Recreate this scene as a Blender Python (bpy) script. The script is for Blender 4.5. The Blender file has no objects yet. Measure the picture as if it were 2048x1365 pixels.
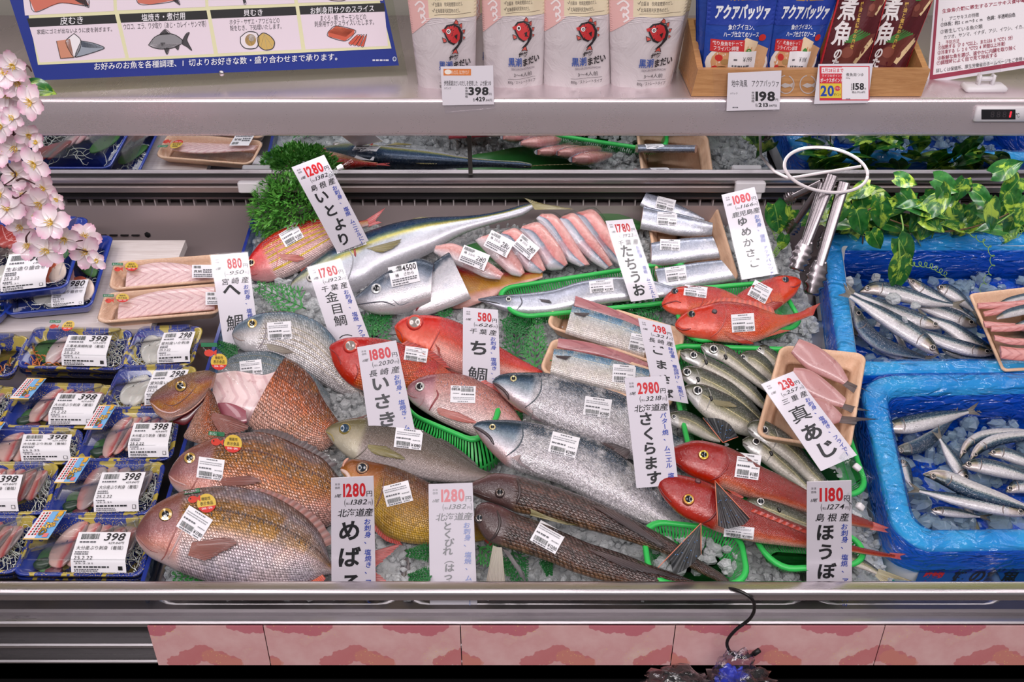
import bpy, bmesh, math, random
import numpy as np
from mathutils import Vector, noise as mnoise
S = bpy.context.scene
COL = S.collection
R0 = random.Random(7)
rad = math.radians

# ------------------------------------------------------------------ camera, world, lights, exposure
CAM = np.array((0.0, 0.0, 1.65)); PITCH = rad(33.0); LENS = 35.0
FPX = 2048 * LENS / 36.0
cd = bpy.data.cameras.new('camera'); cd.lens = LENS; cd.sensor_width = 36.0; cd.clip_start = .05
co = bpy.data.objects.new('camera', cd); COL.objects.link(co)
co.location = CAM; co.rotation_euler = (math.pi/2 - PITCH, 0, 0); S.camera = co

W = bpy.data.worlds.new('world'); S.world = W; W.use_nodes = True
W.node_tree.nodes['Background'].inputs[0].default_value = (.93, .90, .93, 1)
W.node_tree.nodes['Background'].inputs[1].default_value = .24

def area(name, loc, size, size_y, power, col=(1, .95, .96), aim=None):
    l = bpy.data.lights.new(name, 'AREA'); l.shape = 'RECTANGLE'; l.size = size; l.size_y = size_y
    l.energy = power; l.color = col
    o = bpy.data.objects.new(name, l); COL.objects.link(o); o.location = loc
    if aim: o.rotation_euler = (Vector(aim) - Vector(loc)).to_track_quat('-Z', 'Y').to_euler()
    return o
for i, lx in enumerate((-1.7, -.85, 0, .85, 1.7)):
    area('ceiling_lamp', (lx, .55, 2.75), .16, 1.6, 6.5, (1, .93, .94))
area('ceiling_lamp', (0, -.75, 2.7), 3.4, .22, 46, (1, .94, .95), aim=(0, 1.1, .8))
area('shelf_lamp', (0, 1.50, 1.045), 2.6, .02, 1.7, (1, .96, .97), aim=(0, 1.30, .70))
S.view_settings.view_transform = 'Standard'; S.view_settings.look = 'None'
S.view_settings.exposure = -0.06; S.view_settings.gamma = 1.0
S.view_settings.use_curve_mapping = False
# ------------------------------------------------------------------ projection helpers
sp, cp = math.sin(PITCH), math.cos(PITCH)
def rays(P):
    P = np.asarray(P, float).reshape(-1, 2)
    a = (P[:, 0]-1024)/FPX; b = -(P[:, 1]-682.5)/FPX
    return np.stack([a, cp + b*sp, -sp + b*cp], 1)
SLOPE = math.atan(.2)
N0 = np.array((0, -math.sin(SLOPE), math.cos(SLOPE))); O0 = np.array((0, .886, .70))
Y0 = np.array((0, math.cos(SLOPE), math.sin(SLOPE))); X0 = np.array((1., 0, 0))
def hit(P, o, n, off=0.):
    d = rays(P); t = ((o-CAM) @ n + off)/(d @ n)
    return CAM + d*t[:, None]
def PX(x, y, h=0.): return hit([(x, y)], O0, N0, h)[0]
def toY(x, y, Y):
    d = rays([(x, y)])[0]; return CAM + d*(Y-CAM[1])/d[1]
def toZ(x, y, Z):
    d = rays([(x, y)])[0]; return CAM + d*(Z-CAM[2])/d[2]

# ------------------------------------------------------------------ materials
def C(r, g=None, b=None):
    if g is None: g = b = r
    f = lambda c: (c/255/12.92) if c/255 <= .04045 else ((c/255+.055)/1.055)**2.4
    return (f(r), f(g), f(b), 1)
MATS = {}
class NT:
    def __init__(s, name):
        s.m = bpy.data.materials.new(name); s.m.use_nodes = True
        s.t = s.m.node_tree; s.b = s.t.nodes['Principled BSDF']; s.out = s.t.nodes['Material Output']
    def n(s, typ, **kw):
        q = s.t.nodes.new(typ)
        for k, v in kw.items(): setattr(q, k, v)
        return q
    def put(s, sock, v):
        if isinstance(v, bpy.types.NodeSocket): s.t.links.new(v, sock)
        elif v is not None:
            if hasattr(sock.default_value, '__len__') and not hasattr(v, '__len__'): v = (v,)*len(sock.default_value)
            if hasattr(v, '__len__') and len(v) == 3 and len(sock.default_value) == 4: v = (*v, 1)
            sock.default_value = v
    def math(s, op, a, b=0., c=0., clamp=False):
        q = s.n('ShaderNodeMath', operation=op, use_clamp=clamp)
        for i, v in enumerate((a, b, c)): s.put(q.inputs[i], v)
        return q.outputs[0]
    def mix(s, f, a, b, blend='MIX'):
        q = s.n('ShaderNodeMix', data_type='RGBA', blend_type=blend)
        s.put(q.inputs[0], f); s.put(q.inputs[6], a); s.put(q.inputs[7], b)
        return q.outputs[2]
    def ramp(s, f, stops, interp='LINEAR'):
        q = s.n('ShaderNodeValToRGB'); r = q.color_ramp; r.interpolation = interp
        stops = sorted(stops, key=lambda z: z[0])
        while len(r.elements) < len(stops): r.elements.new(.5)
        for e, (p, c) in zip(r.elements, stops): e.position = p; e.color = c if len(c) == 4 else (*c, 1)
        s.put(q.inputs[0], f); return q.outputs[0]
    def step(s, x, a, b):
        q = s.n('ShaderNodeMapRange', interpolation_type='SMOOTHSTEP')
        for i, v in enumerate((x, a, b, 0., 1.)): s.put(q.inputs[i], v)
        return q.outputs[0]
    def uv(s):
        q = s.n('ShaderNodeUVMap'); q.uv_map = 'UVMap'; return q.outputs[0]
    def sep(s, v):
        q = s.n('ShaderNodeSeparateXYZ'); s.put(q.inputs[0], v); return q.outputs
    def comb(s, x, y, z=0.):
        q = s.n('ShaderNodeCombineXYZ')
        for i, v in enumerate((x, y, z)): s.put(q.inputs[i], v)
        return q.outputs[0]
    def obj(s): return s.n('ShaderNodeTexCoord').outputs['Object']
    def noise(s, vec, sc, det=3., rough=.5, dist=0.):
        q = s.n('ShaderNodeTexNoise'); s.put(q.inputs['Vector'], vec)
        q.inputs['Scale'].default_value = sc; q.inputs['Detail'].default_value = det
        q.inputs['Roughness'].default_value = rough; q.inputs['Distortion'].default_value = dist
        return q.outputs[0]
    def vor(s, vec, sc=1., rnd=1., feat='F1', dim='3D'):
        q = s.n('ShaderNodeTexVoronoi', feature=feat, voronoi_dimensions=dim)
        s.put(q.inputs['Vector'], vec); q.inputs['Scale'].default_value = sc; q.inputs['Randomness'].default_value = rnd
        return q
    def bump(s, h, st=.3, d=.002):
        q = s.n('ShaderNodeBump'); s.put(q.inputs['Height'], h)
        q.inputs['Strength'].default_value = st; q.inputs['Distance'].default_value = d
        s.t.links.new(q.outputs[0], s.b.inputs['Normal'])
    def set(s, **kw):
        names = dict(col='Base Color', rough='Roughness', metal='Metallic', spec='Specular IOR Level', coat='Coat Weight',
                     coatr='Coat Roughness', trans='Transmission Weight', ior='IOR', alpha='Alpha', sss='Subsurface Weight',
                     ecol='Emission Color', estr='Emission Strength', aniso='Anisotropic', sheen='Sheen Weight')
        for k, v in kw.items():
            if k == 'sssr': s.b.inputs['Subsurface Radius'].default_value = v; continue
            if k == 'ssss': s.b.inputs['Subsurface Scale'].default_value = v; continue
            s.put(s.b.inputs[names[k]], v)
        return s.m
def mat(name, rgb, rough=.5, metal=0., **kw):
    if name not in MATS:
        t = NT(name); MATS[name] = t.set(col=C(*rgb) if len(rgb) == 3 else rgb, rough=rough, metal=metal, **kw)
    return MATS[name]
def ink(r, g, b): return mat('ink_%d_%d_%d' % (r, g, b), (r, g, b), .55)
def clearmat(name, tint=(1, 1, 1, 1), gl=.1, rough=.04, crinkle=0., csc=60., fres=.9):
    """thin clear plastic film / glass sheet: tinted see-through plus gloss"""
    if name in MATS: return MATS[name]
    t = NT(name); t.t.nodes.remove(t.b)
    tr = t.n('ShaderNodeBsdfTransparent'); tr.inputs[0].default_value = tint
    g = t.n('ShaderNodeBsdfGlossy'); g.inputs['Roughness'].default_value = rough
    mx = t.n('ShaderNodeMixShader')
    lw = t.n('ShaderNodeLayerWeight'); lw.inputs[0].default_value = .5
    f = t.math('MULTIPLY_ADD', t.math('POWER', lw.outputs['Facing'], 4.), fres, gl, clamp=True) if fres else None
    t.put(mx.inputs[0], f if fres else gl)
    t.t.links.new(tr.outputs[0], mx.inputs[1]); t.t.links.new(g.outputs[0], mx.inputs[2])
    t.t.links.new(mx.outputs[0], t.out.inputs[0])
    if crinkle:
        h = t.noise(t.obj(), csc, 3, .6, .8)
        bp = t.n('ShaderNodeBump'); t.put(bp.inputs['Height'], h); bp.inputs['Strength'].default_value = crinkle
        bp.inputs['Distance'].default_value = .004
        t.t.links.new(bp.outputs[0], g.inputs['Normal']); t.t.links.new(bp.outputs[0], lw.inputs['Normal'])
    MATS[name] = t.m; return t.m

# ------------------------------------------------------------------ objects
def tag(o, label=None, cat=None, group=None, kind=None):
    if label: o['label'] = label
    if cat: o['category'] = cat
    if group: o['group'] = group
    if kind: o['kind'] = kind
    return o
def thing(name, label, cat, loc=(0, 0, 0), group=None):
    o = bpy.data.objects.new(name, None); COL.objects.link(o); o.location = Vector(loc)
    o.empty_display_size = .02
    return tag(o, label, cat, group)
def mesh(name, V, F, mats, parent=None, mi=None, uv=None, smooth=True, label=None):
    """world-space verts; stored relative to the top-level thing"""
    root = parent
    off = np.zeros(3)
    while root is not None: off = off + np.array(root.location); root = root.parent
    V = np.asarray(V, float).reshape(-1, 3)
    cen = V.mean(0) if parent is None else off
    me = bpy.data.meshes.new(name)
    me.from_pydata((V - cen).tolist(), [], [list(map(int, f)) for f in F])
    for m in (mats if isinstance(mats, (list, tuple)) else [mats]): me.materials.append(m)
    if mi is not None: me.polygons.foreach_set('material_index', np.asarray(mi, dtype=np.int32))
    if uv is not None:
        l = me.uv_layers.new(name='UVMap')
        uv = np.asarray(uv, float)
        if len(uv) == len(V):
            idx = np.empty(len(me.loops), dtype=np.int32); me.loops.foreach_get('vertex_index', idx); uv = uv[idx]
        l.data.foreach_set('uv', uv.astype(np.float32).ravel())
    if smooth: me.polygons.foreach_set('use_smooth', np.ones(len(me.polygons), dtype=bool))
    me.update()
    o = bpy.data.objects.new(name, me); COL.objects.link(o)
    if parent is not None: o.parent = parent
    else: o.location = cen
    if label: o['label'] = label
    return o
class MB:
    """mesh collector"""
    def __init__(s): s.V = []; s.F = []; s.M = []; s.U = []
    def add(s, V, F, m=0, U=None):
        k = len(s.V); V = [tuple(map(float, v)) for v in V]; s.V += V
        s.F += [tuple(int(i)+k for i in f) for f in F]; s.M += [m]*len(F)
        s.U += [tuple(map(float, u)) for u in U] if U is not None else [(0., 0.)]*len(V)
        return s
    def grid(s, G, m=0, U=None, close=False):
        G = np.asarray(G, float); a, b = G.shape[:2]
        F = [(i*b+j, i*b+(j+1) % b, (i+1)*b+(j+1) % b, (i+1)*b+j) for i in range(a-1) for j in range(b if close else b-1)]
        if U is None: U = [(i/(a-1), j/max(1, b-1)) for i in range(a) for j in range(b)]
        else: U = np.asarray(U).reshape(-1, 2)
        return s.add(G.reshape(-1, 3), F, m, U)
    def box(s, c, sx, sy, sz, m=0, ex=(1, 0, 0), ey=(0, 1, 0), ez=(0, 0, 1), bev=0.):
        c = np.array(c, float); ex, ey, ez = (np.array(e, float) for e in (ex, ey, ez))
        if bev:
            b = bev; L = []
            hx, hy, hz = sx/2, sy/2, sz/2
            for z, i in ((-hz, b), (-hz+b, 0), (hz-b, 0), (hz, b)):
                x, y = hx-i, hy-i
                pts = [(-x+b, -y), (x-b, -y), (x, -y+b), (x, y-b), (x-b, y), (-x+b, y), (-x, y-b), (-x, -y+b)]
                L.append([c + ex*p + ey*q + ez*z for p, q in pts])
            s.grid(L, m, close=True)
            k = len(s.V)
            s.F += [tuple(range(k-32, k-24))[::-1], tuple(range(k-8, k))]; s.M += [m, m]
            return s
        V = [c + ex*(sx/2*i) + ey*(sy/2*j) + ez*(sz/2*k) for i in (-1, 1) for j in (-1, 1) for k in (-1, 1)]
        return s.add(V, [(0, 1, 3, 2), (4, 6, 7, 5), (0, 4, 5, 1), (2, 3, 7, 6), (0, 2, 6, 4), (1, 5, 7, 3)], m)
    def tube(s, P, r, n=8, m=0, cap=True):
        P = np.asarray(P, float); k = len(P); rr = np.broadcast_to(np.asarray(r, float), (k,))
        T = np.gradient(P, axis=0); T /= np.linalg.norm(T, axis=1)[:, None] + 1e-12
        up = np.array((0, 0, 1.)) if abs(T[0][2]) < .9 else np.array((1., 0, 0))
        G = []
        for i in range(k):
            a = np.cross(T[i], up); a /= np.linalg.norm(a)+1e-12; b = np.cross(a, T[i]); up = b
            G.append([P[i] + rr[i]*(math.cos(q)*a + math.sin(q)*b) for q in np.linspace(0, 2*math.pi, n, endpoint=False)])
        s.grid(G, m, close=True)
        if cap:
            q = len(s.V); s.F += [tuple(range(q-n*k, q-n*k+n))[::-1], tuple(range(q-n, q))]; s.M += [m, m]
        return s
    def ball(s, c, r, n=10, k=6, m=0, sc=(1, 1, 1)):
        G = [[np.array(c) + r*np.array(sc)*np.array((math.sin(t)*math.cos(p), math.sin(t)*math.sin(p), math.cos(t)))
              for p in np.linspace(0, 2*math.pi, n, endpoint=False)] for t in np.linspace(.02, math.pi-.02, k)]
        return s.grid(G, m, close=True)
    def build(s, name, mats, parent=None, smooth=True, label=None):
        return mesh(name, s.V, s.F, mats, parent, s.M, s.U, smooth, label)
def spl(P, n):
    """Catmull-Rom resample of a polyline to n points by arc length"""
    P = np.asarray(P, float)
    if len(P) == 2: return P[0] + (P[1]-P[0])*np.linspace(0, 1, n)[:, None]
    Q = np.vstack([2*P[0]-P[1], P, 2*P[-1]-P[-2]]); out = []
    for i in range(1, len(Q)-2):
        t = np.linspace(0, 1, 12, endpoint=False)[:, None]
        a, b, c, d = Q[i-1], Q[i], Q[i+1], Q[i+2]
        out.append(.5*(2*b + (c-a)*t + (2*a-5*b+4*c-d)*t*t + (3*b-a-3*c+d)*t**3))
    out.append(P[-1:]); D = np.vstack(out)
    l = np.concatenate([[0], np.cumsum(np.linalg.norm(np.diff(D, axis=0), axis=1))])
    q = np.linspace(0, l[-1], n)
    return np.stack([np.interp(q, l, D[:, k]) for k in range(D.shape[1])], 1)
def rrect(w, h, r, n=5):
    """rounded rectangle loop, centred, ccw"""
    P = []
    for cx, cy, a0 in ((w/2-r, h/2-r, 0), (-w/2+r, h/2-r, 90), (-w/2+r, -h/2+r, 180), (w/2-r, -h/2+r, 270)):
        for i in range(n+1):
            a = rad(a0 + 90*i/n); P.append((cx + r*math.cos(a), cy + r*math.sin(a)))
    return np.array(P)
def quadmap(q):
    """(u,v) 0..1 -> px or 3D point, q = TL,TR,BR,BL; v down"""
    q = [np.asarray(p, float) for p in q]
    def f(U, lift=0.):
        U = np.asarray(U, float).reshape(-1, 2); u = U[:, :1]; v = U[:, 1:]
        return q[0]*(1-u)*(1-v) + q[1]*u*(1-v) + q[2]*u*v + q[3]*(1-u)*v
    if len(q[0]) == 3:
        n = np.cross(q[1]-q[0], q[0]-q[3]); n /= np.linalg.norm(n)
        g = f
        def f2(U, lift=0.): return g(U) + n*lift
        f2.n = n; f2.q = q
        return f2
    return f

# ------------------------------------------------------------------ lettering
_gl = {}
_cu = bpy.data.curves.new('glyph', 'FONT'); _cu.resolution_u = 3
def glyph(ch, bold=0.):
    k = (ch, bold)
    if k not in _gl:
        _cu.body = ch; _cu.offset = bold
        o = bpy.data.objects.new('glyph', _cu); COL.objects.link(o)
        dg = bpy.context.evaluated_depsgraph_get(); dg.update()
        m = bpy.data.meshes.new_from_object(o.evaluated_get(dg))
        V = np.array([(v.co.x, v.co.y) for v in m.vertices]).reshape(-1, 2); F = [tuple(p.vertices) for p in m.polygons]
        bpy.data.objects.remove(o); bpy.data.meshes.remove(m)
        adv = 1.0 if ord(ch) > 0x2000 else (V[:, 0].max()+.06 if len(V) else .3)
        _gl[k] = (V, F, adv)
    return _gl[k]
class Card:
    """flat artwork in unit coords (x right, y down) laid on a surface map f(U, lift)"""
    def __init__(s, f, W=1., H=1., base=.0004):
        s.f = f; s.W = W; s.H = H; s.base = base; s.mb = {}; s.k = 0; s.sub = 0
    def _put(s, layer, V, F, col):
        s.k += 1
        V = np.asarray(V, float).reshape(-1, 2)
        if not len(V): return
        if s.sub:
            bm = bmesh.new(); vs = [bm.verts.new((a, b, 0)) for a, b in V]
            for f in F:
                try: bm.faces.new([vs[i] for i in f])
                except ValueError: pass
            for _ in range(4):
                bmesh.ops.triangulate(bm, faces=bm.faces[:])
                e = [x for x in bm.edges if x.calc_length() > s.sub]
                if not e: break
                bmesh.ops.subdivide_edges(bm, edges=e, cuts=1)
            bmesh.ops.triangulate(bm, faces=bm.faces[:]); bm.verts.index_update()
            V = np.array([v.co[:2] for v in bm.verts]); F = [tuple(v.index for v in f.verts) for f in bm.faces]; bm.free()
        P = s.f(V/np.array((s.W, s.H)), s.base + (.00005 if s.sub else .00002)*min(s.k, 40))
        mb, cols = s.mb.setdefault(layer, (MB(), []))
        if col not in cols: cols.append(col)
        mb.add(P, F, cols.index(col), V/np.array((s.W, s.H)))
    def rect(s, x0, y0, x1, y1, col, layer='print', nx=1, ny=1):
        X, Y = np.meshgrid(np.linspace(x0, x1, nx+1), np.linspace(y0, y1, ny+1))
        V = np.stack([X.ravel(), Y.ravel()], 1)
        F = [(j*(nx+1)+i, (j+1)*(nx+1)+i, (j+1)*(nx+1)+i+1, j*(nx+1)+i+1) for j in range(ny) for i in range(nx)]
        s._put(layer, V, F, col)
    def poly(s, P, col, layer='print'):
        P = np.asarray(P, float); n = len(P)
        A = sum(P[i][0]*P[(i+1) % n][1]-P[(i+1) % n][0]*P[i][1] for i in range(n))
        s._put(layer, P, [tuple(range(n))[::(-1 if A > 0 else 1)]], col)
    def stroke(s, P, w, col, layer='print'):
        P = np.asarray(P, float); T = np.gradient(P, axis=0); T /= np.linalg.norm(T, axis=1)[:, None]+1e-9
        N = np.stack([-T[:, 1], T[:, 0]], 1)*w/2; n = len(P)
        s._put(layer, np.vstack([P-N, P+N]), [(i, n+i, n+i+1, i+1) for i in range(n-1)], col)
    def circ(s, x, y, rx, ry, col, layer='print', n=20):
        s.poly([(x+rx*math.cos(a), y+ry*math.sin(a)) for a in np.linspace(0, 2*math.pi, n, endpoint=False)], col, layer)
    def text(s, t, x0, y0, x1, y1, col, layer='print', bold=0., slant=0., rot=0.):
        """fit the string's box into x0..x1, y0..y1"""
        x = 0; VV = []; FF = []; k = 0
        for ch in t:
            V, F, a = glyph(ch, bold)
            if len(V):
                VV.append(V + np.array((x, 0))); FF += [tuple(i+k for i in f) for f in F]; k += len(V)
            x += a
        if not VV: return
        V = np.vstack(VV); V = V + np.stack([V[:, 1]*slant, 0*V[:, 1]], 1)
        lo, hi = V.min(0), V.max(0)
        q = (V-lo)/np.maximum(hi-lo, 1e-6)
        P = np.stack([x0+(x1-x0)*q[:, 0], y1-(y1-y0)*q[:, 1]], 1)
        if rot:
            c = np.array(((x0+x1)/2, (y0+y1)/2)); a = rad(rot)
            P = (P-c) @ np.array(((math.cos(a), math.sin(a)), (-math.sin(a), math.cos(a)))) + c
        s._put(layer, P, FF, col)
    def vtext(s, t, xc, y0, size, col, layer='print', bold=0., slant=0., pitch=None, wob=0., yscale=1.):
        y = y0; pitch = pitch or size
        for i, ch in enumerate(t):
            V, F, a = glyph(ch, bold)
            if len(V):
                V = V - np.array((.5 if ord(ch) > 0x2000 else a/2, .38)); V = V + np.stack([V[:, 1]*slant, 0*V[:, 1]], 1)
                if ch in 'ー～（）()': V = np.stack([-V[:, 1] if ch not in 'ー～' else V[:, 1], -V[:, 0]], 1); 
                if ch in '（）()ー～': F = F if ch in '（）()' else F
                w = wob*math.sin(i*2.3+len(t))
                s._put(layer, np.stack([xc + w + V[:, 0]*size, y+pitch/2 - V[:, 1]*size*yscale], 1), F, col)
            y += pitch
    def build(s, parent, names=None):
        out = []
        for layer, (mb, cols) in s.mb.items():
            out.append(mb.build((names or {}).get(layer, layer), [ink(*c) for c in cols], parent, smooth=False))
        return out
BLACK = (28, 26, 30); RED = (205, 28, 38); BLUE = (40, 70, 165); GREY = (120, 118, 125); WHITE = (240, 236, 240)
def barcode(c, x0, y0, x1, y1, layer='print', seed=1):
    r = random.Random(seed); x = x0
    while x < x1:
        w = (x1-x0)*r.choice((.012, .02, .03)); c.rect(x, y0, min(x+w, x1), y1, (30, 45, 40), layer); x += w + (x1-x0)*r.choice((.014, .022, .03))
def smalllines(c, x0, x1, ys, h, layer='print', seed=1, col=(95, 95, 102)):
    r = random.Random(seed)
    for y in ys:
        x = x0
        while x < x1 - h:
            w = min(r.uniform(.8, 2.2)*h, x1-x); c.rect(x, y, x+w, y+h, col, layer); x += w + h*r.uniform(.25, .7)
# ------------------------------------------------------------------ fish skins
def skin(name, stops, head=None, ug=.24, nu=64, nv=24, sc=.3, lat=None, stripes=(), spots=None, blotch=None,
         metal=.25, rough=.3, bump=.5, warp=.1, cell=.35, glint=.3):
    if name in MATS: return MATS[name]
    t = NT(name); x = t.sep(t.uv()); u, v = x[0], x[1]
    ob = t.obj(); n1 = t.noise(ob, 28, 4, .55)
    vv = t.math('MULTIPLY_ADD', n1, warp, t.math('SUBTRACT', v, warp/2), clamp=True)
    col = t.ramp(vv, [(p, C(*c)) for p, c in stops])
    body = t.step(u, ug-.015, ug+.03)
    if blotch:
        b = t.step(t.noise(ob, blotch[0], 3, .6), .46, .62); col = t.mix(t.math('MULTIPLY', b, blotch[1]), col, C(*blotch[2]))
    for (v0, slope, w, c, a) in stripes:       # lengthwise bands
        d = t.math('ABSOLUTE', t.math('SUBTRACT', v, t.math('MULTIPLY_ADD', u, slope, v0)))
        col = t.mix(t.math('MULTIPLY', t.math('MULTIPLY', t.step(d, w, w*.4), body), a), col, C(*c))
    P = t.comb(t.math('MULTIPLY_ADD', v, nv*.5, t.math('MULTIPLY', u, nu)), t.math('MULTIPLY', v, nv))
    vo = t.vor(P, 1., .22, 'F1', '2D'); ds = vo.outputs['Distance']
    ce = t.sep(vo.outputs['Color'])[0]
    edge = t.math('MULTIPLY', t.step(ds, .28, .62), body)
    if sc:
        br = t.math('MULTIPLY_ADD', t.math('MULTIPLY', t.math('SUBTRACT', ce, .5), body), cell, 1.0)
        br = t.math('SUBTRACT', br, t.math('MULTIPLY', edge, sc))
        col = t.mix(1., col, t.comb(br, br, br), 'MULTIPLY')
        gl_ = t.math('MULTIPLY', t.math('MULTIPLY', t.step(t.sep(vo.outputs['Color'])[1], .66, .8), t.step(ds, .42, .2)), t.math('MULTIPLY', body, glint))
        col = t.mix(gl_, col, C(244, 234, 232))  # painted glints: random scales mixed towards a pale colour
    if lat:
        d = t.math('ABSOLUTE', t.math('SUBTRACT', v, t.math('MULTIPLY_ADD', u, lat[1], lat[0])))
        dash = t.step(t.math('FRACT', t.math('MULTIPLY', u, nu)), .15, .4)
        col = t.mix(t.math('MULTIPLY', t.math('MULTIPLY', t.step(d, .022, .008), body), t.math('MULTIPLY', dash, lat[3])), col, C(*lat[2]))
    if spots:                                   # (v centre, v half width, cells along u, radius, colour)
        Q = t.comb(t.math('MULTIPLY', u, spots[2]), t.math('MULTIPLY', t.math('SUBTRACT', v, spots[0]), .5/spots[1]))
        sd = t.vor(Q, 1., .5, 'F1', '2D').outputs['Distance']
        m = t.math('MULTIPLY', t.step(sd, spots[3], spots[3]*.6), t.step(t.math('ABSOLUTE', t.math('SUBTRACT', v, spots[0])), spots[1]*1.3, spots[1]))
        col = t.mix(t.math('MULTIPLY', m, body), col, C(*spots[4]))
    if head:
        hc = t.ramp(vv, [(p, C(*c)) for p, c in head])
        hn = t.noise(ob, 90, 4, .6)
        hm = t.math('MULTIPLY_ADD', hn, .5, .75)
        hc = t.mix(1., hc, t.comb(hm, hm, hm), 'MULTIPLY')
        col = t.mix(body, hc, col)
    fine = t.noise(ob, 420, 3, .6)
    hgt = t.math('MULTIPLY_ADD', edge, -.8 if sc else -.04, t.math('MULTIPLY', fine, .45))
    t.bump(hgt, bump, .0012)
    cb = t.n('ShaderNodeBump'); t.put(cb.inputs['Height'], t.math('MULTIPLY_ADD', t.noise(ob, 120, 3, .65), 1., t.math('MULTIPLY', edge, -.25))); cb.inputs['Strength'].default_value = .55; cb.inputs['Distance'].default_value = .003
    t.t.links.new(cb.outputs[0], t.b.inputs['Coat Normal'])
    rg = t.math('MULTIPLY_ADD', t.noise(ob, 160, 3), .3, rough-.13)
    hs = t.n('ShaderNodeHueSaturation'); hs.inputs['Saturation'].default_value = 1.28; hs.inputs['Value'].default_value = .86; t.put(hs.inputs['Color'], col); col = hs.outputs[0]
    t.set(col=col, rough=rg, metal=metal, spec=.5, coat=.7, coatr=.08)
    MATS[name] = t.m; return t.m
def finmat(name, c0, c1, rays_=16, alpha=.92):
    if name in MATS: return MATS[name]
    t = NT(name); x = t.sep(t.uv())
    s = t.math('SINE', t.math('MULTIPLY', x[0], rays_*6.283)); s = t.math('MULTIPLY_ADD', s, .5, .5)
    col = t.mix(x[1], C(*c0), C(*c1)); m = t.math('MULTIPLY_ADD', s, .45, .62)
    col = t.mix(1., col, t.comb(m, m, m), 'MULTIPLY')
    t.bump(s, .5, .001); t.set(col=col, rough=.3, spec=.5, coat=.4, coatr=.15, alpha=alpha)
    MATS[name] = t.m; return t.m
def flesh(name, base, line, vein=(150, 60, 60), lines=14, rough=.3):
    if name in MATS: return MATS[name]
    t = NT(name); ob = t.obj(); x = t.sep(t.uv())
    n = t.noise(ob, 40, 4, .6)
    w = t.math('SINE', t.math('MULTIPLY_ADD', t.math('ADD', x[0], t.math('MULTIPLY', t.math('ABSOLUTE', t.math('SUBTRACT', x[1], .5)), .5)), lines*6.283, t.math('MULTIPLY', n, 3.)))
    f = t.step(w, .35, .95)
    col = t.mix(t.math('MULTIPLY', f, .6), C(*base), C(*line))
    b = t.step(t.noise(ob, 75, 4, .65), .58, .72); col = t.mix(t.math('MULTIPLY', b, .5), col, C(*vein))
    t.bump(t.math('ADD', t.noise(ob, 300, 3), t.math('MULTIPLY', f, .5)), .4, .001)
    t.set(col=col, rough=rough, spec=.6, coat=.5, coatr=.12, sss=.12, sssr=(.01, .004, .003), ssss=1.)
    MATS[name] = t.m; return t.m
paper = lambda: mat('label_paper', (238, 235, 240), .45)
DARK = (38, 30, 32)

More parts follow.
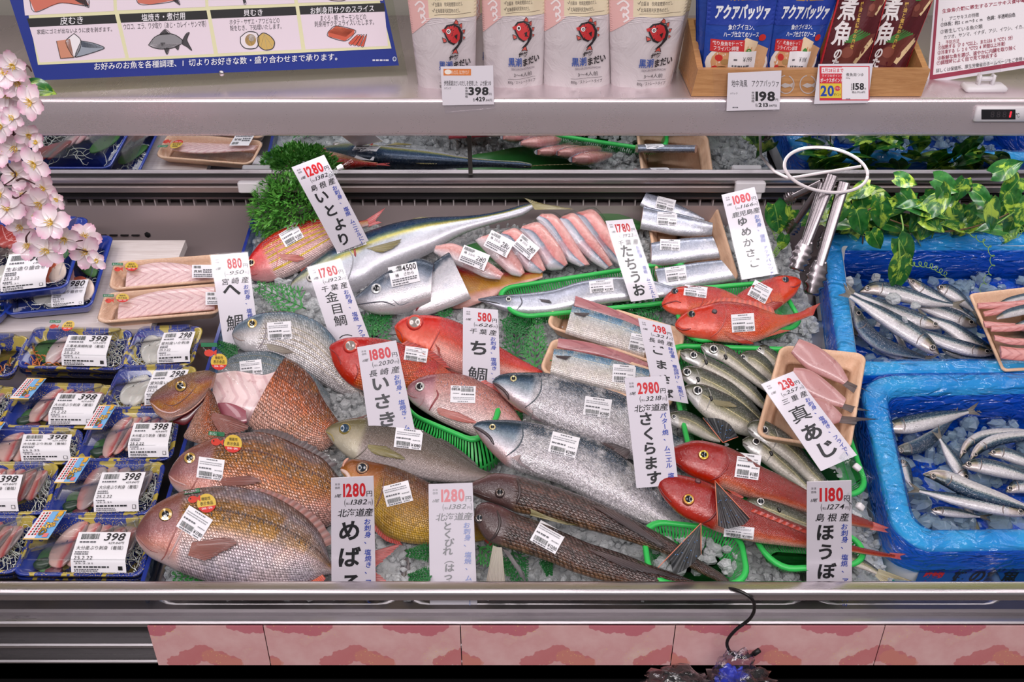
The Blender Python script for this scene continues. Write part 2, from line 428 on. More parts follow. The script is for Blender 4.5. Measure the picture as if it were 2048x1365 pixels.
class Fish:
    def __init__(s, name, label, T, B, skin_, cat='fish', tilt=20, h=.03, k=.36, rise=0., group=None, cap=None, N=46, tcap=None, root=None, part=None, p=.85, snout=True, lab=None):
        T = np.asarray(T, float); B = np.asarray(B, float)
        a = np.vstack([T, B]).mean(0)
        o = PX(a[0], a[1], h)
        vv_ = o-CAM; tilt = tilt + max(0, 44-math.degrees(math.asin(-vv_[2]/np.linalg.norm(vv_))))*.9
        n = N0*math.cos(rad(tilt)) - Y0*math.sin(rad(tilt)) + X0*rise; n /= np.linalg.norm(n)
        ex = X0 - n*(X0 @ n); ex /= np.linalg.norm(ex); ey = np.cross(n, ex)
        s.o, s.n, s.ex, s.ey = o, n, ex, ey
        s.root = root or thing(name, label, cat, o, group)
        to2 = lambda P: np.stack([(hit(P, o, n)-o) @ ex, (hit(P, o, n)-o) @ ey], 1)
        t2 = spl(to2(T), N); b2 = spl(to2(B), N)
        s.c = (t2+b2)/2; s.d = (t2-b2)/2; w = np.linalg.norm(s.d, axis=1); s.wm = w.max()
        s.k = k; s.p = p
        s.th = k*s.wm*(np.maximum(w, 1e-5)/s.wm)**.8
        G = []; U = []; M = 26
        A = np.linspace(0, 2*math.pi, M, endpoint=False)
        for i in range(N):
            ring = []
            for q in A:
                sn = math.sin(q); z = s.th[i]*math.copysign(abs(sn)**p, sn)
                ring.append(s.to3(s.c[i]+s.d[i]*math.cos(q), z)); U.append((i/(N-1), (1+math.cos(q))/2))
            G.append(ring)
        mb = MB(); mb.grid(G, 0, U, close=True)
        m = [skin_] + ([cap] if cap else []) + ([tcap] if tcap and tcap != cap else [])
        for end, cm in ((0, cap), (N-1, tcap)):
            idx = [end*M+j for j in range(M)]
            kk = len(mb.V); V = [mb.V[j] for j in idx]
            uu = [(.5+.5*math.cos(q)*.9, .5+.5*math.sin(q)) for q in A]
            mb.add(V + [np.mean(V, 0)], [((j+1) % M, j, M) if end == 0 else (j, (j+1) % M, M) for j in range(M)], m.index(cm) if cm else 0,
                   (uu + [(.5, .5)]) if cm else [mb.U[j] for j in idx] + [(end/(N-1), .5)])
        s.body = mb.build(part or 'body', m, s.root, label=lab)
        s.fine = np.linspace(0, N-1, 220)
        fi = np.arange(N)
        s.C = np.stack([np.interp(s.fine, fi, s.c[:, q]) for q in (0, 1)], 1)
        s.D = np.stack([np.interp(s.fine, fi, s.d[:, q]) for q in (0, 1)], 1)
        s.TH = np.interp(s.fine, fi, s.th)
    def to3(s, ab, z=0.): return s.o + s.ex*ab[0] + s.ey*ab[1] + s.n*z
    def hgt(s, ab):
        d2 = (s.D**2).sum(1)+1e-12
        r = ab[:, None, :] - s.C[None]
        sv = (r*s.D[None]).sum(2)/d2
        res = r - sv[:, :, None]*s.D[None]
        e = (res**2).sum(2) + np.maximum(abs(sv)-1, 0)**2*d2
        i = e.argmin(1); q = sv[np.arange(len(ab)), i]
        bad = np.sqrt(e.min(1)) > .004
        return np.where(bad, 0, s.TH[i]*np.maximum(1-q*q, 0)**(.5*s.p))
    def surf(s, P, lift=.0):
        P = np.asarray(P, float).reshape(-1, 2); z = np.zeros(len(P))
        d = rays(P); dn = d @ s.n; b = (s.o-CAM) @ s.n
        for _ in range(5):
            q = CAM + d*((b+z)/dn)[:, None]
            ab = np.stack([(q-s.o) @ s.ex, (q-s.o) @ s.ey], 1)
            z = .4*z + .6*s.hgt(ab)
        q = CAM + d*((b+z+lift)/dn)[:, None]
        return q
    def eye(s, x, y, r, cols=((215, 180, 90), (120, 90, 40), (20, 22, 30)), fr=(1, .8, .5), name='eye', squash=1.):
        c = s.surf([(x, y)])[0]; R = r/FPX*abs((c-CAM) @ np.array((0, cp, -sp)))
        G = []; mi = []
        prof = [(1.08, -.3), (1.0, .12), (fr[1]*1.04, .30), (fr[1]*.98, .30), (fr[2]*1.02, .40), (fr[2]*.98, .40), (fr[2]*.5, .46), (.02, .48)]
        for f, z in prof:
            G.append([c + s.ex*R*f*math.cos(q) + s.ey*R*f*squash*math.sin(q) + s.n*R*(z-.02) for q in np.linspace(0, 2*math.pi, 20, endpoint=False)])
        mb = MB(); mb.grid(G, 0, close=True)
        for i in range(len(prof)-1):
            for j in range(20): mb.M[i*20+j] = 0 if i < 2 else (1 if i < 4 else 2)
        mats = [mat('eye_%d_%d_%d' % c_, c_, .12, .15, coat=1., coatr=.03) for c_ in cols]
        return mb.build(name, mats, s.root)
    def line(s, pts, r=.0009, col=DARK, name='gill_slit', lift=-.0002, n=14):
        P = s.surf(spl(pts, n), lift); mb = MB()
        mb.tube(P, r*np.interp(np.linspace(0, 1, n), [0, .2, .8, 1], [.5, 1, 1, .4]), 6)
        return mb.build(name, mat('line_%d_%d_%d' % col, col, .35, coat=.5), s.root)
    def fin(s, name, base, tip, m, rays_=16, lift=(.0005, .004), jag=.06, corr=.0007, sub=6, seed=1, flat=False):
        n = rays_*2+1; r = random.Random(seed)
        b = spl(base, n); t = spl(tip, n)
        for i in range(n): t[i] += (t[i]-b[i])*r.uniform(-jag, jag*.3) if i % 2 else (b[i]-t[i])*jag*.8
        Q = np.stack([b + (t-b)*f for f in np.linspace(0, 1, sub)], 1)
        if flat:
            G = hit(Q.reshape(-1, 2), s.o, s.n, lift[0]).reshape(n, sub, 3)
        else:
            G = s.surf(Q.reshape(-1, 2)).reshape(n, sub, 3)
        for j in range(sub):
            f = j/(sub-1)
            for i in range(n): G[i, j] += s.n*(lift[0]+(lift[1]-lift[0])*f + corr*math.cos(math.pi*i)*min(1, f*2+.2))
        U = [(i/(n-1), j/(sub-1)) for i in range(n) for j in range(sub)]
        mb = MB(); mb.grid(G, 0, U)
        return mb.build(name, m, s.root)
    def tail(s, ub, ut, fk, lt, lb, m, rays_=16, seed=3, lift=(.0, .002), name='tail_fin', fork=None, jag=.05):
        base = [ub, ((ub[0]+lb[0])/2, (ub[1]+lb[1])/2), lb]
        mid = lambda a, b: ((a[0]*.45+b[0]*.55), (a[1]*.45+b[1]*.55))
        return s.fin(name, base, [ut, mid(ut, fk), fk, mid(lt, fk), lt], m, rays_, lift, jag, seed=seed, flat=True)
    def pmap(s, cx, cy, w, h, rot, lift=.001):
        a = rad(rot); ca, sa = math.cos(a), math.sin(a)
        def f(U, l=0.):
            U = np.asarray(U, float).reshape(-1, 2); x = (U[:, 0]-.5)*w; y = (U[:, 1]-.5)*h
            return s.surf(np.stack([cx+x*ca-y*sa, cy+x*sa+y*ca], 1), lift+l)
        return f
    def sticker(s, cx, cy, w=60, h=46, rot=5, price='', name='price_sticker', seed=None):
        return sticker_on(s.pmap(cx, cy, w, h, rot), s.root, price, name, seed or int(cx*7+cy))
    def health_sticker(s, cx, cy, r=18, rot=10, flag=(-30, -14), w=60):
        f = s.pmap(cx, cy, 2*r, 2*r, rot, .0012)
        o = sheet(f, 'round_sticker', mat('gold_sticker', (215, 180, 70), .35), s.root, disc=True)
        c = Card(f, 100, 100, .0006)
        c.poly([(50+50*math.cos(a), 50+50*math.sin(a)) for a in np.linspace(.35, math.pi-.35, 16)], (205, 40, 35), 'print')
        c.text('機能性', 26, 16, 74, 34, BLACK); c.text('表示食品', 16, 40, 84, 60, BLACK); c.text('DHA・EPA', 22, 71, 78, 82, WHITE, bold=.01)
        c.build(o)
        f = s.pmap(cx+flag[0], cy+flag[1], w*.62, w*.62, rot, .001)
        c = Card(f, 100, 100, .0004)
        c.rect(0, 0, 100, 26, (25, 110, 70), 'flag_sticker', 4, 1); c.text('おいしさキラリ', 8, 5, 92, 21, WHITE, 'flag_sticker')
        c.circ(50, 64, 30, 22, (205, 60, 45), 'flag_sticker'); c.poly([(72, 60), (98, 42), (96, 84)], (205, 60, 45), 'flag_sticker')
        c.circ(36, 58, 5, 5, BLACK, 'flag_sticker', 10)
        c.build(s.root)
def sheet(f, name, m, parent, n=6, disc=False):
    mb = MB()
    if disc:
        V = [(.5, .5)] + [(.5+.5*r_*math.cos(a), .5+.5*r_*math.sin(a)) for r_ in (.5, 1) for a in np.linspace(0, 2*math.pi, 24, endpoint=False)]
        F = [(0, 1+(j+1) % 24, 1+j) for j in range(24)] + [(1+j, 1+(j+1) % 24, 25+(j+1) % 24, 25+j) for j in range(24)]
        mb.add(f(np.array(V)), F)
    else:
        U = [(i/n, j/n) for i in range(n+1) for j in range(n+1)]
        mb.grid(f(np.array(U)).reshape(n+1, n+1, 3), 0, U)
    return mb.build(name, m, parent)
def sticker_on(f, parent, price='', name='price_sticker', seed=1):
    o = sheet(f, name, paper(), parent)
    c = Card(f, 100, 76, .0003)
    smalllines(c, 30, 72, (4,), 4, seed=seed, col=(120, 120, 126)); smalllines(c, 6, 90, (15, 22), 3, seed=seed+1, col=(150, 150, 156))
    smalllines(c, 6, 58, (36,), 5, seed=seed+2); smalllines(c, 66, 94, (40,), 3, seed=seed+3, col=(130, 130, 136))
    barcode(c, 8, 50, 58, 66, seed=seed); smalllines(c, 10, 58, (69,), 4, seed=seed+4)
    if price: c.text('¥'+price, 62, 54, 96, 66, BLACK, bold=.012); smalllines(c, 66, 92, (69,), 3, seed=seed+5)
    c.build(o); return o
# ------------------------------------------------------------------ setting and display case
def metal_mat(name, rgb, rough=.28, stretch=(1, 60, 60), aniso=0., bump=.08, mt=1.):
    if name in MATS: return MATS[name]
    t = NT(name); q = t.n('ShaderNodeMapping'); t.put(q.inputs[0], t.obj()); q.inputs['Scale'].default_value = stretch
    n = t.noise(q.outputs[0], 8, 4, .6); big = t.noise(t.obj(), 6, 4, .6, .5)
    t.put(t.b.inputs['Roughness'], t.math('MULTIPLY_ADD', t.math('ADD', n, big), .16, rough-.16))
    t.bump(n, bump, .001); t.set(col=C(*rgb), metal=mt, aniso=aniso)
    MATS[name] = t.m; return t.m
STEEL = metal_mat('brushed_steel', (205, 196, 200), .30, (2, 90, 90))
STEEL2 = metal_mat('satin_steel', (190, 184, 188), .32, (2, 60, 60))
DKST = metal_mat('dark_steel', (120, 112, 116), .4, (2, 50, 50))
BLK = mat('black_plastic', (14, 12, 14), .5)
DGREY = mat('dark_grey_paint', (48, 44, 46), .5)
CLEAR = clearmat('clear_acrylic', (.97, .98, .98, 1), .015, .02)
WPL = mat('white_plastic', (228, 222, 226), .35)

f = MB().box((0, .5, -.02), 6, 6, .04).build('floor', mat('floor_tile', (120, 112, 108), .4), smooth=False); tag(f, kind='structure')
def wallmat():
    t = NT('wall_panel'); z = t.sep(t.n('ShaderNodeNewGeometry').outputs['Position'])
    f1 = t.math('GREATER_THAN', z[2], 1.335); f2 = t.math('GREATER_THAN', z[0], .42)
    top = t.mix(f2, C(150, 140, 92), C(176, 188, 96))
    col = t.mix(f1, C(150, 146, 138), top)
    t.set(col=col, rough=.35); return t.m
wl = MB().box((0, 2.02, 1.4), 6, .04, 2.8).build('wall_back', wallmat(), smooth=False); tag(wl, kind='structure')

case = thing('refrigerated_display_case', 'open refrigerated steel fish counter with tilted mirror and glass front, holding the whole fish display', 'display case', (0, .85, 0))
# deck
P = lambda x, y, h: O0 + X0*x + Y0*((y-.886)/math.cos(SLOPE)) + N0*h
def deckbox(x0, x1, ya, yb, h, t, m, name):
    c = (P(x0, ya, h-t/2)+P(x1, yb, h-t/2))/2
    return MB().box(c, x1-x0, (yb-ya)/math.cos(SLOPE), t, 0, X0, Y0, N0).build(name, m, case, smooth=False)
deckbox(-1.5, 1.5, .872, 1.64, -.062, .02, STEEL2, 'deck_pan')
# kick and lower body
MB().box((0, .98, .27), 3, .24, .54, bev=.006).build('kick_panel', BLK, case, smooth=False)
MB().box((0, 1.25, .50), 3, .75, .08).build('body_base', DGREY, case, smooth=False)
z0 = toY(1024, 1325, .852)[2]; z1 = toY(1024, 1246, .852)[2]
MB().box((0, .868, (z0+z1)/2), 3, .012, z1-z0).build('front_fascia', mat('fascia_dark', (40, 36, 38), .3), case, smooth=False)
for zz, hh in ((z1-.004, .010), (z0+.03, .008), (z0, .006)):
    MB().box((0, .858, zz), 3, .014, hh, bev=.002).build('fascia_trim', STEEL2, case, smooth=False)
MB().box((0, .87, z1-.03), 3, .01, .018).build('fascia_trim', mat('fascia_beige', (150, 138, 140), .4), case, smooth=False)
zr = toY(1024, 1191, .845)[2]
mb = MB(); pr = rrect(.022, .017, .006, 4)
mb.grid([[(x, .852+a, zr+b) for a, b in pr] for x in (-1.5, 1.5)], close=True); mb.build('front_rail', STEEL, case)
zg = zr-.008
MB().box((0, .858, (zg+z1)/2), 3, .005, zg-z1).build('front_glass', CLEAR, case, smooth=False)
MB().box((0, .872, z1+.004), 3, .02, .012, bev=.003).build('glass_channel', DKST, case, smooth=False)
# back wall, grille and trims
YB = 1.62
zb = [toY(1024, p, YB)[2] for p in (412, 396, 379, 366, 357, 346)]
zd = P(0, YB, -.07)[2]
MB().box((0, YB+.01, (zd+zb[0])/2), 3, .02, zb[0]-zd).build('back_panel', metal_mat('back_steel', (176, 160, 160), .4, (3, 40, 40), mt=.45), case, smooth=False)
mb = MB(); mb.box((0, YB+.03, (zb[0]+zb[1])/2), 3, .01, zb[1]-zb[0]).build('vent_recess', BLK, case, smooth=False)
sl = MB()
for i in range(130): sl.box((-1.49+i*.0231, YB+.006, (zb[0]+zb[1])/2), .0022, .012, zb[1]-zb[0])
sl.build('vent_grille', mat('grille_beige', (170, 160, 160), .4), case, smooth=False)
MB().box((0, YB+.004, (zb[1]+zb[2])/2), 3, .02, zb[2]-zb[1]).build('back_trim', BLK, case, smooth=False)
MB().box((0, YB-.004, zb[1]+.003), 3, .008, .004).build('back_trim', DKST, case, smooth=False)
MB().box((0, YB-.004, (zb[2]+zb[3])/2), 3, .024, zb[3]-zb[2], bev=.002).build('back_trim', metal_mat('beige_steel', (185, 172, 170), .42), case, smooth=False)
MB().box((0, YB-.002, (zb[3]+zb[4])/2), 3, .02, zb[4]-zb[3]).build('back_trim', mat('trim_brown', (88, 78, 78), .4), case, smooth=False)
MB().box((0, YB-.010, (zb[4]+zb[5])/2), 3, .03, zb[5]-zb[4], bev=.003).build('mirror_ledge', STEEL, case, smooth=False)
MB().box((0, YB-.0, zb[5]+.001), 3, .02, .008).build('mirror_gasket', mat('gasket', (40, 38, 36), .5), case, smooth=False)
mb = MB(); h0 = toY(295, 470, YB-.001)
mb.ball(h0, .006, 12, 4, sc=(1, .2, 1)); mb.build('drain_hole', BLK, case)
mb = MB()
for i in range(4): mb.box(toY(205+i*22, 471, YB-.002), .014, .003, .0022)
mb.build('air_slot', BLK, case, smooth=False)
# tilted mirror in two panes
BETA = rad(15); um = np.array((0, -math.sin(BETA), math.cos(BETA))); m0 = np.array((0, YB-.012, zb[5]+.004)); nm = np.array((0, -math.cos(BETA), -math.sin(BETA)))
MIR = mat('mirror_glass', (214, 218, 220), .015, 1.)
xs = toY(940, 310, YB-.02)[0]
for a, b in ((-1.5, xs-.003), (xs+.003, 1.5)):
    MB().box(m0+um*.075+X0*(a+b)/2 - nm*.003, b-a, .15, .005, 0, X0, um, nm).build('mirror_pane', MIR, case, smooth=False)
MB().box(m0+um*.075+X0*xs, .007, .15, .008, 0, X0, um, nm).build('mirror_seam', mat('seam_grey', (70, 66, 64), .4), case, smooth=False)
# price rail clips on the back trim
for px in (507, 1500):
    a = toY(px, 374, YB-.03)
    mb = MB(); mb.box(a, .052, .012, .020, bev=.002); mb.box(a+np.array((.014, .002, -.016)), .016, .008, .016, bev=.002)
    mb.build('rail_clip', WPL, case, smooth=False)
# upper shelf
YS = 1.50
zt = toY(1024, 198, YS)[2]; zl = toY(1024, 274, YS)[2]
mb = MB(); r = .008; prof = []
for i in range(6):
    a = rad(90*i/5); prof.append((YS+r-r*math.sin(a), zt-r+r*math.cos(a)))
prof = [(1.98, zt)] + prof + [(YS-.001, (zt+zl)/2), (YS, zl+.008)]
for i in range(5):
    a = rad(90*i/4); prof.append((YS+.006-.006*math.cos(a), zl+.006-.006*math.sin(a)))
prof += [(1.56, zl), (1.56, zl+.02), (1.98, zl+.02)]
mb.grid([[(x, y, z) for y, z in prof] for x in np.linspace(-1.6, 1.6, 5)], close=True)
mb.build('upper_shelf', metal_mat('shelf_steel', (226, 212, 216), .30, (26, 1.5, 60), .4, .05, .7), case)
ZSH = zt
def ztop(x, y): return toZ(x, y, ZSH)
# pink paper strips along the fascia
def pink():
    t = NT('pink_cloud_paper'); x = t.sep(t.obj()); P = t.comb(x[0], x[2], 0.)
    n = t.noise(P, 16, 4, .6)
    base = t.ramp(n, [(.3, C(240, 196, 194)), (.55, C(228, 172, 172)), (.75, C(238, 200, 190))])
    col = base; fx = t.math('SUBTRACT', t.math('MODULO', t.math('ADD', x[0], 4.0), .145), .0725)
    sc_ = t.math('MULTIPLY', t.math('SUBTRACT', t.vor(P, 150, .3, 'F1', '2D').outputs['Distance'], .4), .0035)
    for C_, cc, am in (([(-.034, -.032, .013), (-.016, -.022, .015), (.002, -.014, .016), (.02, -.024, .015), (.036, -.032, .013)], (206, 108, 112), .75), ([(.012, -.02, .013), (.026, -.027, .012), (.04, -.034, .011)], (222, 146, 126), .6), ([(-.066, .04, .017), (-.05, .033, .015), (-.036, .038, .012), (.05, .042, .013), (.064, .036, .013)], (200, 92, 112), .75)):
        m = None
        for a, b, r_ in C_:
            d_ = t.math('SUBTRACT', t.math('SQRT', t.math('ADD', t.math('POWER', t.math('SUBTRACT', fx, a), 2.), t.math('POWER', t.math('SUBTRACT', x[2], b), 2.))), r_)
            m = d_ if m is None else t.math('MINIMUM', m, d_)
        col = t.mix(t.math('MULTIPLY', t.step(t.math('ADD', m, sc_), .0006, -.0006), am), col, C(*cc))
    d = t.vor(P, 120, 1., 'F1', '2D').outputs['Distance']
    col = t.mix(t.math('MULTIPLY', t.step(d, .09, .05), t.step(n, .55, .6)), col, C(240, 200, 130))
    t.set(col=col, rough=.45); return t.m
PINK = pink()
edges = [290, 524, 921, 1354, 1776, 2300]
nm_ = ['leftmost, beside the bare glass fascia', 'below the grey-brown armoured fish sign', 'under the middle of the counter', 'hanging behind the black hook', 'rightmost, in front of the blue boxes']
nm_[1] = 'second from the left'; nm_[2] = 'the middle one, left of the black hook'
for i in range(5):
    a = toY(edges[i], 1244, .846); b = toY(edges[i+1]-2, 1244, .846); za = z1-.002; zb_ = z0-.001
    sl_ = .004 if i == 0 else 0
    V = [(a[0]-.0, .848, za), (b[0], .848, za), (b[0], .848, zb_), (a[0]+.006*(i == 0), .848, zb_)]
    o = MB().box(((a[0]+b[0])/2, .8485, (za+zb_)/2), b[0]-a[0], .0012, za-zb_).build('pink_paper_strip', PINK, smooth=False)
    tag(o, 'pink paper strip printed with cloud shapes, '+nm_[i], 'paper strip', 'paper strips along the counter front')
# lower left light board under the trays
bd = MB(); q = [PX(-260, 481, 0), PX(371, 481, 0), PX(300, 658, 0), PX(-320, 672, 0)]
Q = [np.array(p) for p in q]; bd.add(Q+[p-N0*.016 for p in Q], [(3, 2, 1, 0), (4, 5, 6, 7), (0, 1, 5, 4), (1, 2, 6, 5), (2, 3, 7, 6), (3, 0, 4, 7)])
def woodmat(name, c0, c1, stretch, sc=6, rough=.45, bump=.1):
    if name in MATS: return MATS[name]
    t = NT(name); q = t.n('ShaderNodeMapping'); t.put(q.inputs[0], t.obj()); q.inputs['Scale'].default_value = stretch
    n = t.noise(q.outputs[0], sc, 5, .65, .6); col = t.ramp(n, [(.3, C(*c0)), (.7, C(*c1))])
    t.bump(n, bump, .001); t.set(col=col, rough=rough); MATS[name] = t.m; return t.m
o = bd.build('display_board', woodmat('pale_board', (214, 200, 196), (238, 228, 226), (3, 50, 50)), smooth=False)
tag(o, 'pale wood-grain board lying under the large blue sashimi trays and fillet trays at the left', 'board')
# blue tinted divider
t0, t1 = PX(500, 432, .02), PX(297, 1180, .02)
mb = MB(); c = (t0+t1)/2 - N0*.036; L = np.linalg.norm(t1-t0)
mb.box(c, .004, L, .072, 0, X0, Y0, N0)
mb2 = MB(); mb2.box((t0+t1)/2+N0*.003, .005, L, .003, 0, X0, Y0, N0)
dv = thing('divider_panel', 'blue tinted acrylic divider between the sashimi packs and the whole fish', 'divider', c-N0*.036)
mb.build('panel', clearmat('blue_acrylic', (.50, .68, .90, 1), .02, .03), dv, smooth=False)
mb2.build('top_edge', mat('blue_edge', (25, 45, 130), .2), dv, smooth=False)
# steel trays under the fish
def tray(quad_c, w, d, hh, label, r=.03, m=None):
    c = np.array(quad_c); mb = MB(); L = []
    for s_, h_ in ((.88, -hh+.001), (.90, -hh), (.965, -.006), (1., .0), (1.03, .002), (1.045, -.001), (1.04, -.004), (.99, -.008), (.93, -hh-.002), (.9, -hh-.002)):
        L.append([c + X0*p*(1+(s_-1)*.35/w) + Y0*q*(1+(s_-1)*.35/d) + N0*h_ for p, q in rrect(w, d, r)])
    mb.grid(L, close=True); n = len(L[0])
    mb.F += [tuple(range(n)), tuple(range(len(mb.V)-n, len(mb.V)))[::-1]]; mb.M += [0, 0]
    o = mb.build('steel_tray', m or STEEL2); tag(o, label, 'tray', 'steel trays under the fish')
TA = (PX(310, 1204, -.012), PX(798, 1204, -.012), PX(790, 648, -.012))
tc = (TA[0]+TA[1])/2; w1 = TA[1][0]-TA[0][0]; d1 = np.linalg.norm((TA[2]-TA[1])[1:])
tray(tc+Y0*d1/2, w1, d1, .045, 'steel tray with rounded rim holding the two whole sea breams at the lower left')
w2 = PX(1610, 1204, -.012)[0]-TA[1][0]-.012
tray(TA[1]+X0*(w2/2+.012)+Y0*d1/2, w2, d1, .045, 'steel tray of ice under the dark armoured fish and the salmon')
w3 = .24
tray(TA[1]+X0*(w2+.024+w3/2)+Y0*d1*.5, w3, d1, .045, 'steel tray of ice under the red gurnards, beside the foam box')
# ------------------------------------------------------------------ the whole fish
MADAI_H = [(0, (215, 200, 200)), (.25, (200, 150, 140)), (.5, (150, 108, 108)), (.75, (128, 92, 92)), (1, (140, 96, 84))]
sk_bream = skin('skin_sea_bream', [(0, (176, 160, 166)), (.25, (214, 198, 200)), (.46, (222, 190, 182)), (.56, (192, 152, 110)), (.66, (150, 108, 58)), (.78, (146, 106, 66)), (.88, (136, 116, 116)), (1, (96, 66, 52))],
                MADAI_H, .26, 78, 32, .42, lat=(.74, -.06, (70, 48, 40), .85), blotch=(14, .4, (150, 150, 170)),
                spots=(.62, .12, 36, .12, (60, 55, 60)), metal=.3, rough=.28, bump=.7, cell=.5)
sk_bream2 = skin('skin_sea_bream_pink', [(0, (206, 170, 166)), (.3, (224, 176, 166)), (.5, (208, 148, 122)), (.64, (160, 108, 62)), (.8, (142, 96, 62)), (.9, (128, 110, 112)), (1, (100, 62, 48))],
                 MADAI_H, .26, 70, 30, .5, lat=(.78, -.06, (84, 44, 36), .9), blotch=(20, .4, (176, 126, 84)),
                 spots=(.62, .12, 36, .11, (60, 55, 60)), metal=.25, rough=.26, bump=.9, cell=.6)
sk_cut = skin('skin_cut_bream', [(0, (224, 188, 178)), (.3, (220, 170, 154)), (.6, (200, 128, 104)), (.78, (150, 88, 64)), (1, (104, 64, 50))], None, -.2, 46, 24, .5,
              lat=(.74, .04, (96, 48, 36), .8), blotch=(24, .3, (176, 130, 90)), metal=.25, rough=.25, bump=1., cell=.6)
sk_hedai = skin('skin_silver_bream', [(0, (232, 226, 228)), (.4, (222, 216, 216)), (.65, (204, 198, 194)), (.85, (150, 156, 160)), (.95, (96, 118, 134)), (1, (84, 100, 114))],
                [(0, (225, 222, 226)), (.45, (190, 184, 184)), (.7, (120, 132, 144)), (1, (74, 94, 112))], .22, 62, 26, .3,
                stripes=[(.2, .1, .012, (176, 158, 116), .5), (.32, .08, .012, (176, 158, 116), .6), (.44, .06, .012, (176, 158, 116), .6), (.56, .04, .012, (170, 152, 110), .6), (.68, .0, .012, (150, 138, 104), .6), (.78, 0., .012, (120, 120, 104), .5)],
                metal=.4, rough=.26, bump=.7, cell=.5)
sk_kin = skin('skin_alfonsino', [(0, (226, 150, 130)), (.25, (220, 106, 80)), (.5, (208, 62, 42)), (.72, (196, 30, 26)), (1, (168, 20, 22))],
              [(0, (204, 64, 46)), (.5, (194, 36, 28)), (1, (184, 20, 22))], .3, 66, 24, .35, metal=.15, rough=.26, bump=.6, cell=.45, glint=.14, blotch=(34, .3, (232, 140, 90)))
sk_kin2 = skin('skin_alfonsino_pale', [(0, (240, 190, 186)), (.35, (238, 176, 166)), (.6, (220, 96, 86)), (.75, (206, 36, 32)), (1, (184, 24, 26))],
               [(0, (226, 120, 100)), (.5, (222, 100, 84)), (.75, (216, 54, 44)), (1, (208, 40, 36))], .3, 80, 28, .2, metal=.12, rough=.25, bump=.4, cell=.25, glint=.1)
sk_chidai = skin('skin_crimson_bream', [(0, (238, 222, 222)), (.35, (234, 206, 204)), (.6, (222, 176, 172)), (.8, (196, 144, 136)), (1, (150, 100, 96))],
                 [(0, (228, 212, 216)), (.5, (206, 164, 168)), (.8, (164, 120, 128)), (1, (150, 98, 104))], .26, 84, 32, .26, lat=(.78, -.1, (150, 100, 80), .6), spots=(.68, .14, 40, .1, (110, 130, 160)), metal=.3, rough=.27, cell=.4)
sk_isaki = skin('skin_grunt', [(0, (190, 180, 180)), (.3, (164, 150, 146)), (.5, (124, 110, 102)), (.7, (88, 78, 70)), (1, (60, 54, 46))],
                [(0, (196, 190, 176)), (.45, (160, 150, 130)), (.75, (120, 112, 88)), (1, (92, 84, 64))], .24, 110, 40, .3, metal=.2, rough=.3, cell=.25, bump=.5, glint=.08)
sk_mebaru = skin('skin_golden_rockfish', [(0, (206, 176, 120)), (.3, (190, 150, 76)), (.55, (170, 122, 52)), (.72, (136, 88, 48)), (.86, (96, 58, 42)), (1, (72, 42, 34))],
                 [(0, (214, 180, 140)), (.5, (170, 118, 84)), (1, (112, 72, 58))], .28, 74, 30, .38, blotch=(18, .4, (150, 110, 56)), metal=.2, rough=.28, cell=.35, glint=.12)
sk_salmon = skin('skin_cherry_salmon', [(0, (226, 220, 224)), (.35, (214, 208, 214)), (.56, (188, 186, 192)), (.68, (128, 130, 138)), (.78, (70, 80, 92)), (.9, (40, 56, 74)), (1, (30, 44, 60))],
                 [(0, (210, 176, 174)), (.3, (190, 186, 192)), (.55, (130, 142, 152)), (.72, (70, 88, 106)), (1, (34, 46, 58))], .2, 150, 56, .2, blotch=(30, .45, (240, 236, 238)), metal=.5, rough=.24, cell=.8, bump=.5, warp=.2, glint=.55)
sk_poach = skin('skin_armoured_poacher', [(0, (130, 104, 84)), (.2, (84, 58, 50)), (.45, (66, 42, 40)), (.62, (100, 72, 66)), (.78, (74, 52, 50)), (1, (60, 42, 42))],
                [(0, (90, 72, 70)), (.5, (66, 46, 48)), (1, (96, 66, 68))], .16, 60, 12, .55, blotch=(60, .55, (52, 36, 34)), metal=.05, rough=.3, cell=.7, bump=1.2, warp=.2, glint=.06)
sk_gur = skin('skin_red_gurnard', [(0, (214, 176, 166)), (.14, (204, 124, 106)), (.3, (164, 48, 42)), (.7, (142, 34, 34)), (1, (116, 30, 32))],
              [(0, (186, 66, 56)), (.4, (164, 38, 36)), (1, (146, 32, 34))], .28, 110, 34, .22, blotch=(30, .3, (140, 60, 50)), metal=.05, rough=.27, cell=.25, bump=.5, glint=.05)
sk_kasago = skin('skin_rockfish_red', [(0, (236, 180, 170)), (.22, (226, 110, 88)), (.45, (212, 64, 44)), (.8, (192, 40, 32)), (1, (150, 38, 30))],
                 [(0, (236, 150, 140)), (.4, (226, 96, 80)), (.75, (214, 66, 50)), (1, (196, 56, 44))], .3, 70, 26, .16, blotch=(22, .35, (240, 190, 170)), metal=.05, rough=.25, cell=.2, bump=.4, warp=.2, glint=.04)
sk_yellow = skin('skin_amberjack', [(0, (206, 202, 208)), (.4, (200, 200, 208)), (.56, (196, 200, 208)), (.66, (176, 168, 104)), (.72, (96, 112, 92)), (.80, (30, 62, 96)), (1, (18, 34, 54))],
                 [(0, (226, 222, 226)), (.5, (206, 206, 212)), (.72, (150, 150, 120)), (.88, (60, 84, 96)), (1, (36, 48, 50))], .2, 200, 70, .0, metal=.35, rough=.25, cell=.2, bump=.2, warp=.08)
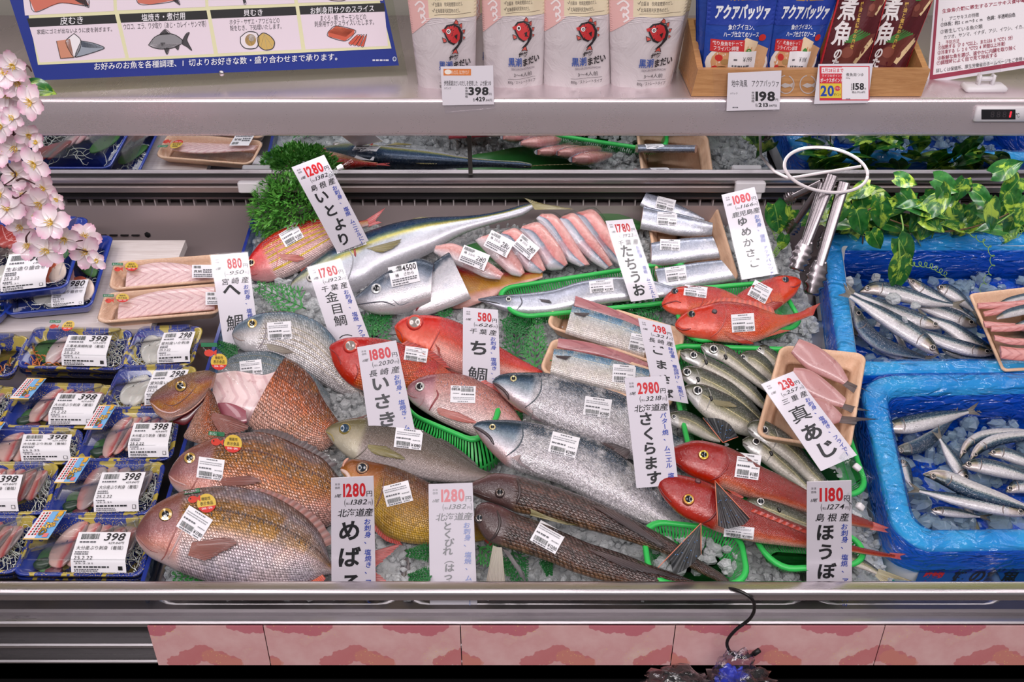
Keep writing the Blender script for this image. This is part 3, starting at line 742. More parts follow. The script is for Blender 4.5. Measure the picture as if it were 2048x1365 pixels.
sk_itoyori = skin('skin_threadfin_bream', [(0, (238, 214, 212)), (.3, (226, 186, 184)), (.6, (218, 160, 152)), (.85, (208, 104, 96)), (1, (196, 66, 64))],
                  [(0, (236, 190, 190)), (.5, (224, 140, 140)), (1, (206, 84, 84))], .22, 66, 26, .25,
                  stripes=[(.16, .12, .03, (214, 180, 40), .9), (.34, .1, .028, (214, 180, 50), .9), (.48, .06, .028, (214, 180, 50), .95), (.62, .02, .026, (206, 172, 50), .95), (.76, -.02, .022, (206, 176, 90), .8), (.88, -.04, .014, (150, 130, 160), .6)], metal=.2, rough=.25, cell=.3)
sk_cutlass = skin('skin_cutlassfish', [(0, (206, 204, 208)), (.4, (186, 188, 198)), (.75, (164, 168, 182)), (1, (136, 142, 156))], [(0, (180, 180, 188)), (.5, (120, 124, 136)), (1, (84, 88, 100))], .16, 60, 14, .0,
                  metal=.55, rough=.24, blotch=(24, .35, (222, 220, 222)), cell=.1, bump=.25, warp=.3)
sk_mack = skin('skin_spotted_mackerel_head', [(0, (222, 216, 218)), (.45, (190, 190, 198)), (.66, (120, 128, 142)), (.8, (66, 78, 94)), (1, (40, 52, 66))], None, -.2, 90, 30, .0, blotch=(22, .5, (230, 224, 226)), metal=.45, rough=.24, warp=.25)
sk_aji = skin('skin_horse_mackerel', [(0, (216, 210, 204)), (.3, (190, 184, 174)), (.46, (140, 136, 112)), (.58, (92, 92, 70)), (.72, (58, 62, 52)), (1, (36, 42, 40))],
              [(0, (228, 226, 226)), (.4, (170, 168, 164)), (.65, (96, 96, 80)), (1, (40, 46, 42))], .22, 90, 34, .1, stripes=[(.55, -.06, .018, (222, 210, 170), .8)], metal=.4, rough=.24, cell=.2, bump=.3)
sk_sard = skin('skin_sardine', [(0, (226, 222, 226)), (.4, (218, 214, 216)), (.5, (190, 188, 188)), (.57, (136, 146, 148)), (.66, (44, 70, 90)), (1, (22, 42, 64))],
               [(0, (220, 212, 212)), (.4, (180, 168, 164)), (.58, (130, 122, 100)), (.72, (54, 64, 68)), (1, (30, 40, 48))], .2, 70, 24, .1, spots=(.53, .03, 24, .3, (26, 32, 44)), metal=.45, rough=.22, cell=.25, bump=.3, warp=.06)
sk_sardback = skin('skin_sardine_back', [(0, (210, 210, 214)), (.12, (120, 136, 146)), (.25, (50, 76, 100)), (.6, (34, 54, 78)), (1, (40, 62, 80))], [(0, (180, 176, 170)), (.3, (88, 92, 90)), (1, (50, 60, 66))], .2, 70, 24, .25, metal=.3, rough=.24, cell=.3, bump=.4)

fn_bream = finmat('fin_bream', (168, 104, 92), (140, 84, 76), 15)
fn_dark = finmat('fin_dark', (96, 74, 74), (58, 44, 48), 18)
fn_red = finmat('fin_red', (214, 84, 64), (176, 38, 34), 14)
fn_redtail = finmat('fin_red_tail', (178, 70, 66), (206, 96, 92), 22)
fn_orange = finmat('fin_orange', (226, 104, 66), (204, 54, 42), 14)
fn_grey = finmat('fin_grey', (120, 110, 112), (74, 68, 74), 16)
fn_salm = finmat('fin_salmon', (214, 186, 186), (120, 104, 112), 14)
fn_tailgrey = finmat('fin_tail_grey', (130, 126, 132), (70, 66, 72), 20)
fn_yel = finmat('fin_yellow', (172, 160, 110), (120, 108, 52), 12)
fn_sard = finmat('fin_sardine', (140, 132, 116), (92, 82, 66), 12)
fn_aji = finmat('fin_aji', (176, 166, 130), (150, 136, 90), 12)
fn_clear = finmat('fin_clear', (196, 186, 170), (150, 136, 124), 12)
fn_wing = finmat('fin_wing', (76, 78, 82), (52, 54, 58), 9)
BR_EYE = ((96, 72, 56), (178, 138, 60), (14, 14, 20))
SILV_EYE = ((150, 140, 140), (214, 208, 200), (20, 22, 26))

# front sea bream
f = Fish('sea_bream', 'largest whole sea bream nearest the rail, golden grey, with two stickers on its head', [(271, 1072), (275, 1055), (301, 1018), (342, 993), (383, 979), (451, 972), (492, 977), (533, 987), (574, 1007), (615, 1037), (643, 1072), (657, 1110), (664, 1130)],
         [(272, 1078), (282, 1097), (301, 1116), (328, 1130), (369, 1149), (424, 1168), (479, 1180), (530, 1184), (561, 1182), (602, 1174), (630, 1162), (648, 1152), (664, 1150)], sk_bream, tilt=24, h=.036, k=.36, rise=.12)
f.eye(332, 1030, 14, BR_EYE, (1, .86, .5))
f.line([(365, 1022), (352, 1060), (338, 1092), (330, 1112), (318, 1126)], .0011, (150, 84, 78))
f.line([(376, 1030), (368, 1055), (350, 1092), (336, 1118)], .0014, (190, 160, 160), 'gill_cover')
f.line([(272, 1070), (284, 1084), (301, 1100), (316, 1106)], .0013, (150, 96, 90), 'mouth')
f.fin('pectoral_fin', [(384, 1086), (380, 1100), (376, 1112)], [(455, 1076), (482, 1086), (462, 1100), (440, 1112), (414, 1125)], fn_bream, 14, (.001, .006), .1)
f.fin('dorsal_fin', [(505, 984), (560, 1003), (612, 1040), (652, 1094)], [(512, 974), (572, 993), (634, 1033), (672, 1085)], fn_bream, 16, (0, 0), .1, flat=True)
f.fin('anal_fin', [(596, 1170), (625, 1160), (645, 1150)], [(606, 1182), (636, 1176), (652, 1158)], fn_orange, 6, (.002, .002), .05, flat=True)
f.tail((660, 1128), (808, 1086), (752, 1140), (792, 1180), (660, 1150), fn_redtail, 18)
f.sticker(389, 1047, 56, 50, 32, '1780'); f.health_sticker(413, 1007, 19, -8, (-28, -12), 52)
# second sea bream
f = Fish('sea_bream', 'whole sea bream lying behind the largest one, sticker beside its eye', [(337, 949), (348, 928), (370, 904), (403, 887), (436, 873), (480, 867), (524, 865), (568, 878), (612, 900), (645, 917), (671, 946), (700, 985), (712, 1005)],
         [(338, 957), (343, 970), (358, 986), (385, 1004), (430, 1024), (480, 1044), (530, 1060), (580, 1068), (620, 1066), (655, 1054), (690, 1036), (706, 1028), (712, 1022)], sk_bream2, tilt=22, h=.036, k=.36, rise=.12)
f.eye(380, 917, 12, BR_EYE, (1, .86, .52))
f.line([(403, 925), (398, 950), (385, 975), (372, 990)], .0012, (170, 104, 96), 'gill_cover')
f.line([(338, 952), (350, 962), (364, 968), (374, 972)], .0013, (190, 150, 146), 'mouth')
f.fin('pectoral_fin', [(444, 958), (441, 965), (446, 972)], [(505, 953), (526, 962), (520, 968), (495, 974)], fn_bream, 10, (.002, .006), .1)
f.fin('dorsal_fin', [(505, 866), (545, 870), (585, 886), (625, 906), (662, 936)], [(508, 858), (556, 858), (600, 876), (638, 896), (678, 930)], fn_dark, 18, (0, 0), .35, flat=True)
f.sticker(421, 938, 52, 42, 8, '1700'); f.health_sticker(466, 888, 18, 5, (-34, -8), 52)
# cut-open sea bream: head, middle, body slab (one animal still joined)
root = Fish('cut_sea_bream', 'sea bream cut open behind the head, bright scaly body folded back, on the left', [(572, 715), (598, 730), (625, 757), (647, 799), (667, 829), (684, 852)], [(497, 852), (518, 872), (556, 892), (600, 906), (640, 905), (676, 884)],
            sk_cut, tilt=26, h=.05, k=.26, cap=flesh('cut_face', (236, 200, 200), (214, 150, 150)), part='body', cat='fish')
f = root
f.tail((676, 850), (768, 818), (712, 842), (706, 868), (680, 876), fn_bream, 12)
mid = Fish('mid', '', [(428, 748), (470, 742), (524, 750), (560, 740)], [(430, 846), (470, 850), (500, 852), (540, 850)], flesh('bream_flesh', (238, 208, 208), (206, 160, 166), lines=5), tilt=24, h=.035, k=.25, root=f.root, part='cut_flesh')
Fish('c', '', [(436, 806), (455, 806), (475, 812), (492, 822)], [(432, 838), (452, 850), (476, 852), (494, 846)], mat('belly_pink', (150, 74, 88), .25, coat=.6), tilt=24, h=.042, k=.14, root=f.root, part='belly_cavity')
coll = Fish('collar', '', [(418, 776), (428, 790), (437, 815), (452, 850), (462, 880)], [(408, 806), (392, 826), (376, 856), (368, 876), (396, 888)], sk_cut, tilt=26, h=.05, k=.2, root=f.root, part='collar')
coll.fin('pectoral_fin', [(428, 826), (424, 836), (428, 846)], [(470, 836), (506, 858), (478, 870), (446, 872)], fn_bream, 12, (.004, .012), .08)
cav = Fish('cav', '', [(352, 822), (380, 806), (408, 790), (420, 780)], [(346, 846), (372, 850), (396, 824), (418, 796)], mat('gill_red', (96, 12, 24), .3, coat=.5), tilt=24, h=.042, k=.2, root=f.root, part='gills')
hd = Fish('head', '', [(299, 800), (310, 785), (348, 759), (383, 746), (414, 741), (432, 746)], [(301, 806), (306, 818), (318, 833), (345, 842), (392, 812), (422, 778)], skin('skin_bream_head', [(0, (216, 190, 186)), (.2, (196, 140, 120)), (.42, (178, 118, 84)), (.62, (140, 96, 96)), (.8, (134, 100, 84)), (1, (112, 84, 60))], None, -.2, 90, 40, .25, blotch=(30, .4, (206, 160, 90)), bump=.6), tilt=26, h=.06, k=.42, root=f.root, part='head')
hd.eye(362, 773, 12, BR_EYE, (1, .84, .55)); hd.line([(302, 806), (322, 822), (345, 826), (362, 818)], .0013, (206, 170, 166), 'mouth')
hd.line([(326, 806), (345, 812), (372, 796), (395, 770)], .0009, (110, 64, 60), 'cheek_line')
hd.line([(346, 834), (372, 826), (398, 806), (416, 784)], .0013, (214, 160, 140), 'gill_cover')
# clear film with the round sticker over the cut bream
fm = [(388, 700), (413, 694), (520, 780), (505, 792)]
fl = thing('plastic_film', 'loose clear printed film with a round gold sticker over the cut-open bream', 'plastic film', PX(440, 740, .08))
def filmmap(U, l=0.):
    U = np.asarray(U, float).reshape(-1, 2); g = quadmap(fm)(U)
    return np.array([PX(a, b, .085 - .012*v + l*1. + .004*math.sin(v*5+u*3)) for (a, b), (u, v) in zip(g, U)])
sheet(filmmap, 'film', clearmat('film', (.97, .97, .97, 1), .06, .08, .3), fl, 8)
fmd = lambda cx, cy, w: (lambda U, l=0.: np.array([PX(cx+(a-.5)*w, cy+(b-.5)*w, .088+l) for a, b in np.asarray(U, float).reshape(-1, 2)]))
o = sheet(fmd(438, 724, 33), 'round_sticker', mat('gold_sticker', (215, 180, 70), .35), fl, disc=True)
c = Card(fmd(438, 724, 33), 100, 100, .0006); c.poly([(50+50*math.cos(a), 50+50*math.sin(a)) for a in np.linspace(.35, math.pi-.35, 16)], (205, 40, 35))
c.text('機能性', 26, 16, 74, 34, BLACK); c.text('表示食品', 16, 40, 84, 60, BLACK); c.text('DHA・EPA', 22, 71, 78, 82, WHITE, bold=.01); c.build(o)
c = Card(fmd(418, 702, 32), 100, 100, .0004); c.rect(0, 0, 100, 26, (25, 110, 70), 'flag_sticker'); c.circ(50, 64, 30, 22, (205, 60, 45), 'flag_sticker'); c.poly([(72, 60), (98, 42), (96, 84)], (205, 60, 45), 'flag_sticker'); c.build(fl)

# silver bream (hedai) and the one beneath
f = Fish('silver_bream', 'silver grey bream with a blue nape, its head in front of the 880 price sign', [(464, 668), (472, 652), (489, 641), (505, 633), (526, 626), (572, 623), (612, 632), (645, 650), (675, 684), (700, 730), (730, 785)],
         [(465, 674), (471, 688), (486, 702), (508, 708), (540, 716), (580, 734), (625, 758), (660, 778), (700, 796), (730, 804)], sk_hedai, tilt=22, h=.03, k=.36)
f.eye(505, 648, 10, ((180, 160, 110), (206, 176, 100), (18, 18, 22)), (1, .86, .55))
f.line([(529, 640), (532, 662), (526, 684), (514, 700)], .001, (140, 130, 136)); f.line([(466, 672), (478, 680), (490, 682)], .001, (150, 130, 126), 'mouth')
f.fin('pectoral_fin', [(534, 688), (534, 694), (538, 700)], [(566, 694), (590, 706), (570, 710)], fn_clear, 8, (.001, .004))
f.sticker(559, 662, 48, 36, -4, '980')
f = Fish('grey_bream', 'blue-grey bream half hidden between the silver bream and the cut-open bream', [(440, 736), (460, 716), (491, 705), (535, 703), (575, 716), (620, 746), (660, 790)], [(442, 760), (470, 780), (510, 800), (560, 818), (610, 822), (660, 818)],
         skin('skin_grey_bream', [(0, (180, 180, 180)), (.5, (150, 156, 160)), (.85, (104, 118, 128)), (1, (76, 94, 106))], None, -.2, 60, 26, .35, stripes=[(.7, 0, .015, (130, 126, 100), .6), (.85, 0, .012, (130, 126, 100), .6)], metal=.3, rough=.3), tilt=10, h=.018, k=.26)
f.sticker(502, 736, 44, 30, -6, '980')
# alfonsino pair
RE = ((196, 44, 36), (230, 90, 70), (150, 140, 134))
f = Fish('alfonsino', 'deep red big-eyed fish behind the 1880 price sign', [(659, 694), (664, 688), (690, 677), (732, 675), (782, 681), (819, 695), (857, 712), (885, 732), (920, 760)], [(660, 702), (667, 729), (685, 757), (710, 776), (745, 786), (790, 784), (840, 776), (885, 772), (920, 772)], sk_kin, tilt=22, h=.035, k=.36)
f.eye(702, 693, 16, RE, (1, .74, .62)); f.line([(660, 698), (672, 708), (680, 722), (682, 732)], .001, (140, 20, 24), 'mouth'); f.line([(712, 728), (716, 745), (708, 764)], .001, (150, 26, 26))
f.fin('dorsal_fin', [(800, 690), (845, 708), (885, 735)], [(815, 680), (868, 704), (905, 738)], fn_red, 9, (0, 0), .15, flat=True)
f.sticker(832, 709, 46, 28, 8, '1480')
f = Fish('alfonsino', 'pale-bellied red big-eyed fish behind the 580 price sign', [(789, 653), (799, 642), (819, 633), (857, 631), (894, 637), (931, 652), (969, 675), (1001, 695), (1043, 720), (1085, 742)], [(790, 660), (796, 678), (812, 694), (835, 708), (862, 722), (894, 740), (924, 751), (960, 758), (1010, 760), (1085, 758)], sk_kin2, tilt=22, h=.035, k=.36)
f.eye(830, 646, 17, RE, (1, .76, .64)); f.line([(790, 656), (802, 668), (806, 684)], .001, (150, 24, 26), 'mouth'); f.line([(880, 662), (868, 684), (858, 704)], .0012, (170, 50, 44))
f.fin('pectoral_fin', [(868, 683), (872, 690), (880, 698)], [(896, 742), (886, 742), (880, 730)], fn_red, 9, (.001, .005))
f.fin('anal_fin', [(900, 736), (915, 744), (930, 750)], [(898, 746), (906, 752), (920, 756)], fn_red, 6, (.001, .001), flat=True)
# crimson bream in green basket
f = Fish('crimson_bream', 'small pink bream lying in the green mesh basket, its sticker upside down', [(812, 784), (818, 770), (832, 760), (857, 751), (894, 747), (931, 751), (969, 768), (1006, 793), (1028, 818), (1045, 845)], [(813, 790), (822, 804), (836, 816), (857, 830), (885, 846), (920, 862), (955, 876), (990, 880), (1020, 872), (1045, 860)], sk_chidai, tilt=20, h=.036, k=.34)
f.eye(840, 774, 10, SILV_EYE, (1, .84, .62)); f.line([(873, 780), (876, 792), (866, 808), (858, 822)], .0015, (150, 60, 66)); f.line([(813, 786), (824, 794), (836, 797)], .001, (170, 110, 116), 'mouth')
f.line([(850, 790), (846, 804), (838, 814)], .0009, (186, 140, 146), 'cheek_line')
f.fin('pectoral_fin', [(876, 816), (874, 822), (878, 830)], [(920, 828), (958, 848), (930, 848), (900, 840)], finmat('fin_pink', (226, 150, 140), (206, 110, 100), 10), 9, (.001, .005))
f.fin('dorsal_fin', [(960, 764), (1000, 790), (1030, 820)], [(972, 760), (1020, 790), (1048, 828)], fn_red, 9, (0, 0), .15, flat=True)
f.sticker(926, 789, 50, 34, 182, '580')
# grunt (isaki)
f = Fish('grey_grunt', 'plain brown-grey fish with yellow snout and fins, in front of the 1880 price sign', [(651, 861), (660, 852), (670, 847), (695, 839), (732, 836), (774, 839), (819, 851), (857, 868), (894, 890), (931, 916), (960, 937), (992, 950)], [(652, 866), (657, 874), (667, 888), (682, 904), (702, 919), (738, 933), (780, 944), (820, 954), (859, 962), (917, 966), (960, 962), (992, 958)], sk_isaki, tilt=20, h=.045, k=.38)
f.eye(690, 858, 12, ((150, 130, 60), (110, 100, 60), (38, 62, 84)), (1, .8, .7)); f.line([(740, 872), (738, 890), (722, 908), (708, 918)], .001, (110, 100, 92)); f.line([(652, 864), (664, 872), (668, 884)], .001, (150, 130, 60), 'mouth')
f.fin('pectoral_fin', [(736, 890), (736, 896), (742, 904)], [(775, 896), (816, 922), (780, 918), (752, 912)], fn_yel, 9, (.001, .006))
f.fin('dorsal_fin', [(870, 878), (910, 902), (950, 932)], [(884, 876), (924, 902), (960, 934)], fn_dark, 9, (0, 0), .2, flat=True)
f.sticker(817, 878, 55, 40, 7, '1080')
# golden rockfish
f = Fish('golden_rockfish', 'golden brown big-eyed fish with an open mouth, between the 1280 and the glossy sign', [(681, 936), (692, 926), (703, 919), (728, 921), (752, 926), (793, 936), (829, 951), (860, 967), (920, 1005), (960, 1045), (975, 1060)], [(683, 946), (696, 964), (712, 992), (735, 1030), (766, 1068), (793, 1082), (820, 1088), (850, 1090), (910, 1090), (955, 1084), (975, 1080)], sk_mebaru, tilt=22, h=.032, k=.38)
f.eye(725, 937, 13, ((90, 60, 50), (196, 160, 130), (22, 28, 40)), (1, .78, .66)); f.line([(682, 940), (694, 948), (700, 960), (704, 972)], .003, (216, 186, 176), 'mouth')
f.line([(686, 934), (690, 924), (697, 917)], .0022, (206, 150, 130), 'upper_jaw'); f.line([(770, 952), (764, 985), (752, 1015)], .0014, (120, 76, 60))
f.fin('anal_fin', [(745, 1045), (770, 1070), (800, 1084)], [(740, 1052), (770, 1082), (806, 1092)], fn_red, 8, (0, 0), .08, flat=True)
f.tail((968, 1056), (990, 1068), (984, 1082), (988, 1100), (968, 1082), fn_red, 8)
f.sticker(795, 988, 54, 42, -14, '1200')
# cherry salmon
f = Fish('cherry_salmon', 'upper of two silver salmon, its tail end behind the 2980 price sign', [(985, 764), (994, 753), (1018, 747), (1068, 746), (1100, 748), (1130, 758), (1180, 771), (1213, 779), (1256, 796), (1310, 838), (1348, 869), (1383, 890), (1410, 906)], [(987, 770), (1006, 794), (1028, 814), (1060, 834), (1095, 852), (1160, 880), (1230, 908), (1290, 928), (1340, 936), (1383, 930), (1410, 922)], sk_salmon, tilt=20, h=.04, k=.42)
f.eye(1027, 758, 7, ((120, 60, 50), (206, 196, 140), (16, 16, 18)), (1, .86, .5)); f.line([(986, 766), (1002, 776), (1014, 788), (1018, 800)], .0022, (70, 50, 54), 'mouth'); f.line([(1083, 756), (1082, 780), (1070, 800), (1050, 816)], .0011, (70, 80, 88))
f.fin('pectoral_fin', [(1046, 816), (1056, 820), (1066, 822)], [(1104, 860), (1090, 850), (1062, 840)], fn_salm, 8, (.001, .005))
f.sticker(1195, 815, 54, 38, 8, '2980')
f = Fish('cherry_salmon', 'lower of two silver salmon, nearest the rail, with a sticker on its back', [(946, 852), (952, 846), (976, 841), (1034, 842), (1093, 852), (1152, 866), (1204, 887), (1263, 928), (1298, 957), (1327, 992), (1357, 1019), (1389, 1048), (1410, 1070)], [(948, 858), (967, 887), (990, 913), (1020, 937), (1078, 956), (1122, 970), (1181, 1000), (1239, 1027), (1283, 1046), (1327, 1061), (1365, 1074), (1395, 1084), (1404, 1088)], sk_salmon, tilt=20, h=.045, k=.42)
f.eye(985, 855, 7, ((90, 50, 50), (216, 200, 150), (16, 16, 18)), (1, .86, .5)); f.line([(948, 854), (966, 864), (980, 876), (988, 890)], .0024, (64, 52, 58), 'mouth'); f.line([(1043, 848), (1046, 872), (1036, 894), (1012, 914)], .0012, (64, 76, 86))
f.fin('pectoral_fin', [(1022, 916), (1034, 912), (1042, 910)], [(1078, 952), (1060, 944), (1034, 930)], fn_salm, 9, (.001, .006))
f.fin('dorsal_fin', [(1200, 886), (1228, 902), (1254, 920)], [(1226, 888), (1258, 900), (1260, 912)], fn_dark, 9, (.001, .003), .1)
f.tail((1410, 1066), (1470, 1094), (1452, 1112), (1464, 1156), (1402, 1090), fn_tailgrey, 14)
f.sticker(1128, 890, 56, 42, 14, '2980')
# armoured poachers
f = Fish('armoured_poacher', 'upper of two dark brown bony-plated fish with very long tails', [(944, 966), (966, 956), (988, 948), (1034, 953), (1093, 969), (1152, 989), (1195, 1006), (1239, 1027), (1298, 1057), (1350, 1086), (1400, 1122), (1440, 1146), (1470, 1172)], [(945, 990), (975, 1003), (1005, 1013), (1034, 1025), (1093, 1036), (1152, 1053), (1210, 1069), (1269, 1087), (1313, 1102), (1350, 1118), (1395, 1144), (1436, 1164), (1468, 1180)], sk_poach, tilt=16, h=.05, k=.6)
f.eye(1000, 986, 10, ((60, 46, 46), (90, 70, 60), (14, 12, 14)), (1, .75, .55)); f.line([(1034, 958), (1040, 985), (1032, 1010)], .002, (60, 44, 44))
f.line([(946, 985), (966, 992), (984, 998)], .0016, (60, 40, 40), 'mouth')
f.fin('dorsal_fin', [(1180, 1010), (1225, 1024), (1270, 1048)], [(1240, 1050), (1300, 1085), (1340, 1104)], fn_dark, 10, (.001, .004), .06)
f.fin('pectoral_fin', [(1060, 1018), (1062, 1026), (1060, 1032)], [(1120, 1046), (1160, 1054), (1130, 1052)], fn_yel, 7, (.001, .003))
f = Fish('armoured_poacher', 'lower of two dark brown bony-plated fish, with a square sticker on its side', [(949, 1022), (957, 1010), (975, 1006), (999, 1013), (1034, 1030), (1078, 1045), (1131, 1068), (1181, 1089), (1239, 1107), (1298, 1130), (1357, 1151), (1420, 1176), (1450, 1188)], [(949, 1032), (953, 1050), (970, 1077), (990, 1089), (1034, 1102), (1093, 1122), (1152, 1146), (1210, 1163), (1269, 1178), (1327, 1187), (1380, 1194), (1425, 1196), (1450, 1196)], sk_poach, tilt=16, h=.045, k=.6)
f.eye(959, 1037, 9, ((60, 46, 46), (90, 74, 64), (26, 32, 40)), (1, .75, .6)); f.line([(994, 1022), (1000, 1046), (992, 1070), (980, 1082)], .002, (56, 42, 42))
f.fin('pelvic_fin', [(986, 1092), (994, 1095), (1004, 1096)], [(970, 1178), (992, 1180), (1012, 1178)], fn_clear, 7, (.001, .001), .1, flat=True)
f.fin('pectoral_fin', [(1004, 1098), (1012, 1102), (1018, 1104)], [(1052, 1170), (1058, 1176), (1050, 1150)], fn_grey, 6, (.001, .001), .1, flat=True)
f.fin('dorsal_fin', [(1170, 1098), (1220, 1110), (1270, 1128)], [(1250, 1140), (1310, 1152), (1390, 1166)], fn_dark, 10, (.001, .004), .06)
f.sticker(1096, 1075, 58, 46, 29, '1200')
# gurnards
def wing(f, base, pts, name='pectoral_fin', lift=.01, m=None, dots=0):
    b = np.array(base); P = spl(pts, 25); mb = MB(); G = []
    for j in range(8):
        t = j/7; q = b + (P-b)*t
        G.append([PXn(f, p, .012+.014*t + (.0022*math.cos(i*math.pi/2))*t) for i, p in enumerate(q)])
    mb.grid(G, 0, [(i/24, j/7) for j in range(8) for i in range(25)]); o = mb.build(name, m or fn_wing, f.root)
    mb = MB()
    e = spl([base, pts[0]], 8); mb.tube([PXn(f, p, .013+.014*i/7) for i, p in enumerate(e)], .0006, 6); e = spl([base, pts[-1]], 8); mb.tube([PXn(f, p, .013+.014*i/7) for i, p in enumerate(e)], .0006, 6)
    mb.build('fin_edge', mat('fin_edge_orange', (226, 132, 104), .35), o)
    r = random.Random(5); mb = MB()
    for _ in range(dots):
        i = r.randrange(3, 22); t = r.uniform(.35, .9); p = b+(P[i]-b)*t; mb.ball(PXn(f, p, .0135+.014*t), .0007, 6, 4)
    if dots: mb.build('blue_spots', mat('spot_blue', (96, 140, 196), .4), o)
def PXn(f, p, l): return f.surf([p], l)[0]
f = Fish('red_gurnard', 'upper red gurnard, with a white sticker on its back', [(1330, 903), (1340, 899), (1355, 892), (1391, 882), (1433, 889), (1472, 903), (1522, 934), (1558, 951), (1614, 982), (1660, 1005), (1703, 1028), (1745, 1044)], [(1332, 909), (1338, 917), (1363, 940), (1385, 954), (1410, 964), (1447, 979), (1503, 998), (1558, 1012), (1611, 1026), (1660, 1040), (1703, 1052), (1745, 1058)], sk_gur, tilt=16, h=.062, k=.5)
f.eye(1407, 911, 11, ((150, 70, 40), (222, 190, 60), (16, 18, 24)), (1, .82, .55)); f.line([(1332, 906), (1346, 922), (1364, 934)], .001, (110, 22, 26), 'mouth'); f.line([(1452, 905), (1456, 930), (1440, 952), (1420, 962)], .0014, (140, 30, 32))
f.fin('pelvic_fin', [(1420, 962), (1440, 970), (1450, 978)], [(1470, 990), (1490, 996), (1478, 1000)], fn_orange, 6, (.001, .001), flat=True)
wing(f, (1446, 886), [(1404, 838), (1398, 866), (1404, 884), (1424, 888)][::-1] if 0 else [(1406, 836), (1438, 838), (1460, 850), (1476, 874)], lift=.0, dots=12)
f.tail((1740, 1042), (1778, 1058), (1768, 1060), (1778, 1068), (1740, 1060), fn_red, 8)
f.sticker(1496, 933, 48, 50, 8, '1180')
f = Fish('red_gurnard', 'lower red gurnard with dark wing-like fins spread on both sides', [(1314, 966), (1320, 956), (1332, 950), (1350, 950), (1391, 959), (1428, 973), (1475, 995), (1517, 1015), (1558, 1034), (1611, 1055), (1660, 1074), (1703, 1091), (1760, 1104), (1790, 1110)], [(1315, 974), (1322, 988), (1336, 1007), (1363, 1032), (1397, 1047), (1433, 1063), (1475, 1077), (1517, 1086), (1558, 1091), (1611, 1097), (1660, 1100), (1703, 1105), (1760, 1114), (1790, 1116)], sk_gur, tilt=16, h=.066, k=.5)
f.eye(1377, 1000, 12, ((150, 70, 40), (216, 160, 50), (18, 22, 34)), (1, .82, .6)); f.line([(1390, 962), (1402, 966)], .004, (90, 40, 44), 'far_eye'); f.line([(1316, 970), (1328, 990), (1344, 1006)], .001, (110, 22, 26), 'mouth'); f.line([(1440, 985), (1440, 1010), (1424, 1036), (1404, 1048)], .0016, (130, 28, 30))
wing(f, (1430, 962), [(1436, 1052), (1452, 1058), (1470, 1055), (1488, 1050), (1500, 1038)], dots=16)
wing(f, (1402, 1047), [(1316, 1136), (1338, 1120), (1348, 1148), (1376, 1136), (1402, 1110)][::-1], dots=14)
f.fin('dorsal_fin', [(1500, 1024), (1560, 1048), (1620, 1072), (1680, 1090)], [(1506, 1020), (1566, 1044), (1624, 1068), (1684, 1088)], fn_red, 14, (.002, .005), .1)
f.tail((1780, 1106), (1812, 1110), (1800, 1114), (1802, 1122), (1780, 1116), fn_red, 8)
f.sticker(1478, 1065, 60, 24, 6, '1180')
# rockfish in basket
f = Fish('red_rockfish', 'red rockfish at the back left of the green basket, wide mouth facing left', [(1323, 607), (1330, 594), (1340, 584), (1352, 576), (1379, 572), (1429, 575), (1465, 588), (1500, 606)], [(1325, 614), (1331, 621), (1346, 629), (1366, 633), (1400, 634), (1440, 634), (1470, 630), (1500, 626)], sk_kasago, tilt=18, h=.05, k=.44)
f.eye(1350, 583, 7, ((120, 60, 40), (70, 60, 50), (26, 34, 48)), (1, .8, .7)); f.line([(1324, 611), (1338, 606), (1352, 603), (1362, 606)], .0014, (140, 30, 30), 'mouth'); f.line([(1400, 580), (1406, 600), (1396, 622)], .001, (170, 50, 46))
f.sticker(1391, 583, 46, 22, 8, '1080')
f = Fish('red_rockfish', 'red rockfish at the back right of the green basket, facing right with a tilted sticker', [(1602, 562), (1597, 558), (1588, 554), (1561, 552), (1528, 561), (1495, 576), (1468, 594), (1440, 615)], [(1601, 570), (1597, 578), (1588, 592), (1563, 613), (1545, 624), (1515, 630), (1480, 632), (1440, 628)], sk_kasago, tilt=18, h=.052, k=.44)
f.eye(1571, 560, 7, ((140, 90, 60), (70, 60, 50), (36, 44, 66)), (1, .8, .7)); f.line([(1600, 568), (1590, 574), (1580, 574)], .0014, (150, 36, 34), 'mouth'); f.line([(1545, 570), (1540, 592), (1548, 612)], .001, (176, 60, 54))
f.fin('pectoral_fin', [(1528, 610), (1532, 616), (1530, 622)], [(1548, 604), (1566, 608), (1550, 622)], fn_red, 7, (.001, .004)); f.sticker(1520, 584, 40, 34, 28, '1080')
f = Fish('red_rockfish', 'largest red rockfish at the front of the green basket, its tail pointing up right', [(1350, 648), (1354, 640), (1362, 632), (1379, 620), (1412, 610), (1445, 603), (1495, 609), (1528, 620), (1561, 630), (1595, 626), (1618, 616)], [(1351, 656), (1357, 662), (1372, 672), (1395, 678), (1445, 685), (1495, 688), (1528, 678), (1561, 658), (1595, 643), (1618, 634)], sk_kasago, tilt=20, h=.056, k=.42)
f.eye(1383, 629, 8, ((180, 110, 50), (90, 70, 50), (24, 30, 40)), (1, .8, .72)); f.line([(1351, 653), (1366, 660), (1382, 658)], .0016, (150, 36, 32), 'mouth'); f.line([(1448, 610), (1452, 632), (1440, 660), (1420, 676)], .0012, (190, 80, 70)); f.line([(1424, 622), (1434, 626)], .004, (80, 70, 74), 'cheek_spot')
f.fin('dorsal_fin', [(1400, 614), (1440, 604), (1495, 610), (1550, 628)], [(1410, 604), (1446, 594), (1505, 600), (1545, 614)], fn_orange, 16, (0, 0), .3, flat=True)
f.fin('pectoral_fin', [(1448, 662), (1450, 670), (1456, 676)], [(1480, 676), (1508, 690), (1482, 690)], fn_orange, 8, (.001, .006))
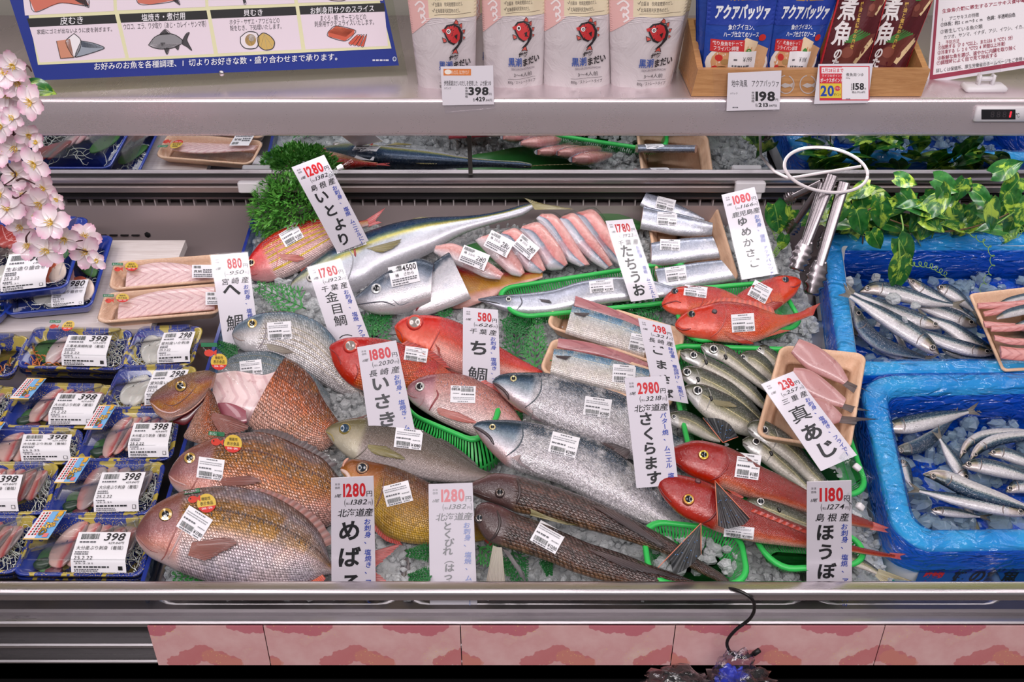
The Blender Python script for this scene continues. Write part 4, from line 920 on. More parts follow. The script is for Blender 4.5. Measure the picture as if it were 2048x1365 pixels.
f.fin('anal_fin', [(1530, 676), (1545, 668), (1560, 660)], [(1560, 668), (1575, 664), (1582, 662)], fn_orange, 6, (.001, .002), flat=True)
f.tail((1612, 618), (1642, 606), (1632, 618), (1626, 632), (1612, 634), fn_orange, 9); f.sticker(1486, 646, 46, 36, -4, '1080')
# amberjack
f = Fish('amberjack', 'longest fish, blue-backed and silver with a yellow stripe, lying across the back of the ice', [(580, 572), (588, 558), (618, 532), (665, 496), (726, 468), (788, 448), (849, 437), (942, 432), (1000, 423), (1043, 411), (1062, 407)], [(582, 580), (590, 588), (618, 596), (665, 600), (726, 580), (757, 556), (818, 526), (865, 504), (920, 471), (982, 449), (1043, 432), (1066, 417)], sk_yellow, tilt=16, h=.035, k=.5)
f.line([(581, 577), (598, 582), (612, 580)], .001, (110, 100, 104), 'mouth'); f.line([(690, 490), (706, 515), (700, 548), (690, 570)], .0012, (150, 150, 158)); f.line([(709, 498), (710, 506), (711, 514)], .002, (150, 40, 40), 'cut_mark')
f.eye(622, 556, 9, SILV_EYE, (1, .8, .5))
f.fin('pectoral_fin', [(733, 498), (742, 500), (750, 504)], [(808, 480), (790, 498), (766, 508)], fn_yel, 8, (.001, .006))
f.fin('second_dorsal_fin', [(808, 446), (835, 440), (860, 437)], [(830, 436), (846, 434), (866, 435)], fn_yel, 7, (0, 0), flat=True)
f.tail((1058, 404), (1046, 396), (1085, 408), (1154, 420), (1070, 420), fn_yel, 12)
f.sticker(700, 486, 62, 26, -18, '7500')
# threadfin bream
f = Fish('threadfin_bream', 'pink fish with yellow stripes in front of the green grass ball', [(496, 545), (497, 520), (510, 500), (525, 484), (557, 463), (603, 446), (646, 438), (700, 444), (735, 440)], [(499, 552), (508, 562), (542, 563), (588, 548), (634, 521), (668, 496), (700, 470), (720, 458), (738, 452)], sk_itoyori, tilt=16, h=.035, k=.45)
f.eye(503, 526, 8, ((220, 150, 130), (206, 150, 90), (20, 18, 26)), (1, .84, .62)); f.line([(497, 545), (506, 550), (516, 548)], .001, (170, 70, 70), 'mouth'); f.line([(545, 486), (556, 510), (552, 536)], .001, (206, 120, 116))
f.fin('pectoral_fin', [(558, 508), (560, 514), (564, 520)], [(600, 512), (612, 520), (596, 526)], finmat('fin_pink', (226, 150, 140), (206, 110, 100), 10), 8, (.001, .004))
f.fin('pelvic_fin', [(600, 540), (612, 532), (622, 526)], [(606, 548), (626, 540), (634, 522)], fn_red, 6, (0, 0), flat=True)
f.tail((732, 440), (772, 416), (752, 442), (766, 446), (736, 454), finmat('fin_pink_tail', (222, 110, 110), (206, 84, 84), 14), 9); f.sticker(581, 469, 42, 36, -30, '1280')
# cutlassfish in the basket
f = Fish('cutlassfish', 'long silver ribbon-like fish with a pointed dark snout in the back green basket', [(956, 598), (982, 593), (1012, 590), (1043, 588), (1105, 580), (1151, 566), (1197, 557), (1243, 554), (1300, 560), (1360, 580)], [(957, 602), (975, 608), (1012, 623), (1058, 629), (1105, 627), (1151, 618), (1197, 610), (1228, 606), (1290, 600), (1360, 592)], sk_cutlass, tilt=18, h=.038, k=.34)
f.eye(1017, 599, 6, ((120, 130, 140), (206, 206, 200), (24, 30, 36)), (1, .84, .55)); f.line([(957, 600), (980, 604), (1000, 608)], .0012, (40, 38, 46), 'mouth'); f.line([(1040, 592), (1044, 606), (1034, 620)], .0012, (96, 98, 108))
f.fin('pectoral_fin', [(1074, 598), (1080, 600), (1082, 604)], [(1100, 602), (1104, 608), (1092, 606)], fn_grey, 6, (.001, .003)); f.sticker(1203, 573, 48, 24, -6, '1780')
# split spotted mackerel (head with open belly)
f = Fish('split_mackerel', 'large split silver fish head with open gill and belly, wearing the 4500 label', [(711, 594), (726, 581), (757, 555), (788, 537), (834, 518), (868, 527)], [(712, 604), (722, 618), (757, 630), (803, 628), (835, 618), (862, 606)], sk_mack, tilt=20, h=.045, k=.42, part='head', cap=None, tcap=mat('gill_red', (96, 12, 24), .3, coat=.5))
f.eye(753, 578, 11, ((150, 150, 158), (190, 190, 192), (16, 18, 24)), (1, .88, .6)); f.line([(712, 610), (740, 606), (768, 604), (790, 612)], .0012, (80, 80, 92), 'mouth'); f.line([(786, 600), (800, 610), (820, 604)], .0009, (120, 120, 130), 'cheek_line')
g = Fish('collar', '', [(846, 540), (868, 524), (895, 506), (900, 508)], [(826, 630), (850, 632), (900, 616), (942, 598)], sk_mack, tilt=22, h=.05, k=.22, root=f.root, part='collar')
g.line([(848, 540), (856, 560), (850, 590), (832, 622)], .003, (150, 60, 66), 'gill_edge')
g = Fish('belly', '', [(880, 520), (920, 530), (960, 540), (1020, 545), (1085, 545)], [(880, 614), (920, 618), (960, 606), (1020, 580), (1085, 556)], skin('open_belly', [(0, (240, 196, 190)), (.22, (236, 186, 176)), (.4, (206, 150, 60)), (.7, (196, 130, 60)), (.85, (176, 70, 80)), (1, (150, 50, 62))], None, -.2, 40, 20, .0, metal=0, rough=.3, warp=.3, blotch=(40, .3, (130, 60, 40))), tilt=16, h=.028, k=.18, root=f.root, part='open_belly')
sticker_fn = f.pmap(808, 549, 58, 40, -12, .002)
o = sheet(sticker_fn, 'price_sticker', paper(), f.root); c = Card(sticker_fn, 100, 70, .0004); barcode(c, 4, 6, 46, 20); c.text('4500', 48, 3, 96, 24, BLACK, bold=.01); c.text('鰆', 20, 28, 32, 40, BLACK); c.text('さわら', 50, 28, 84, 40, BLACK); smalllines(c, 6, 94, (46, 53), 4, seed=3); smalllines(c, 6, 60, (62,), 4, seed=5); c.build(o)

# horse mackerel
def aji(label, T, B, eye, er, st=None, tail=None, h=.03, tilt=18, spot=True, k=.42, name='horse_mackerel', gill=None):
    f = Fish(name, label, T, B, sk_aji, tilt=tilt, h=h, k=k)
    f.eye(eye[0], eye[1], er, ((110, 104, 96), (200, 196, 190), (22, 24, 32)), (1, .88, .66))
    if spot: f.line([(spot[0]-2, spot[1]-3), (spot[0]+2, spot[1]+2), (spot[0]+1, spot[1]+7)], .0024, (30, 28, 30), 'gill_spot')
    if gill: f.line(gill, .001, (150, 146, 140))
    mq = ((T[0][0]+B[0][0])/2, (T[0][1]+B[0][1])/2); f.line([mq, (mq[0]*.6+eye[0]*.4, mq[1]*.6+eye[1]*.4+er*.9)], .001, (110, 104, 100), 'mouth', n=6)
    if tail: f.tail(*tail, fn_aji, 10)
    return f
aji('horse mackerel lying highest in the fan of olive-silver fish, beside the fillet tray', [(1401, 691), (1412, 687), (1445, 690), (1472, 705), (1495, 725), (1522, 748), (1550, 772)], [(1402, 697), (1412, 710), (1445, 726), (1478, 748), (1512, 772), (1535, 786), (1552, 786)], (1427, 699), 9, spot=(1450, 713), h=.036, gill=[(1446, 694), (1452, 708), (1444, 722)])
aji('horse mackerel second from the top in the fan of olive-silver fish', [(1360, 702), (1379, 698), (1412, 712), (1462, 738), (1505, 770), (1530, 800), (1540, 815)], [(1361, 710), (1368, 722), (1400, 738), (1445, 762), (1490, 792), (1520, 816), (1536, 822)], (1387, 711), 8, spot=(1411, 723), h=.040, gill=[(1408, 706), (1412, 722), (1402, 738)])
aji('horse mackerel with a dark olive back, third in the fan', [(1361, 742), (1372, 733), (1399, 735), (1445, 755), (1478, 778), (1512, 814), (1536, 846)], [(1362, 750), (1370, 764), (1400, 786), (1440, 806), (1478, 828), (1508, 848), (1530, 858)], (1374, 745), 9, spot=(1395, 758), h=.044, gill=[(1393, 738), (1398, 754), (1390, 774)])
aji('horse mackerel lowest in the fan, showing its whole silver belly', [(1366, 776), (1374, 770), (1392, 768), (1412, 771), (1445, 785), (1478, 804), (1512, 833), (1534, 862)], [(1368, 784), (1374, 794), (1389, 814), (1412, 836), (1445, 856), (1480, 870), (1510, 876), (1530, 876)], (1395, 782), 10, spot=(1421, 796), h=.050, gill=[(1416, 776), (1422, 794), (1412, 822)]).fin('pectoral_fin', [(1424, 800), (1428, 806), (1432, 812)], [(1462, 806), (1474, 816), (1452, 816)], fn_aji, 7, (.001, .003))
aji('horse mackerel mostly hidden behind the fan, below the rockfish basket', [(1474, 712), (1490, 703), (1512, 702), (1535, 718), (1548, 738), (1556, 760)], [(1476, 722), (1490, 736), (1510, 750), (1530, 762), (1546, 770), (1556, 770)], (1486, 714), 5, spot=None, h=.028)
aji('horse mackerel tail end between the rockfish basket and the fillet tray', [(1510, 696), (1530, 690), (1552, 704), (1566, 724), (1576, 746)], [(1512, 704), (1530, 722), (1548, 740), (1562, 754), (1574, 758)], (1520, 698), 4, spot=None, h=.024)
aji('pale horse mackerel between the 2980 price sign and the upper gurnard', [(1332, 832), (1345, 824), (1370, 822), (1400, 836), (1424, 858), (1440, 876)], [(1334, 842), (1350, 854), (1375, 864), (1405, 878), (1425, 884), (1440, 886)], (1348, 834), 5, spot=None, h=.03)
aji('dark-backed horse mackerel under the tilted 238 price sign', [(1494, 852), (1503, 842), (1530, 842), (1572, 867), (1600, 894), (1622, 922), (1650, 956), (1668, 984)], [(1496, 864), (1506, 876), (1530, 896), (1572, 926), (1600, 950), (1620, 968), (1645, 986), (1664, 994)], (1528, 861), 9, spot=None, h=.045, gill=[(1550, 858), (1556, 876), (1546, 898)])
aji('horse mackerel with a black gill spot, behind the upper red gurnard', [(1484, 880), (1500, 872), (1530, 872), (1558, 898), (1586, 927), (1611, 960), (1640, 1000)], [(1486, 892), (1500, 908), (1525, 926), (1558, 950), (1585, 966), (1611, 984), (1636, 1008)], (1512, 884), 8, spot=(1541, 906), h=.038, gill=[(1538, 882), (1544, 904), (1534, 924)])
aji('horse mackerel squeezed between the two red gurnards', [(1486, 1006), (1500, 996), (1530, 998), (1575, 1012), (1620, 1034), (1660, 1060)], [(1488, 1014), (1505, 1030), (1540, 1050), (1580, 1066), (1620, 1074), (1660, 1076)], (1521, 1004), 8, spot=(1557, 1019), h=.05)
f = aji('silver horse mackerel below the gurnard tails, forked tail beside the foam box', [(1590, 1074), (1620, 1076), (1660, 1088), (1703, 1106), (1735, 1124), (1756, 1140)], [(1592, 1086), (1620, 1100), (1660, 1118), (1700, 1132), (1732, 1142), (1752, 1150)], (1604, 1080), 6, spot=None, h=.04, tail=((1757, 1138), (1826, 1165), (1776, 1158), (1776, 1184), (1750, 1152)))
# ------------------------------------------------------------------ foam trays, green baskets and cut fish
def q3(quad, h): return [PX(x, y, h) for x, y in quad]
def vessel(mb, q, n, prof, r, m=0, seg=6, fill=True, um=None):
    q = [np.array(p) for p in q]; Wd = (np.linalg.norm(q[1]-q[0])+np.linalg.norm(q[2]-q[3]))/2; H = (np.linalg.norm(q[3]-q[0])+np.linalg.norm(q[2]-q[1]))/2
    f = quadmap(q); L = []
    for ins, z in prof:
        P = rrect(Wd-2*ins, H-2*ins, max(r-ins*.6, .003), seg)
        L.append(f(np.stack([(P[:, 0]+Wd/2)/Wd, (H/2-P[:, 1])/H], 1)) + n*z)
    k = len(L[0]); per = np.concatenate([[0], np.cumsum(np.linalg.norm(np.diff(L[0], axis=0), axis=1))])
    U = [(i/(len(prof)-1), per[j]) for i in range(len(prof)) for j in range(k)]
    mb.grid(L, m, U, close=True)
    if fill: mb.F.append(tuple(range(len(mb.V)-k, len(mb.V)))[::-1]); mb.M.append(m)
    return L
FOAM = woodmat('peach_foam', (224, 178, 146), (240, 202, 172), (40, 3, 40), 7, .5, .05)
def foam_tray(quad, h, label, hh=.022, group='peach foam trays', r=.016):
    q = q3(quad, h); b = thing('foam_tray', label, 'tray', np.mean(q, 0)-N0*hh, group)
    mb = MB(); vessel(mb, q, N0, [(.012, -hh-.002), (.001, -.004), (-.001, -.001), (.001, .001), (.004, .0), (.007, -.006), (.013, -hh+.003), (.017, -hh+.001)], r)
    mb.build('tray_body', FOAM, b); return b
def slot():
    t = NT('green_mesh_plastic'); x = t.sep(t.uv())
    a = t.math('SINE', t.math('MULTIPLY', x[1], 6.283/.0042)); b = t.step(t.math('ABSOLUTE', t.math('SUBTRACT', t.math('FRACT', t.math('MULTIPLY', x[0], 2.)), .5)), .47, .44)
    al = t.math('SUBTRACT', 1., t.math('MULTIPLY', t.step(a, .15, .45), b))
    t.set(col=C(52, 186, 84), rough=.35, alpha=al, sss=.1, ssss=.005); return t.m
GSLOT = slot(); GREEN = mat('green_plastic', (54, 192, 88), .32, sss=.1, ssss=.005)
def basket(quad, h, label, hh=.032, r=.03, flare=0):
    q = q3(quad, h); b = thing('mesh_basket', label, 'basket', np.mean(q, 0)-N0*hh, 'green plastic mesh baskets')
    mb = MB(); vessel(mb, q, N0, [(-.001, -.004), (-.003, 0), (-.001, .003), (.003, .003), (.005, 0), (.003, -.004)], r, fill=False); mb.build('rim', GREEN, b)
    mb = MB(); vessel(mb, q, N0, [(.002, -.003), (.008-flare, -hh*.55), (.014-flare*1.6, -hh), (.02-flare*1.5, -hh-.001)], r); mb.M[-1] = 1; mb.build('mesh_wall', [GSLOT, GREEN], b)
    return b
basket([(1334, 582), (1556, 562), (1610, 654), (1378, 686)], .040, 'green mesh basket holding three red rockfish')
basket([(806, 770), (1012, 800), (965, 892), (812, 826)], .040, 'green mesh basket holding the pink crimson bream', flare=.026)
basket([(990, 578), (1370, 520), (1400, 600), (1030, 636)], .030, 'long green mesh basket under the cutlassfish')
basket([(1330, 690), (1640, 700), (1740, 990), (1400, 1000)], .034, 'large green mesh basket under the fan of horse mackerel')
basket([(1282, 1040), (1480, 1060), (1500, 1172), (1300, 1170)], .042, 'green mesh basket under the salmon tail, full of ice')
basket([(1490, 1040), (1712, 1066), (1738, 1130), (1545, 1142)], .042, 'green mesh basket under the tails of the gurnards')

# cutlassfish cuts
foam_tray([(1288, 388), (1424, 378), (1479, 560), (1318, 586)], .030, 'peach foam tray of silver cutlassfish cuts at the back')
CUTF = flesh('cut_pink', (222, 168, 164), (176, 96, 100), lines=3)
for T, B, h, lb, st in (
    ([(1292, 386), (1320, 394), (1351, 407), (1380, 421), (1408, 437)], [(1279, 412), (1310, 428), (1351, 437), (1380, 440), (1409, 442)], .05, 'narrow tapering cutlassfish cut at the top of the foam tray', (1331, 408, 38, 24, 14)),
    ([(1287, 412), (1320, 420), (1351, 426), (1390, 436), (1425, 446)], [(1280, 458), (1320, 466), (1351, 472), (1390, 474), (1423, 472)], .048, 'cutlassfish cut second from the top in the foam tray', (1334, 438, 40, 26, 4)),
    ([(1302, 486), (1340, 480), (1380, 476), (1424, 473)], [(1302, 534), (1350, 530), (1395, 523), (1440, 518)], .044, 'thick cutlassfish cut third from the top in the foam tray', (1340, 490, 40, 22, 3)),
    ([(1309, 538), (1350, 532), (1395, 525), (1440, 520)], [(1320, 587), (1370, 580), (1420, 571), (1472, 562)], .044, 'thick cutlassfish cut at the bottom of the foam tray', (1352, 548, 42, 30, -8))):
    f = Fish('cutlassfish_cut', lb, T, B, skin('skin_cutlass_cut', [(0, (198, 196, 202)), (.4, (186, 188, 198)), (.7, (170, 174, 188)), (1, (142, 148, 162))], None, -.2, 50, 12, .0, metal=.55, rough=.25, blotch=(30, .5, (226, 224, 228)), cell=.1, bump=.35, warp=.4), cat='fish cut', tilt=22, h=h, k=.36, cap=CUTF, tcap=CUTF, group='cutlassfish cuts')
    f.sticker(*st, '680')
# mackerel fillet packs
sk_saba = skin('skin_mackerel_fillet', [(0, (232, 224, 222)), (.4, (224, 216, 212)), (.62, (206, 206, 206)), (.74, (150, 172, 190)), (.88, (96, 130, 156)), (1, (70, 96, 116))], None, -.2, 60, 16, .12, stripes=[(.72, 0, .02, (226, 216, 196), .6)], metal=.35, rough=.25, blotch=(60, .35, (206, 200, 186)), cell=.3, warp=.25)
sk_saba_in = flesh('mackerel_flesh', (176, 108, 112), (146, 78, 86), (206, 150, 150), 3)
foam_tray([(1118, 584), (1372, 660), (1352, 742), (1093, 652)], .028, 'peach foam tray with two mackerel fillets, upper of the pair')
foam_tray([(1106, 674), (1362, 756), (1338, 818), (1078, 742)], .030, 'peach foam tray with two mackerel fillets, lower of the pair')
for T, B, h, lb, sk_, st in (
    ([(1151, 592), (1180, 602), (1213, 613), (1245, 626), (1290, 645)], [(1148, 614), (1180, 624), (1213, 634), (1245, 646), (1290, 668)], .034, 'flesh-side mackerel fillet in the upper foam tray', sk_saba_in, None),
    ([(1145, 612), (1180, 620), (1213, 630), (1250, 642), (1292, 660)], [(1130, 668), (1160, 678), (1200, 690), (1246, 704), (1288, 716)], .040, 'silver skin-side mackerel fillet in the upper foam tray', sk_saba, (1276, 686, 34, 34, 12)),
    ([(1117, 677), (1160, 682), (1196, 690), (1245, 706), (1295, 726)], [(1114, 696), (1150, 704), (1196, 712), (1245, 726), (1295, 746)], .036, 'flesh-side mackerel fillet in the lower foam tray', sk_saba_in, None),
    ([(1108, 698), (1145, 702), (1180, 709), (1235, 722), (1300, 740)], [(1100, 748), (1130, 758), (1163, 767), (1215, 780), (1290, 800)], .042, 'silver skin-side mackerel fillet in the lower foam tray', sk_saba, (1248, 748, 46, 36, 4))):
    f = Fish('mackerel_fillet', lb, T, B, sk_, cat='fish fillet', tilt=18, h=h, k=.28, cap=CUTF, tcap=CUTF, group='mackerel fillets')
    if st: f.sticker(*st, '298'); f.fin('pectoral_fin', [(T[0][0]+2, T[0][1]+14), (T[0][0]+6, T[0][1]+18)], [(T[0][0]+36, T[0][1]+16), (T[0][0]+24, T[0][1]+24)], fn_dark, 6, (.001, .003))
# horse mackerel fillets
foam_tray([(1562, 690), (1733, 708), (1700, 902), (1512, 872)], .074, 'peach foam tray of pink horse mackerel fillets beside the blue box')
ajif = flesh('aji_flesh', (192, 136, 136), (206, 158, 156), (150, 74, 76), 1)
for T, B, tl, h, lb in (
    ([(1598, 678), (1620, 686), (1644, 699), (1678, 728), (1697, 760)], [(1582, 706), (1600, 726), (1622, 744), (1656, 758), (1686, 770)], ((1690, 760), (1744, 788), (1716, 776), (1722, 800), (1684, 770)), .088, 'pink opened horse mackerel fillet at the top of its tray'),
    ([(1588, 736), (1612, 738), (1636, 750), (1664, 772), (1692, 798)], [(1580, 764), (1600, 782), (1626, 798), (1656, 810), (1684, 816)], ((1682, 806), (1742, 824), (1710, 822), (1712, 832), (1680, 816)), .086, 'pink opened horse mackerel fillet in the middle of its tray'),
    ([(1566, 790), (1600, 794), (1644, 798), (1668, 814), (1684, 830)], [(1560, 816), (1590, 838), (1626, 850), (1656, 852), (1678, 846)], ((1676, 832), (1760, 840), (1716, 844), (1710, 852), (1674, 846)), .084, 'pink opened horse mackerel fillet at the bottom of its tray')):
    f = Fish('horse_mackerel_fillet', lb, T, B, ajif, cat='fish fillet', tilt=18, h=h, k=.3, group='opened horse mackerel fillets'); f.tail(*tl, fn_dark, 8)
# wrapped spanish mackerel slices
sk_saw = skin('skin_sawara_slice', [(0, (228, 222, 226)), (.22, (216, 210, 216)), (.36, (150, 158, 172)), (.45, (84, 94, 110)), (.5, (210, 140, 138)), (.66, (220, 166, 160)), (.9, (228, 184, 178)), (1, (222, 172, 168))], None, -.2, 20, 10, .0, metal=.1, rough=.25, bump=.25, warp=.1, blotch=(24, .35, (206, 120, 120)))
sk_saw2 = skin('skin_sawara_end', [(0, (232, 226, 228)), (.3, (220, 200, 202)), (.6, (218, 164, 158)), (1, (226, 184, 180))], None, -.2, 20, 10, 0, metal=.05, rough=.25, bump=.25, warp=.2, blotch=(24, .3, (206, 120, 120)))
WRAP = clearmat('cling_film', (.98, .98, .99, 1), .045, .07, 1., 70, .5)
lf = thing('bamboo_leaf', 'broad green leaf under the wrapped mackerel slices', 'leaf', PX(1200, 440, .01))
mb = MB(); a = spl([(900, 500), (1010, 470), (1130, 440), (1215, 424), (1300, 450)], 20); b = spl([(960, 530), (1060, 545), (1160, 520), (1240, 470), (1302, 455)], 20)
mb.grid([[PX(*(p+(q-p)*t), .022+.006*math.sin(t*3)) for t in np.linspace(0, 1, 6)] for p, q in zip(a, b)]); mb.build('blade', mat('leaf_bamboo', (44, 108, 48), .35, coat=.4), lf)
slices = [([(1160, 424), (1188, 421), (1214, 452), (1234, 490), (1248, 520)], [(1144, 432), (1158, 462), (1180, 492), (1208, 514), (1236, 530)], 'rightmost of the wrapped mackerel slices, beside the 1780 price sign', None),
    ([(1128, 432), (1150, 428), (1178, 460), (1206, 498), (1226, 530)], [(1116, 442), (1136, 474), (1160, 502), (1184, 524), (1210, 540)], 'second wrapped mackerel slice from the right', None),
    ([(1086, 428), (1112, 432), (1138, 464), (1160, 500), (1180, 530)], [(1072, 438), (1094, 470), (1114, 500), (1134, 522), (1160, 534)], 'third wrapped mackerel slice from the right, with a dark back edge', None),
    ([(1046, 452), (1078, 446), (1106, 474), (1124, 500), (1136, 528)], [(1040, 462), (1062, 494), (1082, 522), (1096, 540), (1122, 540)], 'fourth wrapped mackerel slice from the right, without a label', None),
    ([(1010, 462), (1034, 458), (1062, 486), (1080, 514), (1092, 540)], [(998, 474), (1018, 506), (1038, 528), (1056, 544), (1080, 548)], 'wrapped mackerel slice under the right one of three 280 labels', (1052, 494, 46, 32, 40)),
    ([(972, 472), (996, 466), (1022, 498), (1040, 522), (1050, 546)], [(950, 482), (980, 514), (1004, 536), (1022, 550), (1040, 554)], 'wrapped mackerel slice under the middle one of three 280 labels', (998, 488, 52, 36, 28)),
    ([(872, 492), (908, 488), (950, 508), (985, 530), (1008, 548)], [(868, 506), (900, 526), (936, 540), (970, 556), (1000, 560)], 'wrapped mackerel slice under the left one of three 280 labels', (948, 516, 56, 34, 22))]
for i, (T, B, lb, st) in enumerate(slices):
    f = Fish('mackerel_slice', lb, T, B, sk_saw if i < 5 else sk_saw2, cat='fish slice', tilt=20, h=.050+.002*i, k=.5, group='wrapped mackerel slices', part='slice', p=.7)
    ex_ = lambda P, dx, dy: [(x+dx, y+dy) for x, y in P]
    Fish('w', '', ex_(T, 3, -4), ex_(B, -3, 4), WRAP, tilt=20, h=.052+.002*i, k=.62, root=f.root, part='cling_wrap', p=.7)
    if st:
        g = f.pmap(*st, .014); o = sheet(g, 'price_label', paper(), f.root); c = Card(g, 100, 66, .0004); barcode(c, 6, 4, 44, 16, seed=i); c.text('280', 58, 18, 92, 38, BLACK, slant=.15); c.text('鰆', 10, 20, 20, 30, BLACK); c.text('さわら', 26, 20, 50, 30, BLACK); smalllines(c, 6, 90, (42, 48), 3.5, seed=i); smalllines(c, 6, 60, (56,), 4, seed=i+9); c.rect(82, 54, 90, 62, BLACK); c.rect(83.5, 55.5, 88.5, 60.5, WHITE); c.build(o)
# ------------------------------------------------------------------ price signs
CARDW = mat('sign_card', (222, 215, 223), .22, coat=.35, coatr=.08)
SLEEVE = clearmat('sign_sleeve', (.99, .99, 1, 1), .015, .06)
def clip_mesh(parent, p, d, s=.012):
    d = np.array(d, float); d /= np.linalg.norm(d); e = np.cross(d, (0, -.6, .8)); e /= np.linalg.norm(e); g = np.cross(d, e)
    b = thing  # noqa
    mb = MB(); mb.box(p, s*1.6, s, s*.25, 0, d, e, g, .001); mb.box(p+g*s*.35, s*1.6, s, s*.2, 0, d, e, g, .0008); mb.box(p+d*s*2.4, s*1.8, s*.9, s*.3, 0, d, e, g, .001); mb.build('clip', CLEAR, parent)
    mb = MB(); mb.box(p+d*s*1.25, s*.8, s*.6, s*.6, 0, d, e, g, .001); mb.build('clip_joint', WPL, parent)
def sign(name, quad, price, tax, origin, title, cook, label, size=46, y0=104, pitch=None, elev=34, h0=.0, o=None, unit='1尾', clip=None, titles=None, fs=.92, dim=0, wob=2):
    q = np.array(quad, float); bc = (q[2]+q[3])/2
    o = PX(bc[0], bc[1], h0) if o is None else o
    n = np.array((0, -math.cos(rad(elev)), math.sin(rad(elev))))
    Q = hit(q, o, n); t = thing('price_sign', label, 'price sign', hit([bc], o, n)[0], 'hand-lettered price signs')
    f = quadmap(list(Q)); W = np.linalg.norm(Q[1]-Q[0]); H = 100*np.linalg.norm((q[3]+q[2]-q[0]-q[1])/2)/np.linalg.norm(q[1]-q[0])/fs; y0 /= fs; pitch = (pitch or size)/fs
    mb = MB(); P = [f([(u, v)], l)[0] for l in (0, -.0014) for u, v in ((0, 0), (1, 0), (1, 1), (0, 1))]
    mb.add(P, [(3, 2, 1, 0), (4, 5, 6, 7), (0, 1, 5, 4), (1, 2, 6, 5), (2, 3, 7, 6), (3, 0, 4, 7)]); mb.build('card', CARDW, t, smooth=False)
    S1 = [f([(u, v)], .0008)[0] for u, v in ((-.03, -.012), (1.03, -.012), (1.03, 1.0), (-.03, 1.0))]
    mb = MB(); mb.add(S1, [(3, 2, 1, 0)]); mb.build('clear_sleeve', SLEEVE, t, smooth=False)
    S2 = lambda c: tuple(int(c_+(238-c_)*dim) for c_ in c)  # lamp glare painted as haze: ink washed towards white
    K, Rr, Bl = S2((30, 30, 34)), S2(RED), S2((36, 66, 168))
    c = Card(f, 100, H, .00008)
    c.text('本体', 9, 12, 21, 18, K, 'name_lettering'); c.text('価格', 9, 20, 21, 26, K, 'name_lettering')
    c.text(unit, 8, 38, 24, 46, K, 'name_lettering', .01, .3)
    w = 13.2*len(price); c.text(price, 81-w, 14, 81, 46, Rr, 'price_lettering', .035); c.text('円', 83, 33, 96, 46, K, 'name_lettering', .01)
    c.text('(', 31, 50, 34, 68, K, 'name_lettering'); c.text('税込', 35, 58, 44, 64, K, 'name_lettering'); c.text(tax, 45, 52, 84, 64, K, 'name_lettering', .008, .25); c.text('円', 86, 58, 93, 65, K, 'name_lettering'); c.text(')', 94, 50, 97, 68, K, 'name_lettering')
    k = len(origin)
    for i, ch in enumerate(origin): c.vtext(ch, 16+(i+.5)*(82/k), 72, 21.5, K, 'name_lettering', .010, .18, 21, yscale=.95)
    if titles is None: titles = [(title, y0, size, pitch)]
    for tt, yy, sz, pi_ in titles:
        for i, ch in enumerate(tt): c.vtext(ch, 42+wob*math.sin(i*2.3+len(tt)), yy+i*pi_, sz, K, 'name_lettering', .006 if ord(ch) >= 0x4e00 else .03, .08, pi_)
    y = 97
    for w_ in cook: c.vtext(w_, 84, y, 15.5, Bl, 'cooking_lettering', .014, .12, 15.2, wob=.8); y += 15.2*len(w_)+12
    c.build(t)
    if clip: clip_mesh(t, f([clip[0]], .003)[0], f([clip[1]])[0]-f([clip[0]])[0])
    return t
sign('itoyori', [(583, 335), (648, 310), (737, 482), (675, 506)], '1280', '1382', '島根産', 'いとより', ('お刺身、', '塩焼', 'ムニエルに！'), 'tilted white 1280 yen sign at the back above the pink fish, clip at right', 42, 85, 46, h0=.055, elev=12, clip=((1.0, .19), (1.5, .16)), wob=6, fs=0.94)
sign('hetai', [(421, 511), (495, 505), (520, 692), (449, 704)], '880', '950', '宮崎産', 'へ鯛', ('お刺身、', '塩焼き、'), 'white 880 yen sign behind the silver bream, beside the divider', 50, 51, 90, h0=.01, fs=0.9)
sign('kinme', [(614, 535), (680, 518), (745, 692), (668, 700)], '1780', '1922', '千葉産', '金目鯛（小', ('お刺身、', '塩焼', 'アクアパッツァに！'), 'leaning white 1780 yen sign above the deep red big-eyed fish', 37, 85, 37, h0=.012, fs=0.93)
sign('tachiuo', [(1211, 442), (1265, 438), (1318, 596), (1262, 604)], '1780', '1922', '千葉産', 'たちうお', ('お刺身、', '塩焼', 'ムニエルに！'), 'white 1780 yen sign between the wrapped slices and the cutlassfish cuts', 47, 95, 50, h0=.05, fs=1.07)
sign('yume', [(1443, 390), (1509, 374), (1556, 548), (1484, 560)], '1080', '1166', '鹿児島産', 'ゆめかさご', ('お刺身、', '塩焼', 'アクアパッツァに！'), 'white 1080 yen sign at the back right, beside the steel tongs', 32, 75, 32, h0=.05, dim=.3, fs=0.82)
sign('chidai', [(926, 615), (996, 620), (1002, 800), (925, 790)], '580', '626', '千葉産', 'ち鯛', ('お刺身、', '塩焼き、', 'フライで！'), 'upright white 580 yen sign behind the pink bream in its green basket', 56, 75, 76, h0=.022, fs=0.8)
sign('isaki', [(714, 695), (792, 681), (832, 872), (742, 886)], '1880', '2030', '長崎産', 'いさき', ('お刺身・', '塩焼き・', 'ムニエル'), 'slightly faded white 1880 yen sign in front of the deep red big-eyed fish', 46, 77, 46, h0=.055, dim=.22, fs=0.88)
sign('gomasaba', [(1276, 636), (1341, 651), (1377, 808), (1310, 796)], '298', '321', '長崎産', 'ごまさば', ('味噌煮、', '竜田揚げ、', '塩焼に！'), 'white 298 yen sign on the mackerel fillet trays, partly behind the 2980 sign', 40, 68, 44, h0=.058, fs=0.74)
